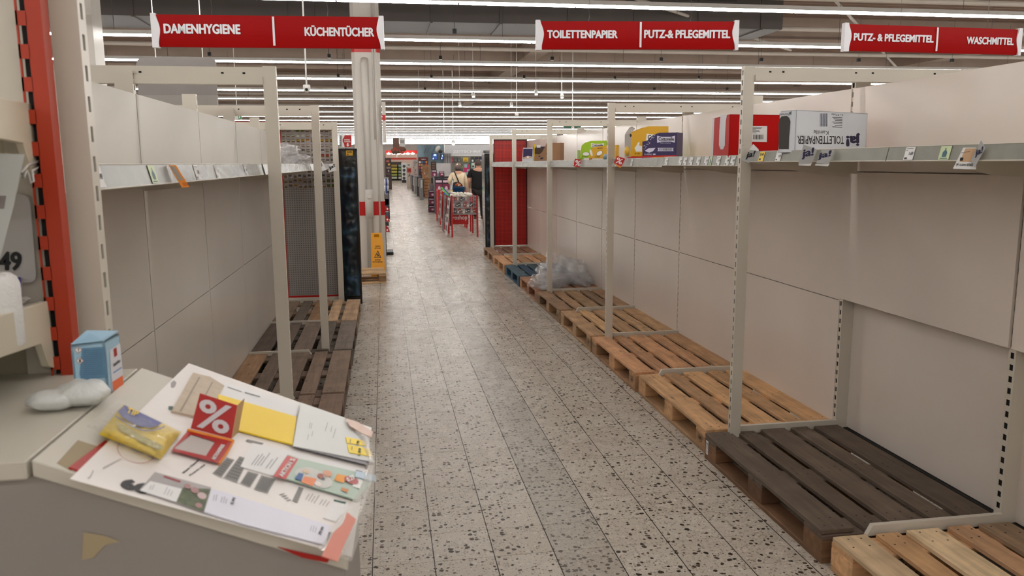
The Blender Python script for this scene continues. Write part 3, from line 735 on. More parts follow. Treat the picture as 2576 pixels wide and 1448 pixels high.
# ------------------------------------------------------------------ hanging aisle signs
SIGNR = paint('sign_red', (.58, .0, .0), .5, var=.02, spec=.12)
def aisle_sign(label, tl, tr, ztop, hz, divider, words, chains):
    A, B = atz(*tl, ztop), atz(*tr, ztop)
    r = (B-A).normalized(); n = r.cross(Z).normalized(); W = (B-A).length   # n = r x Z looks towards -y
    if n.y > 0: n = -n
    s = thing('aisle_sign', label, 'sign', (A+B)/2-Z*hz)
    k = 8; m = MB(); pts = []
    for i in range(k+1):                       # slightly bowed face
        t = i/k; pts.append(A - Z*hz*t + n*(.012*math.sin(math.pi*t)))
    back = [q - n*.02 for q in (A-Z*hz, A)]
    m.prism(pts+[A-Z*hz-n*.02, A-n*.02], r*W).build('board', SIGNR, s)
    f = PF(A+n*.013, n)
    for side, mk in ((0, 1), (1, -1)):
        q = A if side == 0 else B
        prof = []
        for i in range(13):
            t = i/12; prof.append(q + r*mk*(.026+.011*math.sin((t-.15)*2*math.pi*.9)+(.014*t if side == 0 else -.004*t)) - Z*hz*t*1.0 + n*.016)
        o_ = [q - r*mk*.012 + Z*.006 + n*.016, ] + [prof[0]+Z*.006] + prof[1:-1] + [prof[-1]-Z*.006, q - r*mk*.012 - Z*(hz+.006)+n*.016]
        MB().prism(o_, -n*.04).build('end_cap', paint('sign_white', (.86, .86, .88), .4), s)
    dx = W*divider
    MB().obox(A+r*dx-Z*hz*.04+n*.014, r*.014, -Z*hz*.9, n*.002).build('divider', MATS['sign_white'], s)
    m = MB()
    for w_, x0_, x1_, y0_, hh in words: text(m, w_, A+r*W*x0_-Z*hz*(1-y0_)+n*.0145, r, Z, w=W*(x1_-x0_), h=hz*hh, bold=.05, lift=.001)
    m.build('lettering', MATS['sign_white'], s)
    m = MB()
    for cx in chains:
        p0 = A+r*W*cx
        for q in range(60):
            z = p0.z+q*.04
            if z > 4.9: break
            m.tube([(p0.x+(.003 if q % 2 else -.003), p0.y-.006, z), (p0.x-(.003 if q % 2 else -.003), p0.y-.006, z+.038)], .0012, 3)
    ch = m.build('hanging_chain', paint('steel_wire', (.35, .34, .33), .4), s); ch['kind'] = 'stuff'
    return s
aisle_sign('red hanging sign lettered DAMENHYGIENE and KÜCHENTÜCHER', (384, 36), (960, 43), 2.6, .203, .515,
           [('DAMENHYGIENE', .045, .375, .40, .31), ('KÜCHENTÜCHER', .655, .965, .365, .345)], (.255, .76))
aisle_sign('red hanging sign lettered TOILETTENPAPIER and PUTZ-& PFLEGEMITTEL', (1352, 53), (1854, 54), 2.6, .188, .508,
           [('TOILETTENPAPIER', .047, .398, .38, .29), ('PUTZ-& PFLEGEMITTEL', .53, .965, .385, .30)], (.255, .765))
aisle_sign('red hanging sign lettered PUTZ- & PFLEGEMITTEL and WASCHMITTEL', (2127, 60), (2566, 74), 2.6, .185, .505,
           [('PUTZ- & PFLEGEMITTEL', .042, .49, .37, .29), ('WASCHMITTEL', .68, .96, .36, .29)], (.3, .8))

# ------------------------------------------------------------------ cartons on the high shelf
WB = paint('white_carton', (.83, .85, .88), .45, var=.02); BRN = paint('brown_card', (.60, .45, .33), .7, var=.08, scale=12, bump=.2)
YB_ = paint('amber_carton', (.86, .66, .12), .4, var=.02); PUR = paint('purple_carton', (.20, .16, .34), .4, var=.02); GRN = paint('lime_carton', (.62, .78, .06), .4, var=.02)
GREYIN = paint('card_inside', (.68, .65, .62), .7)
def carton(label, L_, N_, R_, z0, z1, mat, inside=GREYIN, open_top=False, th=.003, name='carton'):
    """upright carton, near corner N_, aisle side to L_, camera side to R_ (x, y pairs)"""
    L_, N_, R_ = [Vector((q[0], q[1], 0)) for q in (L_, N_, R_)]
    t = thing(name, label, 'box', ((N_.x+R_.x)/2, (N_.y+L_.y)/2, z0))
    a, b = L_-N_, R_-N_
    m = MB(); hh = Vector((0, 0, z1-z0)); O = N_+Vector((0, 0, z0))
    ua, ub = a.normalized()*th, b.normalized()*th
    m.obox(O, a, ub, hh); m.obox(O, b, ua, hh); m.obox(O+a-ua, b, ua, hh); m.obox(O+b-ub, a, ub, hh)
    m.obox(O, a, b, Vector((0, 0, th)))
    if not open_top: m.obox(O+hh-Z*th, a, b, Vector((0, 0, th)))
    m.build('box_body', mat, t)
    fn = b.normalized().cross(Z).normalized(); fa = Z.cross(a.normalized()).normalized()
    cen = N_+a*.5+b*.5
    if (N_+b*.5-cen).dot(fn) < 0: fn = -fn
    if (N_+a*.5-cen).dot(fa) < 0: fa = -fa
    return t, PF(O, fn), PF(O, fa)
t, fb, fa = carton('white carton with upside-down toilet paper lettering and an arched hole', (1.856+.012, 3.569), (1.886+.008, 3.467), (2.412, 3.711), 1.674, 1.868, WB)
m = MB()
def updown(f, mb, s, tl, tr, bl, bold=.03):       # lettering standing on its head
    return f.text(mb, s, tr, tl, (tr[0]+bl[0]-tl[0], tr[1]+bl[1]-tl[1]), bold)
updown(fb, m, 'TOILETTENPAPIER', (2006, 341), (2123, 342), (2006, 361), .01)
updown(fb, m, 'Kamille', (2047, 327), (2084, 329), (2047, 337), 0)
updown(fb, m, '16 x 70 Tücher', (2091, 285), (2121, 287), (2091, 290), .01)
for k in range(7): fb.poly(m, [(2094+k % 3*3, 294+k*4.0), (2119, 295+k*4.0), (2119, 296.4+k*4.0), (2094+k % 3*3, 295.4+k*4.0)])
m.build('lettering', BLACK, t)
m = MB(); updown(fb, m, 'ja!', (2128, 333), (2164, 334), (2128, 368), .06); m.build('logo', INK, t)
m = MB()
for k in range(9): fb.poly(m, [(2063+k*2.2, 285), (2064+k*2.2+(k % 2)*.5, 285), (2063.7+k*2.2+(k % 2)*.5, 318), (2062.7+k*2.2, 318)])
m.build('barcode', paint('slate_ink', (.33, .36, .45), .5), t)
m = MB(); fa.poly(m, [(1958.5, 375), (1958.5, 310), (1961, 299), (1966, 292.5), (1979, 291), (1985, 296), (1988.5, 305), (1987, 325), (1985, 345), (1984, 375)], .0012)
m.build('arched_hole', paint('hole_dark', (.26, .25, .24), .8), t)
m = MB(); updown(fa, m, 'ja!', (1984, 281), (1991, 279), (1984, 291), .03); updown(fa, m, 'TOILETTENPAPIER', (1960, 285), (1983, 284), (1960, 290), 0); m.build('end_lettering', BLACK, t)

# tall red carton with a cut-out, standing behind the front post
zb = 1.655
t, fb, fa = carton('red carton with a white slot cut and a white barcode label', (1.955, 4.54), (1.885, 4.17), (2.20, 4.21), zb, 1.89, paint('carton_red', (.72, .05, .04), .6, spec=.15), inside=WHITE)
m = MB(); fa.poly(m, [(1812, 294), (1812.5, 289), (1829, 288), (1826, 304), (1824, 345), (1823.5, 365), (1819, 375.5), (1812, 375.5), (1808.5, 364), (1809.5, 330)], .0012); m.build('slot_opening', paint('slot_white', (.76, .74, .76), .5), t)
m = MB(); fa.poly(m, [(1792.5, 297), (1798, 296), (1795, 320), (1793.5, 389), (1788, 389)], .0012); m.build('edge_strip', MATS['slot_white'], t)
m = MB(); fb.poly(m, [(1884, 317), (1930, 317), (1929, 357), (1884, 356)], .0012); m.build('label_paper', PAPER, t)
m = MB()
for k in range(6): fb.poly(m, [(1891, 320+k*2.7), (1891+[26, 24, 11, 19, 21, 12][k], 320+k*2.7), (1891+[26, 24, 11, 19, 21, 12][k], 321+k*2.7), (1891, 321+k*2.7)], .002)
rr = random.Random(5); x = 1895
while x < 1920:
    w_ = rr.choice((.7, .8, 1.6, 2.2)); fb.poly(m, [(x, 338.5), (x+w_, 338.5), (x+w_, 350.5), (x, 350.5)], .002); x += w_+rr.choice((.8, 1.2))
m.build('barcode', BLACK, t)

def xy(u, Y=None, X=None):
    r = ray(u, 380)
    return (r.x/r.y*Y, Y) if Y else (X, X*r.y/r.x)
def shaped_box(label, u0, X0, u1, Y1, depth, outline, mat, z0, name='tissue_box', inside=GREYIN, side=True):
    """box whose printed side face is outlined as in the photo; the outline is cut in a real panel"""
    a = Vector((*xy(u0, X=X0), 0)); b = Vector((*xy(u1, Y=Y1), 0)); d = (b-a).normalized(); n = Vector((d.y, -d.x, 0))
    if n.y > 0: n = -n
    t = thing(name, label, 'box', ((a.x+b.x)/2, (a.y+b.y)/2+depth/2, z0))
    f = PF(a, n); pts = [f.P(u, v) for u, v in outline]
    pts = [Vector((p.x, p.y, max(p.z, z0))) for p in pts]
    MB().prism(pts, -n*.003).build('printed_face', mat, t)
    MB().prism([p-n*depth for p in pts], n*.003).build('far_face', mat, t)
    zt = max(p.z for p in pts); zl = pts[-1].z
    L0, R0 = pts[0], max(pts, key=lambda p: (p-a).dot(d))
    m = MB(); m.obox(Vector((R0.x, R0.y, z0)), -n*depth, -d*.003, Vector((0, 0, zt-z0))); m.obox(Vector((L0.x, L0.y, z0)), -n*depth, d*.003, Vector((0, 0, (zt-z0)*.25)))
    m.obox(Vector((L0.x, L0.y, z0)), R0-L0-Z*(R0.z-L0.z), -n*depth, Vector((0, 0, .003)))
    m.build('card_walls', mat, t)
    return t, f
# large amber box with slanted top
t, f = shaped_box('large amber yellow tissue box with a slanted top and loose flaps', 1588, 1.90, 1680, 5.93, .22,
                  [(1586, 396), (1588, 334), (1629, 317.5), (1680, 317.5), (1680, 396)], YB_, zb)
m = MB(); f.poly(m, [(1572, 398), (1640, 398), (1640, 394), (1590, 393)]); m.build('red_stripe', RED, t)
m = MB(); f.poly(m, [(1627, 336), (1648, 339), (1644, 352), (1625, 353)]); f.poly(m, [(1596, 372), (1601, 366), (1605, 358), (1609, 357), (1608, 366), (1615, 367), (1615, 381), (1600, 381)], .0007); m.build('white_print', WHITEP, t)
m = MB(); f.text(m, 'C', (1629, 350), (1637, 350), (1630, 339)); f.text(m, '12 x 42', (1597, 388), (1609, 388), (1597, 384.5)); f.ellipse(m, 1586.5, 340.5, 2.6, 3.8); m.build('dark_print', BLACK, t)
q0 = f.P(1588, 334); m = MB(); m.add([f.P(1572, 337, -.19), f.P(1583, 321, -.13), f.P(1590, 317.5, -.1), f.P(1598, 323, -.06), f.P(1589, 333)], [(0, 1, 4), (1, 2, 3), (1, 3, 4)]); m.build('loose_flap', GREYIN, t)
MB().prism([f.P(1571.5, 396, -.18), f.P(1571.5, 338, -.18), f.P(1587, 334, -.004), f.P(1587, 396, -.004)], f.n*.001).build('inner_card', GREYIN, t)
pk = thing('tissue_pack', 'small yellow soft pack inside the open end of the amber box', 'pack', f.P(1580, 393, -.1))
MB().ball(f.P(1579, 380, -.09), .045, 12, 8, (.6, .8, .9)).build('pack_body', paint('soft_yellow', (.88, .70, .2), .35), pk, smooth=True)
# purple box
t, f = shaped_box('purple tissue box with dotted print and barcode on the high shelf', 1616, 1.885, 1702.5, 5.50, .16,
                  [(1616, 394), (1616, 356), (1628, 354), (1634, 346), (1645, 338.5), (1659, 333.5), (1702.5, 333), (1701, 393)], PUR, zb)
m = MB(); f.poly(m, [(1613, 396), (1702, 393), (1702, 390), (1614, 391.5)]); m.build('red_stripe', RED, t)
m = MB(); f.poly(m, [(1653, 341), (1664, 344), (1688, 344), (1698, 341), (1697.5, 358.5), (1688, 356), (1664, 356), (1653, 359)]); f.poly(m, [(1654, 371.5), (1694.5, 371.5), (1693, 376), (1694.5, 380), (1654, 380), (1656, 376)])
f.poly(m, [(1622, 379), (1632, 372.5), (1649, 371.5), (1643, 380), (1633, 384)], .0006); f.text(m, 'Moist to Luxury', (1661, 361), (1688, 361), (1661, 358.5)); f.text(m, '12 x REFILLS', (1621, 389.5), (1641, 389.5), (1621, 386)); f.poly(m, [(1643, 389.5), (1649, 389.5), (1649, 386), (1643, 386)])
for k in range(26):
    u = 1619+k*1.15; v = 372-k*1.25+rr.uniform(-5, 5); f.ellipse(m, u, v, .9, .8, 6)
m.build('white_print', paint('lilac_print', (.85, .84, .92), .5), t)
m = MB(); f.text(m, 'Cottonelle', (1656.5, 354), (1695.5, 354), (1656.5, 344.5), .03, lift=.0015)
x = 1658
while x < 1691: w_ = rr.choice((.5, .6, 1.1)); f.poly(m, [(x, 372.5), (x+w_, 372.5), (x+w_, 379), (x, 379)], .0015); x += w_+rr.choice((.6, .9))
m.build('logo', BLACK, t)
# lime and small amber boxes further along
t, f = shaped_box('lime green tissue box behind the small amber box', 1460, 1.90, 1525, 7.48, .16, [(1459, 397), (1461, 378), (1463, 366), (1472, 358.5), (1488, 354), (1525, 353.5), (1525, 397)], GRN, zb)
m = MB(); f.poly(m, [(1487, 360), (1497, 361.5), (1511, 361.5), (1519.5, 360), (1519, 370), (1486.5, 370)]); f.ellipse(m, 1474, 387, 9, 4.5, 14); m.build('white_print', WHITEP, t)
m = MB(); f.text(m, 'Cottonelle', (1489, 368.5), (1517, 368.5), (1489, 362), lift=.0014); f.ellipse(m, 1474, 387, 9.4, 4.9, 14, hole=.9, lift=.0012); f.text(m, '12x REFILLS', (1464, 395), (1479, 395), (1464, 392.5)); m.build('dark_print', BLACK, t)
t, f = shaped_box('small amber box in front of the lime green box', 1484, 1.885, 1552, 7.06, .12, [(1482, 398), (1484, 378), (1491, 371), (1520, 366), (1552, 364.5), (1552, 398)], YB_, zb)
m = MB(); f.ellipse(m, 1508, 385, 8.5, 5, 14, rot=-.5); f.poly(m, [(1526, 368), (1527, 379), (1546, 379), (1547, 368)]); f.ellipse(m, 1487, 384, 3, 9, 12, rot=-.3); m.build('white_print', WHITEP, t)
m = MB(); f.text(m, 'C', (1526.5, 378), (1530, 378), (1526.5, 370), lift=.0014); f.text(m, '24 x HULLS', (1497, 395), (1509, 395), (1497, 392.5)); f.text(m, 'THE REFILLS', (1502, 374.5), (1517, 373), (1502, 372)); f.ellipse(m, 1508, 385, 8.9, 5.4, 14, hole=.9, lift=.0012, rot=-.5); m.build('dark_print', BLACK, t)
# torn brown carton, purple-yellow carton inside, upright white-purple pack
t, f = shaped_box('brown carton torn open at the corner beside a front post', 1344, 1.90, 1409.5, 9.85, .2,
                  [(1344, 404), (1345, 388), (1349, 387), (1357, 388), (1364, 382), (1367, 376), (1372, 367), (1375, 360), (1380, 359), (1409.5, 359.5), (1409, 403)], BRN, zb)
m = MB(); f.ellipse(m, 1363, 398, 4.5, 2.4, 10, rot=-.3); f.ellipse(m, 1357, 393, 2.5, 1.3, 10); f.ellipse(m, 1376, 386, 1.6, 2.6, 8); m.build('dark_print', INK, t)
MB().obox(f.P(1345, 404, -.03), f.P(1372, 404, -.03)-f.P(1345, 404, -.03), -f.n*.12, Z*.16).build('inner_box', paint('brown_dark', (.30, .21, .15), .7), t)
bx_ = thing('tissue_box', 'yellow edged purple box standing inside the torn brown carton', 'box', f.P(1358, 402, -.1))
o = f.P(1341, 404, -.06); MB().obox(o, f.P(1372, 404, -.06)-o, -f.n*.1, Z*.178).build('box_body', PUR, bx_)
f2 = PF(o, f.n); m = MB(); f2.poly(m, [(1340.5, 404), (1343, 362), (1348, 362.5), (1346, 404)], .002); m.build('yellow_edge', YEL, bx_)
m = MB(); f2.poly(m, [(1350.5, 365), (1360, 365), (1359.5, 371), (1350, 371)], .002); m.build('white_patch', WHITEP, bx_)
t, f = shaped_box('upright white and purple pack with an orange ribbon print', 1314, 1.905, 1341, 10.75, .1, [(1313.5, 405.5), (1316, 371.5), (1341, 371.5), (1339, 405)], WB, zb)
m = MB(); f.poly(m, [(1316.3, 374), (1340, 374), (1339, 394), (1328, 392), (1316, 396)]); m.build('purple_print', PUR, t)
m = MB(); f.poly(m, [(1316, 397.5), (1328, 394), (1338.5, 395.5), (1338.5, 397.5), (1328, 396.5), (1316, 399.5)], .0008); f.ellipse(m, 1328, 395.5, 4, 4, 12, hole=.8, lift=.001); m.build('orange_print', paint('orange_print', (.86, .55, .25), .5), t)
m = MB(); f.ellipse(m, 1328, 395.5, 3.1, 3.1, 12, lift=.0012); m.build('badge', WHITEP, t)
# upright small pack by the lime box
pk = thing('tissue_pack', 'small grey-green pack standing by the lime green box', 'pack', (1.92, 7.0+.35, zb))
a = xy(1452.5, X=1.90); o = Vector((a[0], a[1], zb)); MB().obox(o, Vector((.03, 0, 0)), Vector((0, .06, 0)), Z*.10).build('pack_body', paint('pack_grey', (.72, .76, .6), .4), pk)
# soft blue pack
pk = thing('tissue_pack', 'pale blue soft pack on the shelf edge beside the small amber box', 'pack', (1.9, 6.3, zb)); a = xy(1519, X=1.888)
MB().ball((a[0]+.015, a[1]-.02, zb+.025), .03, 12, 8, (1, 1, .85)).build('pack_body', paint('soft_blue', (.55, .66, .72), .35), pk, smooth=True)

# ------------------------------------------------------------------ flags clipped to the rails
FLAG = paint('flag_card', (.66, .66, .66), .45); ORC = paint('orange_card', (.90, .55, .16), .5)
def flag(label, pts, X_, nrm, mat, words=(), leaf=None, leafmat=None, inkm=None, name='shelf_flag', cat='price flag'):
    cu = sum(p_[0] for p_ in pts)/len(pts); cv = sum(p_[1] for p_ in pts)/len(pts)
    o = atx(cu, cv, X_); f = PF(o, nrm)
    t = thing(name, label, cat, o)
    m = MB(); f.slab(m, pts, .0008); m.build('card', mat, t)
    if leaf:
        f2 = PF(o+f.n*-.003, (f.n+Vector((0, .35, 0))).normalized()); m = MB(); f2.slab(m, leaf, .0008); m.build('folded_leaf', leafmat or PAPER, t)
    m = MB(); w_ = False
    for a in words: f.text(m, a[0], a[1], a[2], a[3], a[4] if len(a) > 4 else .05, lift=.0014); w_ = True
    if w_: m.build('lettering', inkm or INK, t)
    return t, f
XFf = 1.858
nn = (-.75, -1, 0)
flag('grey white folded flag lettered ja! half covering the tall front post', [(1889, 377), (1910, 380), (1884, 410), (1865.5, 402.5)], XFf-.02, nn, FLAG, [('ja!', (1874, 402), (1896, 398), (1880, 382))], leaf=[(1886, 376), (1895, 362), (1908, 375), (1909, 380), (1890, 377)], leafmat=PAPER, inkm=BLACK)
flag('grey flag lettered ja! under the white carton, whole word visible', [(2021, 363), (2056, 376), (2042, 412), (2008, 411)], XFf, nn, FLAG, [('ja!', (2016, 402), (2046, 397), (2019, 375))], leaf=[(2010, 411), (2042, 411), (2039, 417), (2009, 416)])
flag('grey flag lettered ja! under the white carton, its word bent and cut', [(2067, 377), (2099, 376), (2085, 413), (2053, 410)], XFf, nn, FLAG, [('ja!', (2056, 404), (2089, 397), (2060, 384))], leaf=[(2052, 412), (2087, 412), (2083, 418), (2050, 416)])
t, f = flag('large white triangular flag with a brown ticket and ja! lettering on a bare shelf', [(2423.5, 371), (2456, 371), (2455, 426), (2397, 424)], XFf, nn, PAPER)
m = MB(); f.poly(m, [(2429, 373), (2462, 373), (2456, 407), (2414, 407)], .0014); m.build('ticket', paint('tan_ticket', (.78, .64, .50), .5), t)
m = MB(); f.text(m, 'CLEAN', (2413, 417), (2430, 417), (2414, 412), lift=.0016); f.text(m, 'SPONGE', (2432, 418), (2447, 418), (2433, 411), lift=.0016); f.text(m, 'ja!', (2405, 418), (2412, 416), (2406, 410), lift=.0016); f.poly(m, [(2418, 384), (2440, 380), (2440, 381.2), (2418, 385)], .0018); f.poly(m, [(2416, 396), (2424, 396), (2422, 404), (2414, 404)], .0018); m.build('lettering', BLACK, t)
f2 = PF(f.o+Vector((.0, -.004, 0)), (-1, -.35, 0)); m = MB(); f2.slab(m, [(2469, 352), (2479, 373), (2452, 421), (2443, 401)], .0008); m.build('folded_leaf', FLAG, t)
m = MB(); f2.text(m, 'ja!', (2452, 398), (2471, 389), (2455, 376), .04, lift=.0016); m.build('logo', INK, t)
t, f = flag('small red percent flag below the green box', [(1446.5, 398.8), (1463.5, 401), (1459.7, 421.5), (1442.3, 417.6)], XFf, nn, RED, [('%', (1445.5, 416), (1460, 418), (1448, 402), .02)], inkm=WHITEP)
t, f = flag('red percent flag clipped on the rail beside the second front post', [(1552, 392), (1573, 399), (1563, 418.5), (1544, 409)], XFf-.02, nn, RED, [('%', (1547.5, 408), (1563, 414.5), (1553, 394.5), .02)], inkm=WHITEP, leaf=[(1544, 409.5), (1563, 419), (1561, 422), (1552, 418)], leafmat=ORC)
nl = (.75, -1, 0)
flag('white flag lettered ja! tilted on the shelf by the grey perforated panel', [(821.7, 414), (840.8, 410), (846.7, 428.5), (827, 433.7)], -.55, nl, PAPER, [('ja!', (830, 429), (844, 421), (827, 419))], inkm=BLACK)
flag('white flag with only an exclamation mark showing beside a front post', [(803, 407), (810, 405.5), (816, 416), (821, 427), (806, 432)], -.55, nl, PAPER, [('!', (807.5, 421), (812, 415), (804, 413))], inkm=BLACK)
t, f = flag('yellow price ticket hanging at a slant from the rail', [(423, 415), (442, 415), (476.5, 470), (457.5, 472)], XFL+.012, (.9, -1, 0), ORC, name='hanging_ticket', cat='ticket')
m = MB(); f.poly(m, [(428, 418), (439, 418), (461, 452), (450, 454)], .0014); m.build('window', paint('ticket_grey', (.62, .58, .54), .5), t)
m = MB(); f.poly(m, [(458, 459), (470, 458), (474, 466), (462, 468)], .0014); m.build('print', paint('ticket_orange', (.80, .42, .1), .5), t)

# ------------------------------------------------------------------ heaps of clear plastic
BAG = paint('clear_plastic_bag', (.90, .90, .91), .10, alpha=.27, bump=1.0, bscale=22, var=.02, coat=1.0)
def heap(label, lobes, seed, base_z, name='plastic_heap', sub=3, amp=.06, freq=5):
    bm = bmesh.new()
    for (cx, cy, cz, rx, ry, rz) in lobes:
        q = bmesh.ops.create_icosphere(bm, subdivisions=sub+1, radius=1)
        for v in q['verts']:
            p = v.co.copy(); d = noise.noise(p*2.1+Vector((seed, cx*3, 0))); e_ = abs(noise.noise(p*5.0+Vector((0, seed, cy)))); g_ = noise.noise(p*11+Vector((seed, 1, 3)))
            k = 1+.42*d-.42*e_+.05*g_
            v.co = Vector((cx+p.x*rx*k, cy+p.y*ry*k, max(base_z+.002+.006*abs(g_), cz+p.z*rz*k)))
    me = bpy.data.meshes.new(name); c0 = Vector((lobes[0][0], lobes[0][1], base_z))
    for v in bm.verts: v.co -= c0
    bm.to_mesh(me); bm.free(); me.materials.append(BAG); me.polygons.foreach_set('use_smooth', [True]*len(me.polygons))
    o = put(name, me, None, c0); tag(o, label, 'plastic'); return o
heap('big heap of crumpled clear plastic film lying on the pallets', [(2.12, 9.62, .27, .26, .42, .24), (1.97, 9.35, .20, .26, .36, .13), (2.30, 9.75, .24, .24, .38, .22), (1.90, 9.2, .19, .18, .22, .09), (2.38, 9.5, .18, .16, .35, .10)], 3.3, .146)
heap('crumpled clear plastic bag on the high shelf by the perforated panel', [(-.68, 5.9, 1.69, .09, .16, .085), (-.70, 5.85, 1.74, .045, .07, .05), (-.62, 6.0, 1.66, .10, .2, .045)], 5.1, 1.627, name='plastic_bag', sub=3)

# ------------------------------------------------------------------ things between the perforated panel and the pillar
BLKP = paint('black_shrink_wrap', (.035, .045, .05), .16, var=.3, scale=9, bump=.8, bscale=9, coat=.6)
def cloth_mat():
    m, nt, b = newmat('dark_blue_cloth'); L = nt.links.new
    g = N(nt, 'ShaderNodeNewGeometry'); nz = N(nt, 'ShaderNodeTexNoise'); nz.inputs['Scale'].default_value = 5; nz.inputs['Detail'].default_value = 6; nz.inputs['Distortion'].default_value = 1.2; L(g.outputs['Position'], nz.inputs['Vector'])
    cr = N(nt, 'ShaderNodeValToRGB'); L(nz.outputs[0], cr.inputs[0]); e = cr.color_ramp.elements
    e[0].position = .35; e[0].color = srgb((.05, .06, .07)); e[1].position = .72; e[1].color = srgb((.22, .33, .46))
    q = cr.color_ramp.elements.new(.5); q.color = srgb((.07, .12, .18)); q = cr.color_ramp.elements.new(.6); q.color = srgb((.10, .19, .20))
    L(cr.outputs[0], b.inputs['Base Color']); b.inputs['Roughness'].default_value = .3; return m
CLOTHB = cloth_mat()
def dark_display(label, x0, x1, y0, y1, zt, bags):
    t = thing('display_carton', label, 'display', ((x0+x1)/2, (y0+y1)/2, 0))
    MB().box(x0, x1, y0, y1, .01, zt).build('carton_body', BLKP, t, bevel=.008)
    m = MB().box(x0-.006, x0+.01, y0-.006, y0+.01, 0, zt+.004).box(x1-.01, x1+.006, y0-.006, y0+.01, 0, zt+.004).box(x0-.006, x1+.006, y0-.006, y0+.004, zt-.02, zt+.004)
    m.build('edge_trim', BLACK, t)
    m = MB(); nx_, nz_ = 10, 70; vs = []; fs = []; a_, b_ = x0+.018, x1-.018
    for i in range(nx_+1):
        for k in range(nz_+1):
            u_, w_ = i/nx_, k/nz_; z_ = .10+w_*(zt-.30); p_ = Vector((u_*1.2, w_*bags*1.6, x0*7))
            d_ = .012+.022*abs(noise.noise(p_*1.3))+.010*noise.noise(p_*4.1)
            vs.append((a_+u_*(b_-a_), y0-d_*min(1, 6*min(u_, 1-u_)+.1), z_))
    for i in range(nx_):
        for k in range(nz_): q_ = i*(nz_+1)+k; fs.append((q_, q_+1, q_+nz_+2, q_+nz_+1))
    m.add(vs, fs); m.build('wrapped_cloth', CLOTHB, t, smooth=True)
    return t
dl = dark_display('tall black wrapped display with blue bags and a yellow number tag', -.515, -.305, 9.35, 9.75, 1.805, 6)
f = PF((-.4, 9.342, 1.7), (0, -1, 0)); m = MB(); f.poly(m, [(870.5, 378.5), (887.5, 378.5), (887.5, 391), (870.5, 391)], .001); yt = m.build('number_tag', paint('tag_amber', (.85, .66, .16), .5), dl)
m = MB(); f.text(m, '5291', (873, 384.5), (885, 384.5), (873, 380), .05, lift=.002); f.poly(m, [(872.5, 387.5), (877, 387.5), (877, 389), (872.5, 389)], .002); m.build('digits', BLACK, yt)
dark_display('tall black wrapped display standing at the end of the pallet row', 1.80, 1.965, 14.25, 14.7, 1.80, 4)
pap = thing('paper_pile', 'loose white papers lying on top of the black display', 'papers', (1.88, 14.4, 1.805))
for q in range(5):
    M_ = Matrix.Rotation(R.uniform(-.3, .3), 3, 'Z'); pts = [M_ @ Vector(a_)+Vector((1.885, 14.45, 1.812+q*.010)) for a_ in ((-.09, -.14, 0), (.09, -.14, .0), (.09, .14, .012), (-.09, .14, .02))]
    MB().prism(pts, (0, 0, .004)).build('sheet', PAPER if q % 2 else GREY, pap)
# KUNDEN-SCANNER sign on its post
t = thing('scanner_sign', 'red and white customer scanner sign with a down arrow beside the pillar', 'sign', (-.75, 13.4, 0))
f = PF((-.6, 13.4, 1.9), (0, -1, 0))
c0 = f.P(870, 371); MB().tube([(c0.x, 13.42, 0), (c0.x, 13.42, c0.z)], .02, 8).box(c0.x-.2, c0.x+.2, 13.2, 13.6, 0, .02).build('stand', GREY, t)
m = MB(); f.slab(m, [(853.5, 339), (884.5, 339), (884.5, 370.5), (853.5, 370.5)], .01); m.build('board', WHITEP, t)
m = MB(); f.poly(m, [(867, 339.5), (884, 339.5), (884, 345), (885, 352), (884, 370), (867, 370), (865.5, 362), (862, 356), (862, 350), (866, 344)], .0115); m.build('red_field', RED, t)
m = MB(); f.text(m, 'KUNDEN-', (866, 353), (881, 353), (866, 350), .04, .0125); f.text(m, 'SCANNER', (866, 357.5), (882, 357.5), (866, 354.5), .04, .0125)
f.poly(m, [(873, 359.5), (876.5, 359.5), (876.5, 364), (879, 364), (875, 369), (871, 364), (873, 364)], .0125); m.build('lettering', WHITEP, t)
m = MB()
for k in range(11): f.poly(m, [(854, 341+k*2.6), (859.5, 341+k*2.6), (859.5, 342.5+k*2.6), (854, 342.5+k*2.6)], .0125)
m.build('stripes', BLACK, t)
# half pallet and wet floor sign
hp = thing('half_pallet', 'small light pallet lying at the foot of the white pillar', 'pallet', (-.43, 11.23, 0)); hp.rotation_euler.z = .06
def hpc(name, cx, cy, cz, dx, dy, dz, c): o = put(name, plank_mesh(dx, dy, dz, WOODX), hp, (cx, cy, cz)); o.color = wcol(c, .08)
HC = (.74, .60, .44)
for q in range(5): hpc('top_board', 0, -.26+q*.13, .133, .8, .095, .020, HC)
for q in (-.35, 0, .35): hpc('cross_board', q, 0, .112, .1, .6, .022, HC)
for q in (-.35, 0, .35):
    for k in (-.25, 0, .25): hpc('block', q, k, .061, .1, .1, .08, (.62, .48, .34))
for q in (-.25, 0, .25): hpc('bottom_board', 0, q, .011, .8, .1, .02, HC)
wf = thing('wet_floor_sign', 'yellow folding wet floor sign standing by the pillar', 'sign', (-.13, 11.75, 0))
YS = paint('sign_yellow', (.90, .62, .03), .35, var=.02)
bl, br = Vector((-.228, 11.60, 0)), Vector((-.022, 11.60, 0)); top = Vector((0, .12, .635))
nrm = Vector((0, -.635, .12)).normalized(); nrm = Vector((0, -.98, .18)).normalized()
tl_, tr_ = bl+top+Vector((.012, 0, 0)), br+top+Vector((-.035, 0, 0))
def lerp(a, b, t_): return a+(b-a)*t_
m = MB(); th = Vector((0, .012, 0))
L1, L2 = lerp(bl, tl_, .90), lerp(bl, tl_, .965); R1, R2 = lerp(br, tr_, .90), lerp(br, tr_, .965)
m.prism([bl, br, R1, L1], th); m.prism([L2, R2, tr_, tl_], th)
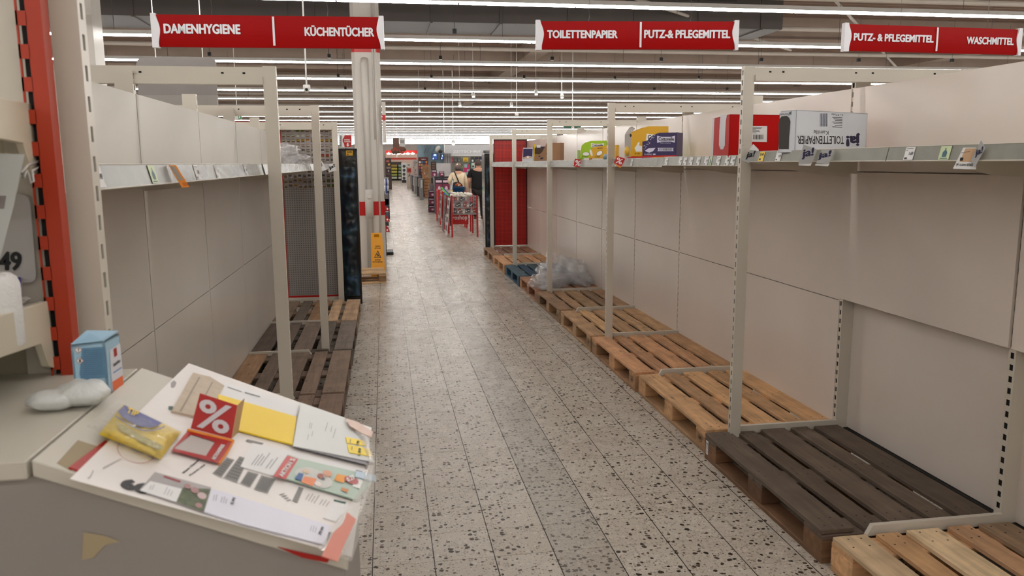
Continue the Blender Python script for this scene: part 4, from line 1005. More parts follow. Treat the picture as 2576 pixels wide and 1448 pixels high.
m.prism([L1, lerp(L1, R1, .28), lerp(L2, R2, .28), L2], th); m.prism([lerp(L1, R1, .72), R1, R2, lerp(L2, R2, .72)], th)
m.build('front_panel', YS, wf)
m = MB(); b2, r2 = bl+Vector((0, .30, 0)), br+Vector((0, .30, 0)); m.prism([b2, r2, tr_+th, tl_+th], th); m.build('rear_panel', YS, wf)
f = PF(bl, (0, -.635, .12)); m = MB()
for s_, v in (('CAUTION', 620.5), ('WET FLOOR', 625.5), ('ACHTUNG', 655), ('RUTSCHGEFAHR', 660)):
    w_ = {'CAUTION': 6.5, 'WET FLOOR': 8, 'ACHTUNG': 7.5, 'RUTSCHGEFAHR': 12.5}[s_]; f.text(m, s_, (950-w_, v), (950+w_, v), (950-w_, v-3.2), .05, .001)
f.poly(m, [(941, 648), (959.5, 648), (950.5, 629.5)], .001); m.build('lettering', BLACK, wf)
m = MB(); f.poly(m, [(943.5, 646.5), (957, 646.5), (950.5, 633)], .0016); m.build('triangle_field', YS, wf)
m = MB(); f.ellipse(m, 951, 637.5, 1.1, 1.1, 8, lift=.0022); f.poly(m, [(949, 639), (952, 639), (953.5, 643), (956, 646), (953, 645.5), (951, 643), (948.5, 646), (947, 645.5), (949.5, 642)], .0022); f.poly(m, [(945.5, 641), (949, 639.5), (949, 640.5), (946, 642)], .0022); m.build('slipping_figure', BLACK, wf)
# security dome camera, exit sign, rear of a board, red beam
t = thing('dome_camera', 'small white dome camera hanging on a rod under the ceiling', 'camera', (-.75, 8.5, 2.4))
cpt = aty(771.5, 222, 8.5)
MB().tube([(cpt.x, 8.5, cpt.z+.03), (cpt.x, 8.5, 4.9)], .008, 8).build('rod', LAMPM, t)
MB().lathe([(.001, -.045), (.02, -.04), (.032, -.022), (.036, 0), (.036, .03), (.03, .035), (.001, .036)], cpt, 16).build('housing', LAMPM, t, smooth=True)
MB().ball(cpt-Z*.012-Y*.022, .018, 10, 8).build('lens', BLACK, t, smooth=True)
t = thing('exit_sign', 'small green and white emergency exit sign above the shelving', 'sign', aty(598, 293, 16))
f = PF((0, 16, 0), (0, -1, 0)); m = MB(); f.slab(m, [(586, 286), (609, 286), (608, 300), (586, 300)], .04); m.build('box', LAMPM, t)
m = MB(); f.poly(m, [(598, 286.5), (608.5, 286.5), (607.5, 299), (600, 299)], .042); m.build('green_face', paint('exit_green', (.10, .55, .28), .4), t)
m = MB(); f.poly(m, [(602, 288), (605, 288), (604, 297), (601, 297)], .043); m.build('pictogram', WHITEP, t)
q = aty(597, 286, 16); MB().tube([(q.x, 15.98, q.z), (q.x, 15.98, 4.9)], .008, 6).build('rod', LAMPM, t)
t = thing('hanging_board', 'grey back of a large round-cornered hanging board', 'board', (-2.4, 10.5, 2.2))
f = PF((0, 10.5, 0), (0, -1, 0)); m = MB()
pts = [(354, 300), (346, 175), (344, 160), (348, 151), (358, 145)]+[(531, 145), (540, 149), (544, 158), (545, 175), (549, 300)]
f.slab(m, pts, .03); m.build('board_panel', paint('board_grey', (.52, .50, .49), .6), t)
m = MB(); f.slab(m, [(352, 240), (549, 240), (550, 320), (356, 320)], .05); m.build('lower_tray', paint('board_grey2', (.58, .56, .54), .6), t)
m = MB()
for u in (392, 510): q = f.P(u, 147); m.tube([(q.x, 10.5, q.z), (q.x, 10.5, 4.9)], .006, 6)
m.build('rods', LAMPM, t)
t = thing('red_fascia', 'red sign fascia above the shelving behind the perforated panel', 'sign', (-2, 15, 2.3))
f = PF((0, 17, 0), (0, -1, 0)); m = MB(); f.slab(m, [(560, 306), (838, 308), (838, 318), (560, 315)], .1); m.build('fascia', REDM, t)
q = f.P(700, 318); MB().box(q.x-.04, q.x+.04, 17.0, 17.08, 0, q.z).box(q.x-1.2, q.x-1.12, 17.0, 17.08, 0, q.z).build('posts', CREAM, t)
t = thing('green_sign', 'dark green hanging sign with a white drop emblem above the shelving', 'sign', aty(1437, 320, 20))
f = PF((0, 20, 0), (0, -1, 0)); m = MB(); f.slab(m, [(1417, 315), (1458, 315), (1461, 319), (1460, 323), (1417, 323)], .04); m.build('board', paint('sign_green', (.07, .30, .19), .4), t)
m = MB(); f.ellipse(m, 1441, 320, 3.6, 3.4, 12, lift=.042); f.poly(m, [(1438, 318), (1441, 314.5), (1444, 318)], .042); m.build('drop', WHITEP, t)
m = MB(); f.ellipse(m, 1441, 320.3, 1.8, 1.2, 8, lift=.044); m.build('drop_mark', REDM, t)
q = f.P(1440, 315); MB().tube([(q.x, 20, q.z), (q.x, 20, 4.9)], .01, 6).build('rod', LAMPM, t)
# small black plug boxes on wires
for q, (u, v, yy) in enumerate([(1143, 79, 12.2), (1108, 145, 16.2), (1085, 192, 19.2), (1069, 223, 22.4), (1318, 193, 19.2), (828, 141, 16), (851, 190, 19), (869, 221, 22), (527, 136, 16.5), (1389, 147, 16.2), (1546, 195, 19.2), (1663, 149, 16.2), (1757, 195, 19.2), (1915, 150, 16.2), (1646, 223, 22.4), (1829, 223, 22.4), (2160, 151, 16.2), (2395, 152, 16.2)]):
    c_ = aty(u, v, yy)
    t = thing('plug_box', f'small black plug box on a thin wire, {NTH[q]} counted along the rows from the top', 'socket', c_, 'hanging plug boxes')
    MB().box(c_.x-.03, c_.x+.03, yy-.03, yy+.03, c_.z-.035, c_.z+.035).build('box', BLACK, t); MB().tube([(c_.x, yy, c_.z+.03), (c_.x, yy, 4.9)], .004, 4).build('wire', MATS['steel_wire'], t)
# ------------------------------------------------------------------ mid distance: bins, people, displays
def pbox(m, u0, v0, u1, v1, Y_, dep, zmin=None):
    a, b = aty(u0, v1, Y_), aty(u1, v0, Y_); z0 = a.z if zmin is None else zmin
    m.box(min(a.x, b.x), max(a.x, b.x), Y_, Y_+dep, max(0.0, z0), b.z); return m
def pm(c, r_=.5): 
    n = 'hue_%02x%02x%02x' % tuple(int(q*255) for q in c); return paint(n, c, r_, var=.05, scale=8)
def pthing(name, label, cat, u0, v0, u1, v1, Y_, dep, part, c, zmin=None, group=None, r_=.5):
    p = aty((u0+u1)/2, v1, Y_); t = thing(name, label, cat, (p.x, Y_+dep/2, max(0, p.z if zmin is None else zmin)), group)
    pbox(MB(), u0, v0, u1, v1, Y_, dep, zmin).build(part, pm(c, r_), t); return t
def pface(Y_): return PF((0, Y_-.003, 0), (0, -1, 0))
WIREM = paint('chrome_wire', (.62, .62, .62), .3, metal=.7)
# -- wire basket tables in a row
def bin_table(label, x0, x1, y0, y1, fill, side):
    t = thing('wire_bin', label, 'basket table', ((x0+x1)/2, (y0+y1)/2, 0), 'red-legged wire bins')
    for xx in (x0, x1):
        for yy in (y0, y1): MB().tube([(xx, yy, 0), (xx, yy, .93)], .021, 10).build('leg', REDM, t)
    m = MB(); zb_, zt_ = .50, .90
    for k in range(6): z = zb_+(zt_-zb_)*k/5; m.tube([(x0, y0, z), (x1, y0, z), (x1, y1, z), (x0, y1, z), (x0, y0, z)], .0055 if k in (0, 2, 5) else .0035, 4)
    n = 14
    for k in range(n+1):
        xx = x0+(x1-x0)*k/n
        m.tube([(xx, y0, zt_), (xx, y0, zb_), (xx, y1, zb_), (xx, y1, zt_)], .0028, 3)
    for k in range(n+1):
        yy = y0+(y1-y0)*k/n; m.tube([(x0, yy, zt_), (x0, yy, zb_), (x1, yy, zb_), (x1, yy, zt_)], .0028, 3)
    m.build('basket_wires', WIREM, t)
    MB().box(x0-.004, x0+.004, y0+.05, y1-.05, .22 if side else .45, .88).build('side_panel', pm((.62, .09, .08)) if side else pm((.45, .36, .34)), t)
    return t
ys = [17.6, 19.0, 20.4, 21.8]
lab = ['red-legged wire bin with white goods heaped on top, first of the row', 'red-legged wire bin just behind the first one', 'red-legged wire bin third in the row', 'red-legged wire bin at the back of the row']
for k, yy in enumerate(ys): bin_table(lab[k], 1.47, 2.04, yy, yy+.95, k, k != 1)
sg = thing('bin_sign', 'red sign lettered roshop hanging low under the first wire bin', 'sign', (1.75, 18.0, .2))
MB().box(1.52, 1.90, 18.2, 18.215, .24, .50).build('board', RED, sg)
m = MB(); text(m, 'roshop', (1.535, 18.199, .32), X, Z, w=.34, h=.13, bold=.01); m.build('lettering', WHITEP, sg)
# poster boards leaning on the row side
for k, (y0, z0, z1, c, lb) in enumerate(((17.75, .15, .86, (.80, .76, .76), 'white poster board with dark pictures leaning on the first red bin'), (18.75, .2, .85, (.40, .30, .30), 'dark poster board between the first two red bins'), (20.2, .25, .85, (.66, .62, .60), 'grey poster board leaning on the third red bin'))):
    t = thing('poster_board', lb, 'poster', (1.43, y0+.3, z0)); MB().prism([(1.36, y0, 0.02), (1.36, y0+.6, .02), (1.445, y0+.6, z1), (1.445, y0, z1)], (.008, 0, 0)).build('board', pm(c), t)
    m = MB()
    for q in range(4): 
        zz = .12+q*.19; m.prism([(1.355+zz*.1, y0+.08, zz), (1.355+zz*.1, y0+.5, zz), (1.355+(zz+.12)*.1, y0+.5, zz+.12), (1.355+(zz+.12)*.1, y0+.08, zz+.12)], (-.002, 0, 0))
    m.build('print', pm((.30, .16, .15)), t)
# goods in the first bins: plush rolls, packets
for q in range(16):
    c = [(.90, .87, .82), (.86, .84, .80), (.78, .78, .78)][q % 3]
    x_, y_ = 1.53+(q % 6)*.075+R.uniform(-.02, .02), 17.75+(q//6)*.27+R.uniform(-.03, .03)
    t = thing('white_plush', 'small white soft toy in the heap on the first wire bin', 'soft toy', (x_, y_, .87), 'white soft toys in the first bin')
    MB().ball((x_, y_, .90+R.uniform(0, .05)), .05, 10, 7, (1.1, 1, .8)).build('body', paint('plush_white', (.92, .90, .86), .9), t, smooth=True)
    MB().ball((x_+R.uniform(-.03, .03), y_-.05, .94+R.uniform(0, .04)), .028, 8, 6).build('head', MATS['plush_white'], t, smooth=True)
for q in range(22):
    c = [(.20, .20, .22), (.62, .60, .58), (.62, .20, .14), (.75, .72, .68), (.35, .33, .32)][q % 5]
    x_, y_, z_ = 1.52+(q % 8)*.062, 17.66+(q//8)*.3, .54+(q//8)*.12
    t = thing('boxed_item', 'small dark or grey package inside the wire basket of the first bin', 'package', (x_, y_, z_), 'packages inside the first bin')
    M_ = Matrix.Rotation(R.uniform(-.6, .6), 3, 'Y'); o = Vector((x_, y_, z_))
    MB().obox(o, M_ @ Vector((.055, 0, 0)), (0, .12, 0), M_ @ Vector((0, 0, .09))).build('package_body', pm(c), t)
    MB().obox(o+Vector((0, -.002, 0))+M_ @ Vector((.012, 0, .03)), M_ @ Vector((.03, 0, 0)), (0, .002, 0), M_ @ Vector((0, 0, .02))).build('tag', PAPER, t)
for q in range(10):
    x_ = 1.53+(q % 5)*.11; y_ = 19.2+(q//5)*.4+1.4*(q % 2); c = [(.55, .16, .12), (.80, .74, .60), (.3, .3, .34), (.85, .65, .2)][q % 4]
    t = thing('boxed_item', 'package lying in one of the rear wire bins', 'package', (x_, y_, .9), 'packages in the rear bins')
    MB().obox((x_, y_, .86), (.09, .02, 0), (-.02, .14, 0), (0, 0, .07)).build('package_body', pm(c), t); MB().obox((x_+.01, y_+.01, .93), (.06, .013, 0), (-.01, .09, 0), (0, 0, .002)).build('tag', PAPER, t)
# blue folded baskets and bright handles
t = thing('basket_stack', 'stack of blue woven baskets standing behind the first wire bin', 'baskets', (1.9, 19.3, .9))
for q in range(6):
    a = atz(0, 0, 1.0) if False else None
    c0 = aty(1155.5, 489-q*3.4, 19.3); w_ = .135+.004*q
    MB().lathe([(w_*.9, -.012), (w_, 0), (w_+.008, .016), (w_, .018), (w_*.88, -.006), (.001, -.006)], (c0.x, 19.45, c0.z), 18).build('basket', pm((.08, .27, .43)), t)
c0 = aty(1155.5, 490, 19.3); MB().box(c0.x-.10, c0.x+.10, 19.35, 19.55, .86, c0.z).build('support_block', pm((.3, .25, .22)), t)
for lb, u0, v0, u1, v1, c in (('bright green stick standing in the wire bin', 1129, 492, 1111.5, 472.5, (.35, .75, .20)), ('blue stick leaning beside the green one', 1131, 490, 1116, 474, (.12, .30, .62)), ('light blue plastic scoop lying over the wire bin edge', 1137, 496, 1118, 487, (.18, .42, .72))):
    t = thing('plastic_stick', lb, 'stick', aty(u0, v0, 18.0)); a, b = aty(u0, v0, 18.0), aty(u1, v1, 18.3); MB().tube([a, b], .014, 6).build('shaft', pm(c), t); MB().ball(b, .024, 8, 6).build('tip', pm(c), t, smooth=True)
t = thing('hanging_pole', 'pale metal crutch leaning between the woman and the wire bins', 'crutch', aty(1131, 490, 23.0))
a, b = Vector((aty(1131.5, 492, 23.0).x-.08, 22.95, 0.0)), aty(1139, 452, 23.6); MB().tube([a, b], .018, 8).build('shaft', pm((.78, .80, .80)), t); MB().ball(b, .03, 8, 6).build('grip', GREY, t)

# -- people
def skin_mesh(name, joints, edges, mat, parent, root=0, sub=2):
    me = bpy.data.meshes.new(name); o0 = org(parent)
    me.from_pydata([tuple(Vector(j[0])-o0) for j in joints], edges, [])
    o = bpy.data.objects.new(name, me); COL.objects.link(o)
    md = o.modifiers.new('skin', 'SKIN'); md.use_smooth_shade = True
    for i, j in enumerate(joints):
        v = me.skin_vertices[0].data[i]; rr_ = j[1]; v.radius = rr_ if isinstance(rr_, tuple) else (rr_, rr_); v.use_root = (i == root)
    s_ = o.modifiers.new('sub', 'SUBSURF'); s_.levels = sub; s_.render_levels = sub
    dg = bpy.context.evaluated_depsgraph_get(); nm = bpy.data.meshes.new_from_object(o.evaluated_get(dg))
    bpy.data.objects.remove(o); nm.name = name; nm.materials.clear(); nm.materials.append(mat)
    nm.polygons.foreach_set('use_smooth', [True]*len(nm.polygons))
    return put(name, nm, parent)
SKIN = paint('skin', (.78, .58, .48), .5, var=.04)
def hand(parent, wrist, d, side, mat=SKIN):
    """palm with four fingers and a thumb, relaxed, pointing along d"""
    d = Vector(d).normalized(); s_ = d.cross(Vector((0, 1, 0))).normalized()*side
    w_ = Vector(wrist); j = [(w_, (.022, .016)), (w_+d*.045, (.035, .016)), (w_+d*.085, (.034, .014))]; e_ = [(0, 1), (1, 2)]
    for k, L_ in enumerate((.065, .078, .072, .055)):
        b0 = w_+d*.085+s_*(-.026+.0175*k); n_ = len(j)
        j += [(b0, .0085), (b0+d*L_*.5+Vector((0, -.012, 0)), .008), (b0+d*L_*.9+Vector((0, -.03, 0)), .007)]; e_ += [(2, n_), (n_, n_+1), (n_+1, n_+2)]
    n_ = len(j); j += [(w_+d*.04-s_*.035, .011), (w_+d*.075-s_*.052+Vector((0, -.015, 0)), .009)]; e_ += [(1, n_), (n_, n_+1)]
    return j, e_
def person(label, base, yaw, pose, hgt):
    t = thing('person', label, 'person', base)
    M_ = Matrix.Rotation(yaw, 3, 'Z'); b = Vector(base)
    def W(p): return b + M_ @ (Vector(p)*hgt)
    return t, W
# woman in a cream jacket, seen from behind, leaning on her arm
pb = aty(1155, 560, 24.3); t, W = person('elderly woman in a cream jacket with a patterned shoulder bag, seen from behind', (pb.x, 24.3, 0), 0, None, 1.64)
J = [((0, 0, .53), .075), ((.0, -.005, .62), .075), ((0, .02, .74), .075), ((.0, .035, .81), .06), ((.0, .045, .86), .034), ((.0, .055, .905), .05), ((0, .06, .955), .055),
     ((.055, 0, .50), .05), ((.06, 0, .28), .036), ((.065, .005, .05), .024), ((.07, .05, .018), .024),
     ((-.055, 0, .50), .05), ((-.06, 0, .28), .036), ((-.065, .005, .05), .024), ((-.07, .05, .018), .024),
     ((.105, .03, .80), .032), ((.135, .0, .64), .026), ((.14, .08, .53), .018), ((.14, .11, .49), .02),
     ((-.105, .03, .80), .032), ((-.165, .0, .67), .026), ((-.12, .09, .62), .018), ((-.10, .12, .61), .02)]
E_ = [(0, 1), (1, 2), (2, 3), (3, 4), (4, 5), (5, 6), (0, 7), (7, 8), (8, 9), (9, 10), (0, 11), (11, 12), (12, 13), (13, 14), (3, 15), (15, 16), (16, 17), (17, 18), (3, 19), (19, 20), (20, 21), (21, 22)]
def js(L_, sc, k=1.0): return [(W(p), tuple(q*sc*k for q in (r_ if isinstance(r_, tuple) else (r_, r_)))) for p, r_ in L_]
skin_mesh('body', js(J, 1.64), E_, SKIN, t)
CRJ = paint('cream_jacket', (.90, .82, .70), .85, var=.08, scale=9, bump=.5, bscale=14)
JC = [((0, .0, .47), (.115, .10)), ((.0, -.01, .56), (.118, .10)), ((.0, -.005, .66), (.115, .09)), ((0, .02, .76), (.115, .08)), ((.0, .035, .82), (.075, .06)),
      ((.11, .03, .79), .046), ((.145, .0, .65), .042), ((.148, .07, .545), .034), ((-.11, .03, .79), .046), ((-.175, .0, .675), .045), ((-.135, .08, .625), .036)]
skin_mesh('jacket', js(JC, 1.64), [(0, 1), (1, 2), (2, 3), (3, 4), (3, 5), (5, 6), (6, 7), (3, 8), (8, 9), (9, 10)], CRJ, t)
DT = paint('dark_trousers', (.16, .15, .16), .8)
skin_mesh('trousers', js([((0, 0, .50), .085), ((.058, 0, .46), .062), ((.06, 0, .27), .048), ((.065, 0, .05), .036), ((-.058, 0, .46), .062), ((-.06, 0, .27), .048), ((-.065, 0, .05), .036)], 1.64), [(0, 1), (1, 2), (2, 3), (0, 4), (4, 5), (5, 6)], DT, t)
for s_ in (1, -1): skin_mesh('shoe', js([((s_*.065, -.02, .018), .026), ((s_*.068, .04, .018), .028), ((s_*.07, .09, .014), .02)], 1.64), [(0, 1), (1, 2)], BLACK, t)
HAIR = paint('grey_hair', (.42, .38, .36), .8, var=.25, scale=40, bump=.8, bscale=60)
m = MB(); hc = W((0, .05, .935)); m.ball(hc, .118, 18, 12, (.92, 1.0, 1.02)); hp_ = m.build('hair', HAIR, t, smooth=True)
m = MB(); m.ball(W((0, .035, .878)), .085, 14, 8, (1, .8, .6)); m.build('hair_bun', paint('dark_hair', (.20, .17, .16), .8), t, smooth=True)
for k in range(5): MB().ball(hc+Vector((-.05+.025*k, -.075, .05+.02*math.sin(k*2))), .026, 8, 6).build('hair_clip', pm([(.80, .55, .50), (.85, .80, .78)][k % 2]), t, smooth=True)
hx = W((0, .155, .93))
MB().ball(W((0, .112, .925)), .018, 8, 6, (.8, 1, 1.2)).build('nose', SKIN, t, smooth=True)
for s_ in (1, -1):
    MB().ball(W((s_*.02, .108, .94)), .011, 8, 6).build('eye', BLACK, t, smooth=True); MB().ball(W((s_*.062, .05, .925)), .024, 8, 6, (.4, .8, 1.2)).build('ear', SKIN, t, smooth=True)
MB().ball(W((0, .108, .905)), .02, 8, 6, (1.2, .4, .35)).build('mouth', pm((.62, .32, .30)), t, smooth=True)
j_, e_ = hand(t, W((-.10, .12, .61)), (.5, .8, -.1), 1); skin_mesh('hand', j_, e_, SKIN, t, sub=1)
j_, e_ = hand(t, W((.14, .11, .49)), (0, .4, -1), 1); skin_mesh('hand', j_, e_, SKIN, t, sub=1)
bg = thing('shoulder_bag', 'dark shoulder bag with orange flower print on the woman in the cream jacket', 'bag', W((-.05, -.13, .52)))
cb = W((-.025, -.105, .585)); M_ = Matrix.Rotation(.35, 3, 'Y')
MB().ball(cb, .17, 16, 10, (.95, .28, .72), M_).build('bag_body', paint('bag_black', (.06, .055, .06), .6), bg, smooth=True)
for k, (dx, dz, c) in enumerate(((.0, .07, (.85, .45, .25)), (.06, .04, (.88, .60, .42)), (-.05, .03, (.75, .30, .15)), (.02, .015, (.90, .75, .60)), (.09, -.01, (.6, .25, .15)))):
    MB().ball(cb+Vector((dx, -.042, dz)), .035, 8, 6, (1, .25, .8)).build('flower_print', pm(c), bg, smooth=True)
m = MB(); m.tube([cb+Vector((.03, -.01, .11)), W((-.02, -.105, .70)), W((-.055, -.075, .79)), W((-.07, .0, .845)), W((-.07, .07, .82))], .02, 8); m.build('strap', BLACK, bg, smooth=True)
# man in black, seen from behind
pb = aty(1205, 553, 23.3); t, W = person('man in a black t-shirt and dark trousers seen from behind beside the black display', (pb.x+.0, 23.3, 0), 0, None, 1.74)
J2 = [((0, 0, .53), .08), ((.0, 0, .62), .08), ((0, .0, .74), .08), ((.0, 0, .815), .065), ((.0, .01, .86), .036), ((.0, .015, .905), .048), ((0, .018, .955), .052),
     ((.06, 0, .50), .055), ((.06, 0, .28), .038), ((.06, .005, .05), .026), ((.065, .05, .018), .025),
     ((-.06, 0, .50), .055), ((-.06, 0, .28), .038), ((-.06, .005, .05), .026), ((-.065, .05, .018), .025),
     ((.115, .0, .80), .036), ((.15, -.01, .65), .029), ((.14, .06, .52), .021), ((.135, .08, .49), .022),
     ((-.115, .0, .80), .036), ((-.165, -.005, .65), .029), ((-.15, .08, .55), .021), ((-.135, .12, .54), .022)]
def js(L_, sc, k=1.0): return [(W(p), tuple(q*sc*k for q in (r_ if isinstance(r_, tuple) else (r_, r_)))) for p, r_ in L_]
skin_mesh('body', js(J2, 1.74), E_, SKIN, t)
BT = paint('black_shirt', (.035, .035, .04), .85, bump=.3, bscale=12)
skin_mesh('t_shirt', js([((0, 0, .45), (.135, .085)), ((0, 0, .56), (.14, .095)), ((.0, 0, .68), (.125, .085)), ((0, .0, .77), (.12, .075)), ((0, .0, .825), (.07, .05)), ((.12, 0, .80), .05), ((.155, -.005, .69), .047), ((-.12, 0, .80), .05), ((-.17, -.003, .69), .047)], 1.74), [(0, 1), (1, 2), (2, 3), (3, 4), (3, 5), (5, 6), (3, 7), (7, 8)], BT, t)
skin_mesh('trousers', js([((0, 0, .51), .09), ((.06, 0, .46), .066), ((.062, 0, .27), .05), ((.062, 0, .03), .04), ((-.06, 0, .46), .066), ((-.062, 0, .27), .05), ((-.062, 0, .03), .04)], 1.74), [(0, 1), (1, 2), (2, 3), (0, 4), (4, 5), (5, 6)], paint('dark_brown_trousers', (.10, .075, .07), .8), t)
for s_ in (1, -1): skin_mesh('shoe', js([((s_*.062, -.025, .018), .026), ((s_*.062, .04, .018), .028), ((s_*.066, .09, .014), .02)], 1.74), [(0, 1), (1, 2)], pm((.28, .20, .15)), t)
m = MB(); m.ball(W((0, .012, .945)), .112, 16, 10, (.88, .98, .98)); m.build('hair', paint('short_grey_hair', (.36, .31, .29), .8, var=.2, scale=40, bump=.6, bscale=70), t, smooth=True)
MB().ball(W((0, .072, .93)), .018, 8, 6, (.8, 1, 1.2)).build('nose', SKIN, t, smooth=True)
for s_ in (1, -1):
    MB().ball(W((s_*.02, .068, .945)), .011, 8, 6).build('eye', BLACK, t, smooth=True); MB().ball(W((s_*.06, .01, .93)), .026, 8, 6, (.4, .8, 1.2)).build('ear', SKIN, t, smooth=True)
MB().ball(W((0, .068, .908)), .02, 8, 6, (1.2, .4, .35)).build('mouth', pm((.62, .32, .30)), t, smooth=True)
j_, e_ = hand(t, W((-.135, .12, .54)), (.2, .9, -.3), 1); skin_mesh('hand', j_, e_, SKIN, t, sub=1)
j_, e_ = hand(t, W((.135, .08, .49)), (0, .2, -1), 1); skin_mesh('hand', j_, e_, SKIN, t, sub=1)

# -- shopping cart behind them
ct = thing('shopping_cart', 'shopping cart with a tan front panel between the woman and the man', 'cart', (2.6, 25.6, 0))
a, b = aty(1171, 500, 25.2), aty(1192, 452, 25.2); x0, x1 = a.x, b.x; m = MB()
for k in range(7): z = .55+.07*k; m.tube([(x0, 25.2, z), (x1, 25.2, z), (x1, 26.0, z), (x0, 26.0, z), (x0, 25.2, z)], .004, 4)
for k in range(9): xx = x0+(x1-x0)*k/8; m.tube([(xx, 25.2, 1.0), (xx, 25.2, .55), (xx, 26.0, .55), (xx, 26.0, .97)], .003, 4)
m.build('wire_basket', WIREM, ct)
MB().box(x0+.01, x0+.14, 25.185, 25.2, .55, 1.06).build('panel', pm((.66, .56, .48)), ct); MB().box(x0+.16, x1-.02, 25.185, 25.2, .50, .86).build('panel', pm((.72, .64, .56)), ct)
MB().tube([(x0, 25.15, 1.04), (x1, 25.15, 1.04)], .015, 8).build('handle', REDM, ct)
for xx in (x0+.03, x1-.03):
    for yy in (25.25, 25.95): MB().tube([(xx, yy, .55), (xx, yy, .1)], .01, 6).build('leg', WIREM, ct); MB().lathe([(.001, -.012), (.05, -.012), (.05, .012), (.001, .012)], (xx, yy, .05), 12).build('caster', BLACK, ct)

# ------------------------------------------------------------------ newspaper wall and its fittings (about 42 m away)
YW = 42.0
NW = thing('partition_wall', 'pale grey partition lettered ZEITSCHRIFTEN above a wall of hanging goods', 'wall', (3.5, YW, 0))
x0 = aty(1050, 400, YW).x; xm = aty(1118, 400, YW).x; zt_ = aty(1150, 364, YW).z
MB().box(xm, 9.5, YW, YW+.1, 0, zt_).build('light_panel', paint('zeit_panel', (.80, .80, .81), .5, var=.03), NW)
MB().box(x0, xm, YW-.01, YW+.1, 0, zt_).build('blue_grey_panel', paint('blue_grey_art', (.42, .50, .54), .5, var=.35, scale=1.2), NW)
m = MB(); f = pface(YW-.012)
for a_ in ([(1065, 385), (1068, 385), (1078, 367), (1075, 367)], [(1072, 385), (1075, 385), (1084, 368), (1082, 368)], [(1086, 384), (1088, 384), (1096, 367), (1093, 367)], [(1069, 397), (1070, 397), (1070, 366), (1069, 366)]): f.poly(m, a_)
m.build('grey_strokes', pm((.30, .37, .41)), NW)
f = pface(YW); m = MB(); f.text(m, 'ZEITSCHRIFTEN', (1139, 384.3), (1235, 384.3), (1139, 378), .03, .02)
m.build('lettering', paint('letter_white', (.96, .96, .96), .3), NW)
MB().box(xm+.3, 9.5, YW-.03, YW, aty(1150, 392, YW).z, aty(1150, 389.8, YW).z).build('ledge', WHITEP, NW)
MB().box(xm, 9.5, YW-.02, YW-.004, .3, aty(1150, 391, YW).z).build('hook_board', pm((.52, .51, .46)), NW)
def wall_item(label, u0, v0, u1, v1, c, c2=None, group=None, dep=.05, dy=.12):
    t = pthing('hanging_pack', label, 'pack', u0, v0, u1, v1, YW-dy, dep, 'pouch', c, group=group)
    f = pface(YW-dy); m = MB(); um, vm = (u0+u1)/2, (v0+v1)/2
    f.poly(m, [(u0+(u1-u0)*.2, v1-(v1-v0)*.15), (u1-(u1-u0)*.2, v1-(v1-v0)*.15), (u1-(u1-u0)*.25, v1-(v1-v0)*.5), (u0+(u1-u0)*.2, v1-(v1-v0)*.5)])
    m.build('print', pm(c2 or (.85, .85, .83)), t); q = aty(um, v0, YW-dy); MB().tube([(q.x, YW-dy-.01, q.z+.02), (q.x, YW, q.z+.02)], .006, 4).build('hook', WIREM, t)
    return t
wall_item('pink heart shaped pack hanging high on the goods wall', 1135.5, 395, 1141.5, 409, (.62, .28, .33), (.75, .4, .42))
wall_item('grey bag pack on the goods wall next to the pink one', 1142.5, 395, 1150, 407, (.33, .34, .33), (.45, .46, .45))
wall_item('grey bag pack on the goods wall, second from the pink one', 1151.5, 395, 1159.5, 407, (.36, .37, .36), (.5, .5, .48))
wall_item('bright yellow pack on the goods wall above the teal and magenta column', 1165, 396, 1178, 406.5, (.85, .68, .10), (.70, .55, .1))
wall_item('green pack low on the goods wall beside the woman', 1161, 412, 1168, 424, (.20, .42, .20), (.5, .6, .4))
wall_item('green pack on the goods wall beside the teal column', 1180, 409, 1184.5, 421, (.10, .38, .2), (.3, .5, .4))
for k, (u, c, lb) in enumerate(((1185, (.20, .20, .22), 'first'), (1195, (.12, .12, .14), 'second'), (1205, (.16, .15, .28), 'third'))):
    wall_item(f'black and white glove card on the goods wall, {lb} of the upper three', u, 394, u+8, 409, c, (.85, .86, .88))
wall_item('tall pale card with black gloves on the goods wall', 1186, 409, 1194.5, 423, (.80, .86, .84), (.25, .25, .25))
wall_item('black and white patterned card beside the head of the man', 1196, 411, 1203, 423, (.22, .22, .24), (.80, .80, .80))
for q in range(6): wall_item('small dark pack low on the goods wall between the two people', 1160+q*7.5, 426, 1165+q*7.5, 436+(q % 2)*4, [(.25, .3, .25), (.3, .28, .3), (.2, .22, .26)][q % 3], group='dark packs low on the goods wall')
t = pthing('colour_column', 'teal and magenta checked display column behind the woman', 'display', 1167.5, 413, 1182, 459, 27.5, .35, 'column', (.70, .12, .36), zmin=0)
f = pface(27.5); m = MB()
for a_ in ((1168, 413, 1175, 421.5, 0), (1175, 426, 1182, 438, 1), (1168, 433, 1174.5, 446, 1)): f.poly(m, [(a_[0], a_[3]), (a_[2], a_[3]), (a_[2], a_[1]), (a_[0], a_[1])])
m.build('pale_panel', pm((.52, .68, .68)), t); m = MB(); f.ellipse(m, 1178.5, 432, 2, 3, 10, lift=.001); m.build('picture_spot', pm((.3, .15, .2)), t)
t = pthing('counter_ledge', 'black narrow counter ledge on the goods wall', 'shelf', 1181, 424.5, 1204, 427, YW-.5, .5, 'ledge', (.06, .06, .07)); 
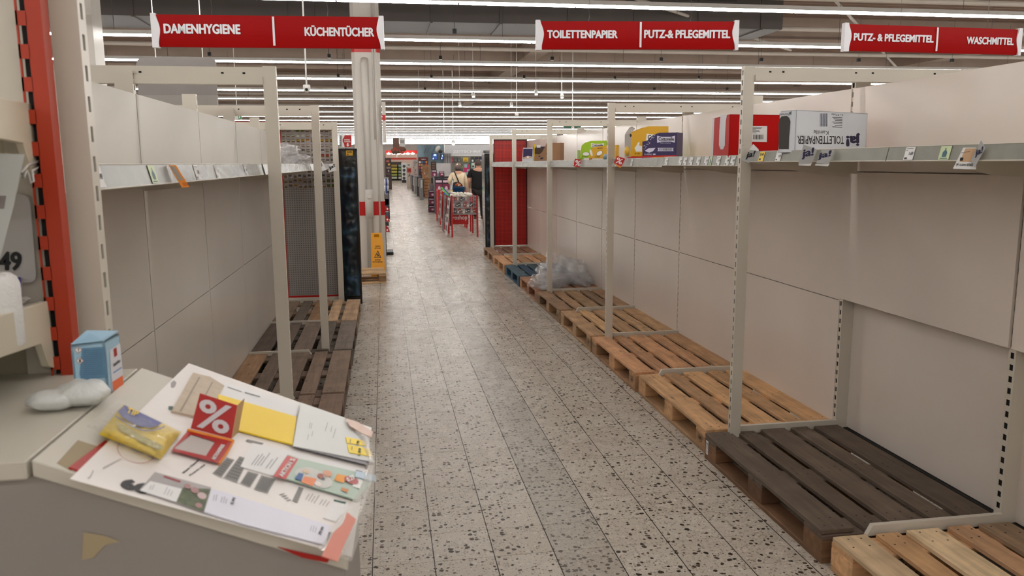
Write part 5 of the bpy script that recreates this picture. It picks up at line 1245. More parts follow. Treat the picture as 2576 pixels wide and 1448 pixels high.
# screens
for lb, u0, v0, u1, v1 in (('flat screen with blue video picture on the wall beside the tool racks', 1086.5, 385.5, 1101.5, 402.5), ('second smaller flat screen half hidden behind the hanging tools', 1108, 387, 1115.5, 402)):
    t = pthing('monitor', lb, 'screen', u0, v0, u1, v1, YW-.75, .08, 'casing', (.04, .04, .05))
    f = pface(YW-.75); m = MB(); f.poly(m, [(u0+1.2, v1-1.5), (u1-1.2, v1-1.5), (u1-1.2, v0+1.5), (u0+1.2, v0+1.5)]); m.build('screen', emit('screen_blue', (.16, .26, .48), 1.0), t)
    m = MB(); f.poly(m, [(u0+4, v0+6.5), (u0+11 if u1-u0 > 9 else u1-1.5, v0+6.5), (u0+11 if u1-u0 > 9 else u1-1.5, v0+2), (u0+5, v0+2)], .001); f.poly(m, [(u0+2, v1-2), (u0+4.5, v1-2), (u0+4.5, v1-6), (u0+2, v1-5)], .001); m.build('screen_picture', emit('screen_white', (.70, .80, .95), 1.2), t)
    q = aty((u0+u1)/2, v0, YW-.7); MB().box(q.x-.02, q.x+.02, YW-.67, YW, q.z-.2, q.z-.15).build('bracket', BLACK, t)
t = thing('tool_rack', 'rack of long grey hanging tools beside the screens', 'rack', aty(1126, 411, YW-.5))
for q in range(9):
    u = 1118+q*2.1; a, b = aty(u, 410, YW-.5), aty(u+.4, 385+(q % 3), YW-.5); mm = MB(); mm.box(a.x-.012, a.x+.012, a.y-.01, a.y+.01, a.z, b.z).box(a.x-.022, a.x+.022, a.y-.012, a.y+.012, a.z, a.z+(b.z-a.z)*.45); mm.build('tool', pm([(.50, .48, .50), (.38, .36, .42), (.62, .60, .58)][q % 3]), t)
a, b = aty(1117, 386, YW-.49), aty(1137, 386, YW-.49); MB().box(a.x, b.x, YW-.49, YW, a.z-.02, a.z).build('rail', GREY, t)
MB().box(a.x, b.x, YW-.45, YW, 0, aty(1117, 411, YW-.49).z).build('base_cabinet', pm((.55, .50, .50)), t)
t = thing('bundle_lamp', 'pale fabric bundle hanging above the second screen', 'decoration', aty(1104, 386, YW-1.0)); c0 = aty(1104, 380, YW-1.0)
MB().ball(c0+Vector((-.05, 0, .12)), .16, 10, 8, (.7, .5, 1.1), Matrix.Rotation(.6, 3, 'Y')).build('fabric', pm((.78, .78, .76)), t); MB().ball(c0+Vector((.08, 0, -.02)), .13, 10, 8, (.9, .6, .7)).build('dark_shade', pm((.25, .20, .18)), t); MB().tube([c0+Vector((0, 0, .2)), (c0.x, c0.y, 4.9)], .008, 5).build('rod', GREY, t)
t = thing('rod', 'thin white rod reaching down from the ceiling beside the newspaper lettering', 'rod', aty(1118, 385, 26.0)); q = aty(1118, 383, 26.0); MB().tube([(q.x, 26, q.z), (q.x, 26, 4.9)], .012, 6).build('shaft', WHITEP, t); MB().box(q.x-.03, q.x+.03, 25.97, 26.03, 4.85, 4.92).build('mount', WHITEP, t)
# spot lamp
SP = thing('spot_lamp', 'small bright spotlight below the distant ceiling strips', 'lamp', aty(1140.5, 361, 24.0)); q = aty(1140.5, 361, 24.0)
MB().ball(q, .045, 12, 8).build('bulb', emit('spot_bulb', (1, .98, .94), 160), SP, smooth=True); MB().tube([q+Z*.04, (q.x, q.y, 4.9)], .012, 6).build('rod', LAMPM, SP); MB().lathe([(.055, .0), (.06, .03), (.03, .08), (.001, .08)], q+Z*.02, 12).build('hood', LAMPM, SP, smooth=True)
for k, (u, v, yy) in enumerate(((1157, 266, 21.5), (1055, 281, 24.5), (1191, 243, 19), (1287, 267, 21.5), (1414, 245, 19.5), (1349, 237, 19))):
    q = aty(u, v, yy); t = thing('spot_lamp', f'small white track spotlight {["low over the middle of the aisle", "above the far aisle by the pillar", "high above the wire bins", "over the red end panel", "over the torn brown carton", "high over the third front post"][k]}', 'lamp', q, 'small white track spotlights')
    MB().tube([q, q+Vector((.0, .05, .10))], [.05, .035], 10).build('head', LAMPM, t, smooth=True); MB().tube([q+Vector((0, .04, .08)), (q.x, q.y+.04, 4.9)], .006, 5).build('rod', LAMPM, t)
    MB().ball(q-Z*.01, .035, 10, 6, (1, 1, .3)).build('bulb', emit('spot_small', (1, .97, .9), 20), t)
t = thing('dome_camera', 'tiny white dome camera over the red end panel', 'camera', aty(1300, 290, 20)); q = aty(1300, 288, 20)
MB().ball(q, .05, 12, 8).build('dome', LAMPM, t, smooth=True); MB().tube([q, (q.x, 20, 4.9)], .008, 5).build('rod', LAMPM, t)

# ------------------------------------------------------------------ displays around the far aisle
t = pthing('display_board', 'blank white board standing behind the promotion table', 'board', 1098.5, 410, 1133.5, 436, 28.6, .04, 'board', (.76, .75, .75)); pbox(MB(), 1119, 436, 1133.5, 462, 28.6, .04, 0).build('lower_board', pm((.78, .77, .76)), t)
def promo(label, u0, v0, u1, v1, Y_, dep, n, zmin=None, cols=((.48, .14, .26), (.14, .09, .16), (.62, .28, .38))):
    t = pthing('promotion_box', label, 'display', u0, v0, u1, v1, Y_, dep, 'box_body', cols[1], zmin); f = pface(Y_); w_ = (u1-u0); h_ = (v1-v0)
    for k in range(n):
        a = u0+w_*k/n
        m = MB(); f.poly(m, [(a+.8, v1-h_*.08), (a+w_/n-.8, v1-h_*.08), (a+w_/n-.8, v0+h_*.30), (a+.8, v0+h_*.30)]); m.build('picture', pm(cols[0]), t)
        m = MB(); f.poly(m, [(a+1.5, v0+h_*.22), (a+w_/n-1.5, v0+h_*.22), (a+w_/n-1.5, v0+h_*.08), (a+1.5, v0+h_*.08)]); f.ellipse(m, a+w_/n*.55, v0+h_*.6, w_/n*.2, h_*.16, 8, lift=.001); m.build('label_strip', pm((.85, .72, .78)), t)
    return t
promo('wide purple promotion table front with pink pictures', 1095, 450, 1131, 490, 26.0, .9, 2, 0)
t = pthing('table_top', 'dark table top carrying a red cap and small black things', 'table top', 1093, 444, 1133, 448, 26.0, 1.1, 'top', (.10, .08, .12))
MB().ball(aty(1112, 442.5, 26.4), .08, 10, 6, (1, .8, .5)).build('red_cap', REDM, None, aty(1112, 442.5, 26.4)); bpy.data.objects['red_cap'].name = 'cap'; tag(bpy.data.objects['cap'], 'small red cap lying on the dark promotion table', 'hat'); bpy.data.objects['cap'].name = 'red_hat'
promo('small purple framed picture box on the promotion table', 1104.5, 431, 1117.5, 443, 26.3, .1, 1)
promo('purple product box beside the blank white board', 1086, 427, 1099, 447, 27.5, .3, 1)
for k, (v0, v1, lb) in enumerate(((478, 497, 'uppermost'), (498, 516, 'middle'), (517, 533, 'lowest'))): promo(f'{lb} purple product carton of the small stack in the aisle', 1078.5, v0, 1097, v1, 27.0, .5, 1, 0 if k == 2 else None)
t = pthing('grey_display', 'small grey column between the wooden crates and the purple cartons', 'display', 1080, 462, 1089, 478, 27.2, .3, 'column', (.52, .46, .46)); pbox(MB(), 1090.5, 447, 1093, 478, 27.2, .05, .2).build('white_post', WHITEP, t)
t = pthing('cabinet', 'narrow dark brown cabinet below the blue screen', 'cabinet', 1084, 406, 1097, 430, 30.0, .4, 'body', (.16, .12, .10), 0); f = pface(30.0); m = MB()
for q in range(3): f.poly(m, [(1087, 412+q*6), (1094, 412+q*6), (1094, 409+q*6), (1087, 409+q*6)])
m.build('shelf_goods', pm((.45, .30, .22)), t)
# wooden crates, 38 m away
CRT = paint('crate_wood', (.66, .47, .29), .7, var=.12, scale=9)
vs_ = [497, 489, 481, 473, 465, 457, 450, 434, 427, 420]; pos_ = ['lowest', 'second', 'third', 'fourth', 'fifth', 'sixth', 'seventh', 'eighth, standing on its side', 'ninth', 'topmost']
for k, v in enumerate(vs_):
    Y_ = 38.0; hh = 16 if k == 6 else 7; jit = R.uniform(-1, 1); u0, u1 = (1063+jit, 1084.5+jit) if k > 5 else (1067+jit+ (5-k)*.5, 1083+jit)
    v1 = v; v0 = v-(15 if k == 6 else 6.8); a, b = aty(u0, v1, Y_), aty(u1, v0, Y_)
    t = thing('wooden_crate', f'slatted wooden crate, {pos_[k]} of the tall crate stack', 'crate', ((a.x+b.x)/2, Y_+.3, max(0, a.z)), 'stacked wooden crates')
    z0, z1 = max(0, a.z), b.z; n_ = 2 if k != 6 else 4
    for s_ in range(n_):
        if k != 6: zz = z0+(z1-z0)*(s_+.1)/n_; MB().box(a.x, b.x, Y_, Y_+.02, zz, zz+(z1-z0)/n_*.7).build('slat', CRT, t); MB().box(a.x, b.x, Y_+.58, Y_+.6, zz, zz+(z1-z0)/n_*.7).build('slat', CRT, t)
        else: xx = a.x+(b.x-a.x)*(s_+.1)/n_; MB().box(xx, xx+(b.x-a.x)/n_*.7, Y_, Y_+.02, z0, z1).build('slat', CRT, t)
    MB().box(a.x, a.x+.02, Y_, Y_+.6, z0, z1).box(b.x-.02, b.x, Y_, Y_+.6, z0, z1).build('end_boards', CRT, t); MB().box(a.x, b.x, Y_, Y_+.6, z0, z0+.01).build('crate_floor', CRT, t)
# poster shelf with red head
t = pthing('poster_shelf', 'red headed shelf with colourful cards beside the crate stack', 'shelf', 1054, 395, 1077, 470, 39.2, .5, 'back', (.34, .10, .11), 0); f = pface(39.2)
m = MB(); f.text(m, 'Angebote', (1060, 402), (1071, 402), (1060, 399)); m.build('lettering', WHITEP, t)
cc = [(.85, .84, .82), (.20, .20, .22), (.80, .5, .2), (.30, .45, .55), (.75, .2, .15), (.6, .6, .62), (.15, .3, .4)]
for j in range(6):
    for i in range(4):
        u = 1054+i*5.6+R.uniform(-.4, .4); v = 405+j*7.2
        MB().prism([f.P(u, v+5), f.P(u+4, v+5), f.P(u+4, v), f.P(u, v)], (0, -.02, 0)).build('card', pm(cc[(i*3+j*2) % 7]), t)
# newspaper racks along the aisle
for k, (Y_, u0, u1, v0) in enumerate(((36.0, 1057, 1064, 448), (40.4, 1050, 1056, 445), (44.0, 1044, 1051, 443), (48.0, 1037.5, 1044, 442), (53.0, 1034, 1039, 440))):
    pos = ['first', 'second', 'third', 'fourth', 'fifth'][k]
    t = pthing('newspaper_rack', f'grey upright newspaper rack, {pos} of the row past the crates', 'rack', u0, v0, u1, 500, Y_, .5, 'rack_body', [(.42, .42, .42), (.16, .15, .16), (.55, .55, .54), (.30, .28, .30), (.5, .5, .5)][k], 0)
    f = pface(Y_); m = MB(); f.poly(m, [(u0+1.2, v0+24), (u1-1.6, v0+24), (u1-1.6, v0+4), (u0+1.2, v0+4)]); m.build('front_sheet', pm((.68, .68, .66)), t)
for k, (u0, v0, u1, v1, Y_, c, lb) in enumerate(((1039, 402, 1050, 420, 50, (.70, .68, .66), 'pale hanging newspapers on the rack wall'), (1041, 422, 1051, 445, 46, (.72, .66, .64), 'pink and white magazines bunched on a stand'), (1024, 434, 1037, 446, 55, (.80, .72, .66), 'cream cloth covered table further down the aisle'), (1022, 410, 1034, 420, 60, (.78, .78, .74), 'white card panels near the round pictures'), (1024, 423, 1034, 434, 60.5, (.72, .18, .14), 'red patch of goods between white cards'))):
    t = pthing('goods_stand', lb, 'display', u0, v0, u1, v1, Y_, .4, 'stand_body', c, 0 if v1 > 430 else None); q = aty(u0+2, v1, Y_); MB().box(q.x-.03, q.x+.03, Y_+.1, Y_+.16, 0, q.z).build('stand_leg', GREY, t); f = pface(Y_); m = MB()
    for q in range(5): f.ellipse(m, u0+(u1-u0)*R.uniform(.2, .8), v0+(v1-v0)*R.uniform(.2, .8), 1.3, 1.0, 8)
    m.build('dark_spots', pm((.25, .22, .22)), t)
# column with round pictures
t = pthing('picture_column', 'white column with round dark pictures at the far end of the aisle', 'column', 1011, 409, 1022, 455, 70, .8, 'column', (.80, .80, .80), 0); f = pface(70)
for k in range(4): m = MB(); f.ellipse(m, 1016.5, 418+k*10, 3.8, 4.0, 16); m.build('round_picture', pm((.22, .22, .23)), t)
pbox(MB(), 1011, 452, 1022, 456, 69.95, .1, 0).build('dark_plinth', BLACK, t)
# far produce shelves
for k, (u0, u1, lb, cs) in enumerate(((984, 1000, 'far produce shelf with rows of yellow fruit', [(.62, .50, .20), (.78, .70, .22), (.75, .72, .25), (.60, .64, .30), (.76, .78, .70)]), (1001.5, 1010, 'far produce shelf with rows of green goods', [(.52, .62, .58), (.45, .58, .35), (.62, .66, .60), (.55, .62, .40), (.80, .80, .76)]))):
    t = pthing('produce_shelf', lb, 'shelf', u0, 407, u1, 452, 80, 1.0, 'back', (.22, .18, .14), 0); f = pface(80)
    for j, c in enumerate(cs):
        m = MB(); pbox(m, u0+1, 414+j*7.6, u1-1, 419+j*7.6, 79.4, .6); m.build('crate_row', pm(c), t); m = MB(); pbox(m, u0, 419.4+j*7.6, u1, 420.6+j*7.6, 79.3, .7); m.build('shelf_board', pm((.14, .11, .09)), t)
# brown shelf and goods on the near side of the pillar line
t = pthing('goods_shelf', 'brown shelf of hanging goods just past the pillar in the distance', 'shelf', 970, 397, 984, 442, 52, 3.0, 'back', (.28, .20, .17), 0); f = pface(52)
for j, c in enumerate(((.70, .36, .33), (.80, .65, .30), (.55, .48, .46), (.66, .62, .60), (.36, .28, .26))): m = MB(); pbox(m, 972+(j % 2)*4, 403+j*8, 979+(j % 3)*2, 408+j*8, 51.8, .2); m.build('goods', pm(c), t)
t = pthing('bottle_rack', 'dark low rack of white and blue bottles past the white pillar', 'rack', 965, 448, 978, 500, 24.0, 1.6, 'rack_body', (.16, .15, .17), 0)
for q in range(8):
    u = 968+(q % 3)*3.6; v = 458+(q//3)*14; m = MB(); a = aty(u, v, 23.9); MB().lathe([(.001, -.09), (.04, -.09), (.04, .05), (.018, .08), (.018, .11), (.001, .11)], a, 10).build('bottle', pm([(.82, .82, .84), (.15, .20, .45), (.70, .70, .74)][q % 3]), t, smooth=True)
# red shelf wings behind the pillar
for k, (v0, v1, lb) in enumerate(((518, 530, 'uppermost'), (540, 557, 'second'), (565, 583, 'lowest'))):
    t = thing('red_shelf_wing', f'curved red shelf wing with a white dot beside the pillar, {lb}', 'shelf', (aty(970, v1, 14.2).x, 14.3, aty(970, v1, 14.2).z), 'red shelf wings'); f = PF((0, 14.2, 0), (0, -1, 0)); m = MB()
    f.slab(m, [(964, v1), (981, v1), (978, v1-(v1-v0)*.5), (970, v0), (964, v0)], .02); m.build('wing', REDM, t)
    m = MB(); f.ellipse(m, 974.5, v1-5, 2.2, 2.6, 12, lift=.022); m.build('white_dot', WHITEP, t)
t = thing('rack_stand', 'slim dark stand carrying the red shelf wings and grey bags', 'rack', (.12, 14.5, 0)); q = aty(966, 500, 14.4)
MB().box(q.x-.02, q.x+.02, 14.225, 14.44, 0, 1.15).box(q.x-.05, q.x+.14, 14.4, 14.9, 0, .05).build('stand_frame', BLACK, t)
for j, (v0, v1, c) in enumerate(((488, 515, (.55, .52, .54)), (500, 520, (.30, .30, .34)), (533, 545, (.4, .45, .5)), (558, 568, (.30, .33, .3)))): m = MB(); pbox(m, 965+j, v0, 977+j % 2, v1, 14.45, .2); m.build('bag', pm(c), t)
# hanging decoration and red bands far away
t = pthing('hanging_picture', 'brown picture board with a white poster hanging under the light rows', 'board', 989, 346, 1004, 374, 33, .2, 'picture', (.36, .25, .20)); pbox(MB(), 1005, 348, 1019, 368, 33, .1).build('white_poster', pm((.74, .73, .72)), t); pbox(MB(), 1007, 352, 1017, 360, 32.98, .02).build('print', pm((.55, .54, .53)), t)
for q in range(14): MB().ball(aty(988+q*2.2, 374+5*math.sin(q*1.9)+4, 33), .08, 8, 6, (1, .6, 1)).build('leaf_bunch', pm([(.45, .28, .2), (.30, .22, .16), (.60, .22, .18)][q % 3]), t)
q = aty(1004, 346, 33); MB().tube([(q.x-.2, 33.05, q.z), (q.x-.2, 33.05, 4.9)], .008, 5).tube([(q.x+.2, 33.05, q.z), (q.x+.2, 33.05, 4.9)], .008, 5).build('rod', LAMPM, t)
t = pthing('red_fascia', 'upper long red fascia band at the far end of the aisle', 'fascia', 971, 378, 1051, 387, 66, .4, 'fascia', (.74, .12, .08)); q = aty(1000, 378, 66); MB().box(q.x-.1, q.x, 66.1, 66.2, q.z, 4.9).build('hanger', WHITEP, t)
t = pthing('red_fascia', 'lower red fascia band over the far produce shelves', 'fascia', 975, 396.5, 1048, 401.5, 74, .3, 'fascia', (.76, .20, .12)); q = aty(1000, 396, 74); MB().box(q.x-.1, q.x, 74.1, 74.2, q.z, 4.9).build('hanger', WHITEP, t)
t = pthing('wall_panel', 'pale lit wall panel between the two red fascia bands', 'panel', 971, 387, 1051, 410, 81.5, .2, 'panel', (.80, .68, .62), 0); MB().box(-3, 60, 82.2, 82.4, 0, 3.6).build('back_panel', pm((.62, .58, .56)), t)
for q in range(6):
    p_ = aty(978+q*12, 386.5, 65.8); t = thing('spot_lamp', f'tiny white spotlight on the far red fascia, {NTH[q]} from the pillar', 'lamp', p_, 'spotlights on the far red fascia'); MB().ball(p_, .12, 8, 6, (1.4, 1, .5)).build('bulb', emit('far_spot', (1, .93, .88), 30 if q == 4 else 12), t); MB().box(p_.x-.03, p_.x+.03, 65.8, 66.05, p_.z, p_.z+.15).build('arm', LAMPM, t)
# filler shelving right of the newspaper wall, seen over the panels
# ------------------------------------------------------------------ head of the shelving beside the camera
ZT = 1.29
hn, hf = atz(64, 1158, ZT), atz(360, 923, ZT)
HX = (hn.x+hf.x)/2; YN, YFAR = hn.y, 1.405
TH = math.radians(23)
SN = Vector((math.sin(TH), 0, math.cos(TH))); SD = Vector((math.cos(TH), 0, -math.sin(TH)))     # slope normal and down-slope direction
S = PF(Vector((HX, 0, ZT)), SN)
HEADM = paint('head_metal', (.77, .75, .70), .4, var=.04)
XRT = -.062
slen = (XRT-HX)/math.cos(TH)
hu = thing('display_counter', 'beige metal counter with a sloping top at the lower photo corner', 'counter', (-.5, 1.2, 0))
zr = ZT-(XRT-HX)*math.tan(TH)
MB().prism([(-1.15, YN+.012, .02), (XRT-.004, YN+.012, .02), (XRT-.004, YN+.012, zr-.022), (HX, YN+.012, ZT-.022), (-1.15, YN+.012, ZT-.022)], (0, YFAR-YN-.03, 0)).build('body', paint('counter_face', (.57, .545, .525), .45, var=.04), hu, bevel=.002)
MB().prism([(HX+.002, YN, ZT-.02), (HX+.002, YN, ZT), (XRT, YN, zr), (XRT, YN, zr-.02)], (0, YFAR-YN, 0)).build('sloping_top', HEADM, hu, bevel=.0012)
MB().prism([(-1.2, YN-.004, ZT-.022), (-1.2, YN-.004, ZT), (HX-.003, YN-.004, ZT), (HX-.003, YN-.004, ZT-.022)], (0, YFAR-YN, 0)).build('flat_top', HEADM, hu, bevel=.0012)
MB().box(-1.1, XRT-.02, YN+.03, YFAR-.04, 0, .02).build('base', BLACK, hu)
FF = PF((0, YN+.0115, 0), (0, -1, 0))
tp = thing('tape_residue', 'beige strip of old adhesive tape on the counter front', 'tape', FF.P(240, 1370)); m = MB(); FF.poly(m, [(210, 1338), (262, 1346), (302, 1361), (262, 1372), (236, 1402), (206, 1408)], .0006); m.build('tape', paint('old_tape', (.66, .60, .48), .4), tp)
# orange and cream uprights with shelves
ou = thing('orange_upright', 'orange slotted metal upright beside the white slotted post', 'upright', (-.535, 1.39, 0))
OR_ = paint('orange_metal', (.68, .20, .07), .42, var=.06)
ox0, oxa, ox1, oy = -.556, -.541, -.518, 1.375
m = MB(); z = 0.0
m.add([(oxa, oy, 0), (ox1, oy, 0), (ox1, oy, 2.45), (oxa, oy, 2.45), (oxa, oy+.028, 0), (ox1, oy+.028, 0), (ox1, oy+.028, 2.45), (oxa, oy+.028, 2.45)], [(0, 1, 2, 3), (1, 5, 6, 2), (5, 4, 7, 6), (3, 2, 6, 7)])
while z < 2.45:
    a, b = z, z+.022
    m.box(ox0, oxa+.001, oy, oy+.003, a, b); z += .05
m.box(ox0, ox0+.003, oy, oy+.003, 0, 2.45)
m.build('upright', OR_, ou); MB().box(ox0+.003, oxa, oy+.012, oy+.016, 0, 2.45).build('slot_shade', DARK, ou)  # dark plate stands in for the shade behind the slots
hb = thing('head_shelf_unit', 'cream shelf end with curved brackets hooked into the orange upright', 'shelving', (-.9, 1.4, 0))
MB().box(-1.4, -.558, 1.412, 1.425, 0, 2.45).build('back_panel', paint('olive_cream', (.70, .67, .58), .5, var=.03), hb)
MB().box(-.60, -.556, 1.395, 1.411, 0, 2.45).build('rear_strip', CREAM, hb)
BX = PF((-.5505, 0, 0), (1, 0, 0))
def bracket(pts):
    q = [BX.P(u, v) for u, v in pts]; c_ = MB().prism(q, (-.012, 0, 0)); return c_.build('bracket', paint('bracket_cream', (.80, .77, .69), .4), hb, bevel=.0008)
bracket([(-40, 238), (78, 261), (84, 300), (92, 340), (97, 390), (100, 432), (88, 440), (78, 425), (60, 360), (-40, 340)])
bracket([(-60, 812), (38, 783), (119, 757), (126, 800), (133, 860), (139, 925), (124, 920), (105, 864), (-60, 920)])
za, zb2 = BX.P(60, 258).z, BX.P(100, 765).z
MB().box(-1.3, -.563, .98, 1.395, za-.055, za-.004).build('shelf_board', CREAM, hb, bevel=.002)
MB().box(-1.3, -.563, .98, 1.395, zb2-.05, zb2-.004).build('shelf_board', CREAM, hb, bevel=.002)
# price sign with 49, slanted sheet, roll, packs
t = thing('price_sign', 'pale rounded price card showing the digits 49, cut by the photo edge', 'price card', (-.58, 1.38, 1.5)); f = PF((0, 1.385, 0), (0, -1, 0)); m = MB()
f.slab(m, [(-70, 488), (58, 488), (72, 496), (78, 512), (92, 690), (90, 702), (80, 710), (-70, 712)], .002); m.build('card', paint('card_grey', (.70, .69, .68), .5), t)
m = MB(); f.text(m, '49', (-4, 681), (55, 681), (-4, 632), .05, .003); f.poly(m, [(-3, 690), (9, 690), (9, 704), (-3, 704)], .003); m.build('digits', BLACK, t)
t = thing('hanging_sheet', 'slanted white card hanging under the upper shelf of the cream unit', 'card', (-.57, 1.34, 1.6)); f = PF((0, 1.34, 0), (.1, -1, 0)); m = MB(); f.slab(m, [(-60, 384), (62, 388), (34, 520), (0, 650), (-60, 820)], .0015); m.build('card', paint('sheet_grey', (.74, .75, .74), .5), t)
m = MB(); f.poly(m, [(-20, 492), (16, 492), (10, 525), (-20, 525)], .002); m.build('print', pm((.52, .49, .48)), t)
t = thing('paper_roll', 'white kitchen paper roll cut by the photo edge', 'roll', (-.58, 1.28, 1.3)); a, b = aty(-22, 690, 1.27), aty(-22, 885, 1.27)
RM_ = paint('quilted_paper', (.88, .88, .87), .8, bump=.4, bscale=130)
MB().lathe([(.015, 0), (.04, .002), (.046, .012), (.047, .10), (.043, a.z-b.z-.006), (.036, a.z-b.z), (.015, a.z-b.z)], b, 24).build('roll_body', RM_, t, smooth=True)
t = thing('small_pack', 'small violet and blue pack on the cream shelf behind the paper roll', 'pack', (-.575, 1.37, zb2)); f = PF((0, 1.378, 0), (0, -1, 0)); m = MB(); f.slab(m, [(20, 712), (36, 700), (55, 698), (56, 742), (24, 752)], .02); m.build('pack_body', pm((.62, .52, .66)), t); m = MB(); f.poly(m, [(40, 698), (52, 696), (54, 722), (42, 724)], .021); m.build('blue_patch', pm((.20, .24, .55)), t)
t = thing('small_pack', 'flat white packet at the edge of the cream shelf', 'pack', (-.57, 1.35, zb2)); m = MB(); f.slab(m, [(22, 752), (66, 744), (80, 750), (70, 760), (30, 772)], .02); m.build('packet', pm((.72, .70, .68)), t)
t = thing('shelf_clip', 'clear looped plastic hook clipped on the upper cream bracket', 'hook', BX.P(75, 430)); m = MB()
pts = [BX.P(u, v, .004) for u, v in ((98, 405), (70, 415), (54, 434), (60, 446), (66, 428), (72, 440), (76, 460), (84, 456), (80, 430), (97, 420))]; m.tube(pts, .0022, 6); m.build('loop', paint('clear_hook', (.75, .74, .72), .15), t, smooth=True)

# ------------------------------------------------------------------ things on the counter
# large white board across the slope
CB = paint('white_board', (.90, .88, .865), .4, var=.02)
bd = thing('cardboard_sheet', 'large bent white advertising board under plastic lying across the sloping counter', 'board', S.P(550, 1180))
m = MB(); nU, nV = 14, 6; cs = [(175, 1204), (885, 1400), (935, 1075), (475, 913)]
def cbp(a, b, l_):
    u = (cs[0][0]*(1-a)+cs[1][0]*a)*(1-b)+(cs[3][0]*(1-a)+cs[2][0]*a)*b; v = (cs[0][1]*(1-a)+cs[1][1]*a)*(1-b)+(cs[3][1]*(1-a)+cs[2][1]*a)*b
    return S.P(u, v, l_)
LIFT = .008
vs = []; fs = []
for l_ in (LIFT, .001):
    for i in range(nU+1):
        for j in range(nV+1): vs.append(cbp(i/nU, j/nV, l_))
n1 = (nU+1)*(nV+1)
for i in range(nU):
    for j in range(nV):
        a = i*(nV+1)+j; fs.append((a, a+1, a+nV+2, a+nV+1)); fs.append((n1+a, n1+a+nV+1, n1+a+nV+2, n1+a+1))
for i in range(nU):
    a = i*(nV+1); fs.append((a, a+nV+1, n1+a+nV+1, n1+a)); a += nV; fs.append((a, n1+a, n1+a+nV+1, a+nV+1))
for j in range(nV): fs.append((j, n1+j, n1+j+1, j+1)); a = nU*(nV+1)+j; fs.append((a, a+1, n1+a+1, n1+a))
m.add(vs, fs); m.build('board', CB, bd)
def Q(m, pts, l_): S.poly(m, pts, l_); return m
L0_ = LIFT+.0008
m = MB(); S.text(m, '66', (300, 1226), (372, 1246), (309, 1199), .09, L0_)
# angled blocks of small print
def tl_lines(m, x, y, dx, dy, n, sx, sy, ln, th, l_):
    for k in range(n):
        a = Vector((x+sx*k, y+sy*k)); q = R.uniform(.65, 1)*ln; d_ = Vector((dx, dy)); p = Vector((-dy, dx)).normalized()*th
        S.poly(m, [(a.x, a.y), (a.x+d_.x*q, a.y+d_.y*q), (a.x+d_.x*q+p.x, a.y+d_.y*q+p.y), (a.x+p.x, a.y+p.y)], l_)
S.text(m, 'Wenn Chancen', (461, 1192), (502, 1157), (457, 1189), .02, L0_)
S.text(m, 'Prospekt 2020', (479, 1197), (517, 1170), (476, 1194), .02, L0_)
m.build('large_print', pm((.16, .16, .18)), bd)
for pts in ([(571, 1150), (590, 1155.6), (557, 1200), (535, 1190)], [(602.7, 1147), (626, 1154), (596, 1213.6), (562.6, 1201)], [(623.4, 1184.6), (651, 1191.5), (629, 1224.7), (604, 1215)], [(658, 1194), (694, 1204), (673, 1240), (638.6, 1230)], [(622, 1104), (664, 1114), (656, 1120), (618, 1109)], [(752, 1223), (764, 1227), (748, 1264), (735, 1259)]): Q(MB(), pts, L0_).build('grey_picture', pm((.50, .49, .48)), bd)
m = MB()
for (a, b, c, d) in (((604, 1152), (622, 1157), (596, 1208), (568, 1199)), ((625, 1189), (647, 1195), (628, 1220), (608, 1212)), ((661, 1199), (688, 1207), (670, 1235), (644, 1227)), ((572, 1154), (586, 1158), (556, 1196), (540, 1189))):
    A, B, C_, D = [Vector(q) for q in (a, b, c, d)]
    for i in range(5):
        for j in range(7):
            p0 = A.lerp(B, (i+.15)/5).lerp(D.lerp(C_, (i+.15)/5), (j+.2)/7); p1 = A.lerp(B, (i+.8)/5).lerp(D.lerp(C_, (i+.8)/5), (j+.2)/7); p2 = A.lerp(B, (i+.8)/5).lerp(D.lerp(C_, (i+.8)/5), (j+.7)/7); p3 = A.lerp(B, (i+.15)/5).lerp(D.lerp(C_, (i+.15)/5), (j+.7)/7)
            Q(m, [tuple(p0), tuple(p1), tuple(p2), tuple(p3)], L0_+.0005)
k_ = m.build('print_detail', pm((.30, .29, .29)), bd); k_['kind'] = 'stuff'
m = MB(); tl_lines(m, 768, 1256, 12, -18, 4, 7, 3, 1.2, 1.2, L0_); tl_lines(m, 803, 1268, 10, -14, 3, 8, 2.5, 1.1, 1.2, L0_); tl_lines(m, 703, 1243, 14, -4, 4, 6, 5, 1, 2.2, L0_)
tl_lines(m, 690, 1150, 9, -14, 3, 5, 2, 1.5, .9, L0_); m.build('small_print', pm((.35, .35, .36)), bd)
m = MB(); S.ellipse(m, 342, 1134, 48, 29, 26, lift=L0_, hole=.975, rot=.25); m.build('red_circle', REDM, bd)
m = MB(); Q(m, [(234, 1182), (236, 1183), (228, 1200), (222, 1204), (220, 1202), (227, 1197)], L0_); Q(m, [(305, 1152), (306, 1153), (260, 1178), (258, 1176)], L0_); Q(m, [(430, 962), (438, 956), (444, 962), (440, 972), (432, 974)], L0_); m.build('pencil_marks', pm((.62, .60, .60)), bd)
m = MB(); Q(m, [(840, 1255), (871, 1262), (862, 1280), (838, 1275)], L0_); Q(m, [(424, 1021), (436, 1021), (434, 1031), (424, 1029)], L0_); m.build('green_logo', pm((.08, .30, .26)), bd)
m = MB(); S.text(m, 'Korff', (842, 1273), (862, 1277), (846, 1263), .02, L0_+.0008); m.build('logo_lettering', WHITEP, bd)
def sheet(label, pts, l_, mat, th=.0012, name='paper_sheet', cat='paper'):
    t = thing(name, label, cat, S.P(sum(p[0] for p in pts)/len(pts), sum(p[1] for p in pts)/len(pts), l_))
    m = MB(); m.prism([S.P(u, v, l_) for u, v in pts], SN*th); m.build('sheet', mat, t); return t
T = LIFT
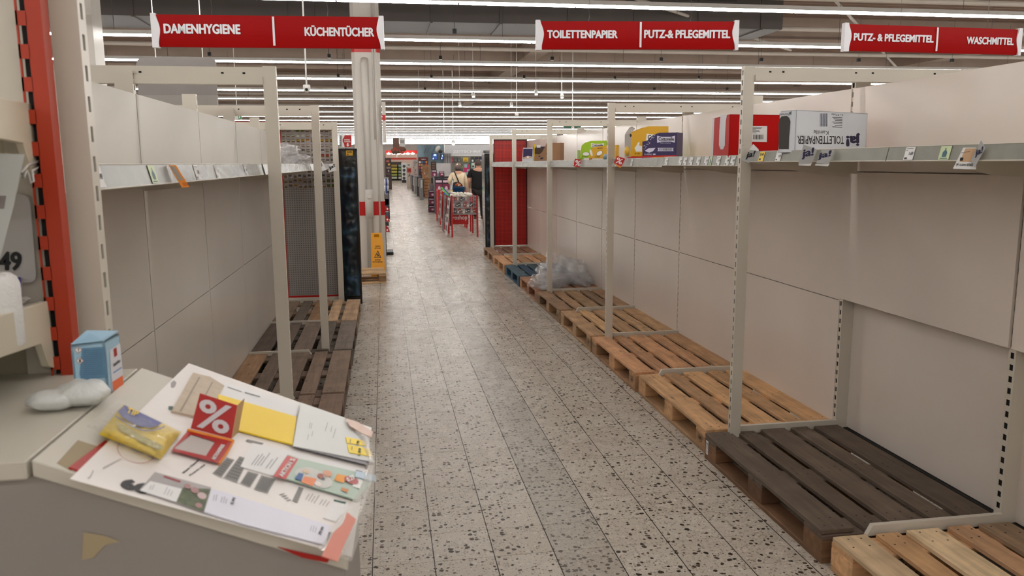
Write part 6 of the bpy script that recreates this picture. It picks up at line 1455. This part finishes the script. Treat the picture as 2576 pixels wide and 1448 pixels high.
rs = sheet('bright red strip under the upper corner of the white board', [(263, 1110), (272, 1114), (195, 1186), (172, 1178)], .001, REDM, .002, 'red_strip', 'strip')
rs = thing('red_strip', 'dark red strip peeking out below the lower board edge', 'strip', (-.12, YN-.01, 1.15)); f_ = PF((0, YN-.006, 0), (0, -1, 0)); m = MB(); f_.slab(m, [(699, 1374), (760, 1388), (830, 1403), (824, 1413), (760, 1400)], .002); m.build('strip', REDM, rs)
tb = thing('tape_patch', 'brownish clear tape patch on the counter beside the bright red strip', 'tape', S.P(190, 1150)); m = MB(); Q(m, [(142, 1165), (196, 1106), (246, 1122), (178, 1184)], .0008); m.build('tape', paint('brown_tape', (.62, .56, .44), .2), tb)
t = sheet('crumpled beige paper packet at the top edge of the white board', [(484, 941), (500, 946), (527, 952), (562, 974), (520, 1052), (482, 1050), (430, 1038)], T, paint('beige_paper', (.76, .70, .62), .6, bump=.8, bscale=30), .004, 'paper_packet')
m = MB(); Q(m, [(500, 948), (504, 948), (456, 1035), (451, 1034)], T+.0048); Q(m, [(533, 960), (536, 961), (490, 1047), (487, 1046)], T+.0048); m.build('crease', pm((.60, .54, .46)), t)
t = sheet('white sheet with a grey heading above the yellow card', [(566, 963), (757, 1018), (744, 1052), (545, 996)], T+.0005, PAPER)
m = MB(); Q(m, [(573, 972), (608, 984), (608, 985.5), (573, 974)], T+.0022); Q(m, [(616, 985), (654, 996), (654, 999), (616, 988)], T+.0022); m.build('heading', pm((.45, .45, .45)), t)
t = sheet('plain bright yellow card lying on the white board', [(547, 994), (745, 1050.6), (735.5, 1120), (552, 1072)], T+.002, paint('card_yellow', (.94, .80, .13), .5, var=.01), .0025, 'yellow_card', 'card')
t = sheet('squared notepad sheet with pencil notes and two yellow tabs', [(756, 1013), (869, 1052), (905, 1100), (940, 1163), (736, 1122)], T+.006, paint('squared_paper', (.86, .87, .86), .5), .0012, 'notepad')
m = MB()
for q in range(9): x_, y_ = 768+R.uniform(0, 80), 1060+R.uniform(0, 40); Q(m, [(x_, y_), (x_+1.5, y_), (x_-2, y_+14), (x_-3.5, y_+14)], T+.0079)
m.build('pencil_notes', pm((.66, .66, .66)), t)
u_ = MB()
for q in range(5): u_.prism([S.P(a, b, T+.0004+q*.0011) for a, b in ((738, 1122+q*.4), (752, 1060), (880, 1090), (938-q*3, 1166+q))], SN*.0008)
u_.build('under_pages', pm((.55, .54, .56)), t)
for pts, txt, lb in (([(869, 1099), (916, 1108.6), (922, 1122), (872, 1114)], '1.99', 'upper yellow price tab on the notepad'), ([(873, 1117), (929, 1129), (937, 1149), (877, 1138)], '1.89', 'lower yellow price tab on the notepad')):
    q = thing('price_tab', lb, 'ticket', S.P(pts[0][0], pts[0][1], T+.009)); m = MB(); m.prism([S.P(a, b, T+.0078) for a, b in pts], SN*.0008); m.build('tab', paint('tab_yellow', (.96, .84, .10), .45), q)
    m = MB(); c_ = pts; S.text(m, txt, (c_[0][0]+33, c_[2][1]-3), (c_[0][0]+36, c_[0][1]+10), (c_[0][0]+26, c_[2][1]-4), .03, T+.009); Q(m, [(c_[0][0]+12, c_[0][1]+5), (c_[0][0]+13.5, c_[0][1]+5), (c_[0][0]+12.5, c_[0][1]+14), (c_[0][0]+11, c_[0][1]+14)], T+.009); m.build('digits', BLACK, q)
t = sheet('white card with slanted text lines under the promotion coupon', [(634, 1115), (738, 1137), (890, 1176), (925, 1182), (880, 1210), (700, 1201), (604, 1174.6)], T+.0006, PAPER)
m = MB(); tl_lines(m, 632, 1168, 12, -16, 4, 7.5, .9, 2.1, 1.4, T+.0024); tl_lines(m, 668, 1177, 12, -16, 2, 9, 1, 1.9, 1.4, T+.0024); Q(m, [(896, 1181), (912, 1185), (911, 1188), (895, 1184)], T+.0024); m.build('print', pm((.40, .40, .42)), t)
t = sheet('promotion coupon with a red AKTION field and a picture of food trays', [(723, 1144.5), (750.5, 1154), (946, 1200), (897, 1259), (718.7, 1205.3), (687, 1197)], T+.003, paint('coupon_green', (.66, .74, .68), .4), .0015, 'coupon', 'coupon')
zc = T+.0052
m = MB(); Q(m, [(723, 1144.5), (750.5, 1154), (718.7, 1205.3), (687, 1197)], zc-.0003); m.build('red_field', paint('aktion_red', (.76, .20, .20), .4), t)
m = MB(); S.text(m, 'AKTION %', (712, 1200), (744, 1155), (699, 1196), .05, zc+.0004); m.build('lettering', WHITEP, t)
m = MB(); S.ellipse(m, 789, 1201, 49, 22, 24, lift=zc, rot=.33); m.build('white_tray', pm((.80, .80, .78)), t)
m = MB(); Q(m, [(752, 1188), (764, 1191), (758, 1209), (741, 1203)], zc+.0006); m.build('blue_patch', pm((.16, .36, .60)), t)
m = MB(); Q(m, [(766, 1197), (797, 1203), (787, 1222), (757, 1212)], zc+.0006); m.build('orange_patch', pm((.90, .52, .32)), t)
for c_, (x_, y_, a_, b_) in (((.85, .62, .50), (824, 1190, 12, 8)), ((.62, .34, .28), (806, 1196, 8, 6)), ((.30, .34, .34), (812, 1202, 5, 4)), ((.92, .88, .85), (800, 1216, 9, 6)), ((.86, .76, .66), (770, 1184, 10, 5))):
    m = MB(); S.ellipse(m, x_, y_, a_, b_, 12, lift=zc+.0009+a_*.00002, rot=.3); m.build('food_picture', pm(c_), t)
m = MB(); Q(m, [(849, 1191), (874, 1197), (864, 1214), (840, 1207)], zc+.0004); m.build('orange_tag', pm((.92, .60, .14)), t)
m = MB(); S.ellipse(m, 884, 1207, 19, 9, 14, lift=zc+.0008, rot=.3); m.build('red_tag', REDM, t)
m = MB(); Q(m, [(895, 1199), (915, 1204), (906, 1229), (886, 1222)], zc+.0003); m.build('white_tag', WHITEP, t)
m = MB(); S.text(m, '0.29', (876, 1213), (894, 1203), (870, 1202), .05, zc+.0014); m.build('price_digits', WHITEP, t)
m = MB(); Q(m, [(860, 1225), (878, 1230), (874, 1238), (857, 1232)], zc+.0005); m.build('picture', pm((.78, .52, .30)), t)
t = sheet('pale blue clear label at the end of the promotion coupon', [(895, 1184), (945, 1195), (945, 1212), (893, 1199)], T+.007, pm((.72, .80, .86)), .0008, 'label', 'label')
t = sheet('flyer with white text field and a green pink photo at the board edge', [(389, 1188.5), (530.4, 1227), (512.7, 1289), (350.5, 1233)], T+.001, pm((.66, .64, .64)), .0012, 'flyer', 'flyer')
zc = T+.0026
m = MB(); Q(m, [(378, 1209), (458, 1229), (443, 1262), (352, 1233)], zc); m.build('white_field', PAPER, t)
m = MB(); Q(m, [(459.6, 1226), (530, 1229), (512, 1287), (444, 1262)], zc); m.build('green_photo', paint('leafy_photo', (.32, .36, .25), .5, var=.5, scale=90), t)
for (x_, y_, a_) in ((472, 1222, 9), (490, 1232, 11), (508, 1246, 12), (500, 1270, 9)): m = MB(); S.ellipse(m, x_, y_, a_, a_*.7, 12, lift=zc+.0003+a_*.00003, rot=.3); m.build('pink_flower', pm([(.78, .68, .68), (.66, .50, .50)][int(a_) % 2]), t)
m = MB(); Q(m, [(413, 1195), (455, 1209), (453, 1213), (411, 1199)], zc); m.build('red_line', pm((.60, .15, .18)), t)
m = MB(); tl_lines(m, 375, 1230, 6, -11, 2, 6, 1, 1.3, 1.2, zc+.0005); tl_lines(m, 412, 1242, 6, -12, 3, 8, 2, 1.5, 1.3, zc+.0005); m.build('print', pm((.55, .55, .57)), t)
t = sheet('long white label sheet with small printed prices along the board edge', [(530.4, 1230), (620, 1257), (831, 1324), (817, 1371), (620, 1322), (512.7, 1289)], T+.0014, paint('cool_paper', (.86, .86, .91), .4), .0015)
m = MB(); tl_lines(m, 536, 1258, 3, -14, 2, 6, 1, 1.3, 1, T+.0034); tl_lines(m, 555, 1263, 4, -15, 3, 6, 1.5, 1.3, 1.1, T+.0034); S.text(m, '5.95', (586, 1270), (593, 1252), (579, 1267), .05, T+.0034); S.text(m, '77.99', (807, 1346), (816, 1326), (800, 1343), .05, T+.0034); tl_lines(m, 780, 1335, 4, -14, 3, 6, 2, 1.2, .9, T+.0034); m.build('print', pm((.28, .28, .32)), t)
m = MB()
for q in range(4): m.prism([S.P(a, b, T-.0004*q) for a, b in ((640, 1322+q*3), (820, 1368+q*3), (835, 1340), (660, 1290))], SN*.0003)
m.build('under_sheets', pm((.30, .28, .27)), t)
sheet('small white card beside the green logo at the plastic edge', [(838, 1262), (884, 1273), (845, 1313), (812, 1303)], T+.0004, PAPER)
# percent sign: folded upright card with its frame
pc = thing('percent_card', 'folded red price card with a big white percent sign standing on the white board', 'price card', S.P(530, 1100))
A_, B_ = S.P(480, 1078, T+.002), S.P(583, 1104, T+.002); up_ = (Z*.95-SD*0+Vector((0, .25, 0))).normalized()
pn = (B_-A_).cross(up_).normalized(); pn = pn if pn.y < 0 else -pn
PC = PF(A_, pn)
m = MB(); m.prism([PC.P(u, v) for u, v in ((503.2, 988.4), (597, 1018.8), (582, 1103), (479.7, 1076.8))], -pn*.0015); m.build('upright_face', paint('percent_red', (.68, .07, .06), .4, var=.02), pc)
m = MB(); PC.text(m, '%', (489, 1071), (573, 1095), (505, 999), .022, .0008); m.build('percent_mark', paint('percent_white', (.80, .78, .80), .5), pc)
b0, b1 = PC.P(597, 1018.8), PC.P(582, 1103); m = MB(); m.prism([b0, b1, b1+Vector((.004, .03, .0)), b0+Vector((.004, .035, 0))], (.001, 0, 0)); m.build('folded_side', paint('tan_card', (.72, .58, .42), .6), pc)
m = MB(); m.tube([S.P(471, 1081, T+.004), S.P(587, 1109, T+.004)], .0024, 8); m.build('fold_ridge', ORC, pc)
m = MB(); fr = [(471, 1084), (586, 1110), (549, 1165), (430, 1133)]; wi = [(481, 1092), (541, 1111), (518, 1146), (437, 1127)]
v_ = [S.P(u, v, T+.003) for u, v in fr+wi]+[S.P(u, v, T+.0042) for u, v in fr+wi]
m.add(v_, [(0, 1, 5, 4), (1, 2, 6, 5), (2, 3, 7, 6), (3, 0, 4, 7), (8, 9, 13, 12), (9, 10, 14, 13), (10, 11, 15, 14), (11, 8, 12, 15), (0, 1, 9, 8), (1, 2, 10, 9), (2, 3, 11, 10), (3, 0, 8, 11)]); m.build('base_frame', REDM, pc)
m = MB(); Q(m, wi, T+.0032); m.build('window', pm((.74, .71, .69)), pc)
m = MB(); m.tube([S.P(587, 1109, T+.003), S.P(572, 1136, T+.003), S.P(551, 1166, T+.003)], .0018, 6); m.build('orange_edge', ORC, pc)
m = MB(); S.text(m, 'AKTIONSPREIS', (541, 1157), (566, 1119), (531, 1154), .05, T+.0048); m.build('lettering', WHITEP, pc)
# yellow wrapped pack
yp = thing('wrapped_pack', 'yellow and blue cleaning cloth pack in clear crinkled film beside the percent card', 'pack', S.P(350, 1090))
m = MB(); c4 = [(248, 1092), (310, 1016), (456, 1086), (404, 1156)]; g = 12; vs = []; fs = []
def yq(a, b, l_):
    A, B, C_, D = [Vector(q) for q in c4]; p = A.lerp(B, b).lerp(D.lerp(C_, b), a); return S.P(p.x, p.y, l_)
for i in range(g+1):
    for j in range(g+1):
        e_ = min(i, g-i, j, g-j)/g; hgt = T+.002+.014*min(1, e_*5)**.6+.0015*math.sin(i*1.9+j*1.1)
        vs.append(yq(i/g, j/g, hgt))
for i in range(g):
    for j in range(g): a = i*(g+1)+j; fs.append((a, a+1, a+g+2, a+g+1))
m.add(vs, fs); m.build('pack_body', paint('pack_yellow', (.88, .76, .18), .3, bump=.5, bscale=40, var=.06), yp, smooth=True)
zc = T+.0185
m = MB(); S.poly(m, [(296, 1034), (313, 1018), (408, 1063), (398, 1070), (376, 1075), (352, 1072), (326, 1061), (308, 1048)], zc); m.build('blue_field', paint('pack_blue', (.28, .30, .55), .35), yp)
m = MB()
for k in range(10):
    a0 = k/10; a1 = (k+1)/10
    c = lambda q, o_: (290+q*124, 1042+o_+34*math.sin(q*2.4)-q*14+q*18)
    S.poly(m, [c(a0, 2), c(a1, 2), c(a1, 5), c(a0, 5)], zc+.0004)
m.build('blue_arc', MATS['pack_blue'], yp)
m = MB(); S.text(m, 'TIP', (316, 1037), (345, 1048), (322, 1024), .03, zc+.0006); m.build('yellow_lettering', YEL, yp)
m = MB(); S.poly(m, [(290, 1058), (318, 1072), (366, 1098), (412, 1122), (404, 1134), (350, 1108), (300, 1080)], zc-.0006); m.build('olive_print', paint('olive_print', (.66, .62, .36), .5, var=.2, scale=150), yp)
CF = paint('pack_film', (.90, .90, .88), .08, alpha=.16, bump=1.0, bscale=45, coat=.6)
m = MB(); vs = []; fs = []; c4b = [(216, 1072), (300, 1008), (460, 1084), (404, 1160)]
for i in range(17):
    for j in range(17):
        A, B, C_, D = [Vector(q) for q in c4b]; p = A.lerp(B, j/16).lerp(D.lerp(C_, j/16), i/16); e_ = min(i, 16-i, j, 16-j)/16
        vs.append(S.P(p.x+R.uniform(-1, 1), p.y+R.uniform(-1, 1), T+.003+.019*min(1, e_*5)**.6+R.uniform(0, .003)))
for i in range(16):
    for j in range(16): a = i*17+j; fs.append((a, a+1, a+18, a+17))
m.add(vs, fs); m.build('film_wrap', CF, yp)
# clear plastic over the board end, salmon tape, copper tape
pf = thing('plastic_cover', 'clear plastic cover bent over the end of the white board by the aisle', 'plastic', S.P(900, 1230)); m = MB(); vs = []; fs = []
left = [(866, 1052), (905, 1100), (928, 1160), (905, 1230), (868, 1285), (840, 1330), (800, 1380)]; right = [(900, 1058), (938, 1092), (955, 1160), (952, 1215), (932, 1290), (905, 1350), (884, 1412)]
for (a, b), (c, d) in zip(left, right):
    for j in range(6):
        q = j/5; u, v = a+(c-a)*q, b+(d-b)*q; vs.append(S.P(u, v, T+.009+.006*math.sin(q*3.1)-.006*q))
for i in range(len(left)-1):
    for j in range(5): a = i*6+j; fs.append((a, a+1, a+7, a+6))
m.add(vs, fs); m.build('film', paint('cover_film', (.86, .85, .82), .12, alpha=.38, bump=.4, bscale=20, coat=.5), pf, smooth=True)
t = thing('adhesive_tape', 'salmon coloured tape strip folded over the lower corner of the plastic', 'tape', S.P(852, 1350)); m = MB()
m.prism([S.P(u, v, T+.014) for u, v in ((872.6, 1289), (896, 1306.5), (870, 1360), (849, 1413), (808, 1399), (838, 1340), (862, 1318))], SN*.0008); m.build('tape', paint('salmon_tape', (.80, .46, .38), .45), t)
t = thing('adhesive_tape', 'brown tape piece on the upper corner of the plastic cover', 'tape', S.P(900, 1075)); m = MB(); m.prism([S.P(u, v, T+.012) for u, v in ((868, 1052), (900, 1062), (938, 1086), (934, 1100), (910, 1090), (880, 1072))], SN*.0008); m.build('tape', paint('copper_tape', (.72, .56, .46), .25), t)

# detergent box on the flat part
Nn = atz(270, 990, ZT); ztop = aty(262, 859, Nn.y).z
Lq, Rq = atz(178, 869, ztop), atz(299, 839, ztop); Nq = atz(262, 859, ztop)
t, fb, fa = carton('small light blue detergent carton with hazard diamonds on its side', (Lq.x, Lq.y), (Nq.x, Nq.y), (Rq.x, Rq.y), ZT+.001, ztop, paint('carton_blue', (.62, .76, .84), .4, var=.04, scale=30), name='detergent_carton')
# which printed plane is which: fb faces the aisle side, fa the camera side
m = MB(); fa.poly(m, [(206, 875), (262, 872), (268, 935), (270, 948), (205, 960), (200, 940)], .0006); m.build('dark_blue_field', paint('carton_blue2', (.36, .52, .64), .4, var=.1, scale=60), t)
m = MB()
for q in range(13): fa.poly(m, [(211, 881+q*5), (258, 879+q*5), (258, 880+q*5), (211, 882+q*5)], .001)
m.build('small_print', pm((.22, .36, .48)), t)
m = MB()
for (x_, y_) in ((197, 880), (201, 907)): fa.poly(m, [(x_, y_-9), (x_+10, y_), (x_, y_+9), (x_-10, y_)], .0008)
m.build('diamond_edge', pm((.70, .30, .30)), t)
m = MB()
for (x_, y_) in ((197, 880), (201, 907)): fa.poly(m, [(x_, y_-7.4), (x_+8.4, y_), (x_, y_+7.4), (x_-8.4, y_)], .0012)
m.build('diamond_field', WHITEP, t)
m = MB(); fa.poly(m, [(196, 875), (199, 875), (198.5, 882), (196.5, 882)], .0016); fa.ellipse(m, 197.5, 884.5, 1.3, 1.3, 8, lift=.0016); fa.poly(m, [(199, 903), (203, 902), (204, 911), (199, 912)], .0016); m.build('hazard_symbol', BLACK, t)
m = MB(); fb.poly(m, [(276, 880), (302, 862), (312, 968), (282, 985)], .0006); m.build('white_field', pm((.84, .85, .88)), t)
m = MB(); fb.poly(m, [(286, 878), (293, 872), (295, 893), (288, 898)], .001); m.build('red_tag', REDM, t)
m = MB(); fb.poly(m, [(283, 960), (309, 943), (311, 967), (285, 983)], .001); m.build('orange_tag', pm((.90, .42, .22)), t)
m = MB(); fb.poly(m, [(285, 936), (306, 922), (306, 925), (285, 939)], .001); m.build('blue_line', pm((.30, .50, .75)), t)
m = MB(); fb.text(m, 'Entkalker', (286, 922), (303, 909), (285, 914), .02, .0012); m.build('lettering', pm((.5, .5, .55)), t)
m = MB(); m.prism([Vector((Lq.x, Lq.y, ztop+.0015)), Vector((Nq.x, Nq.y, ztop+.001)), Vector((Rq.x, Rq.y, ztop+.004)), Vector((Lq.x+Rq.x-Nq.x, Lq.y+Rq.y-Nq.y, ztop+.010))], (0, 0, .001)); m.build('loose_lid', paint('carton_lid', (.58, .74, .84), .4), t)

# crumpled white bag
wb = thing('white_bag', 'soft white plastic bag lying in front of the light blue carton', 'bag', atz(215, 1010, ZT)); c_ = atz(205, 1040, ZT)
MB().ball(c_+Vector((-.012, .045, .018)), .036, 20, 14, (1.15, .95, .5), Matrix.Rotation(-.5, 3, 'Z')).ball(c_+Vector((-.045, .03, .014)), .028, 16, 10, (1.3, 1, .5)).build('bag_body', paint('white_film', (.86, .87, .86), .3, bump=1.0, bscale=30, alpha=.9), wb, smooth=True)
for v_ in bpy.data.objects[wb.children[0].name].data.vertices:
    k_ = noise.noise(v_.co*45)*.006+noise.noise(v_.co*110)*.0022; v_.co += v_.co.normalized()*k_; v_.co.z = max(v_.co.z, .001)
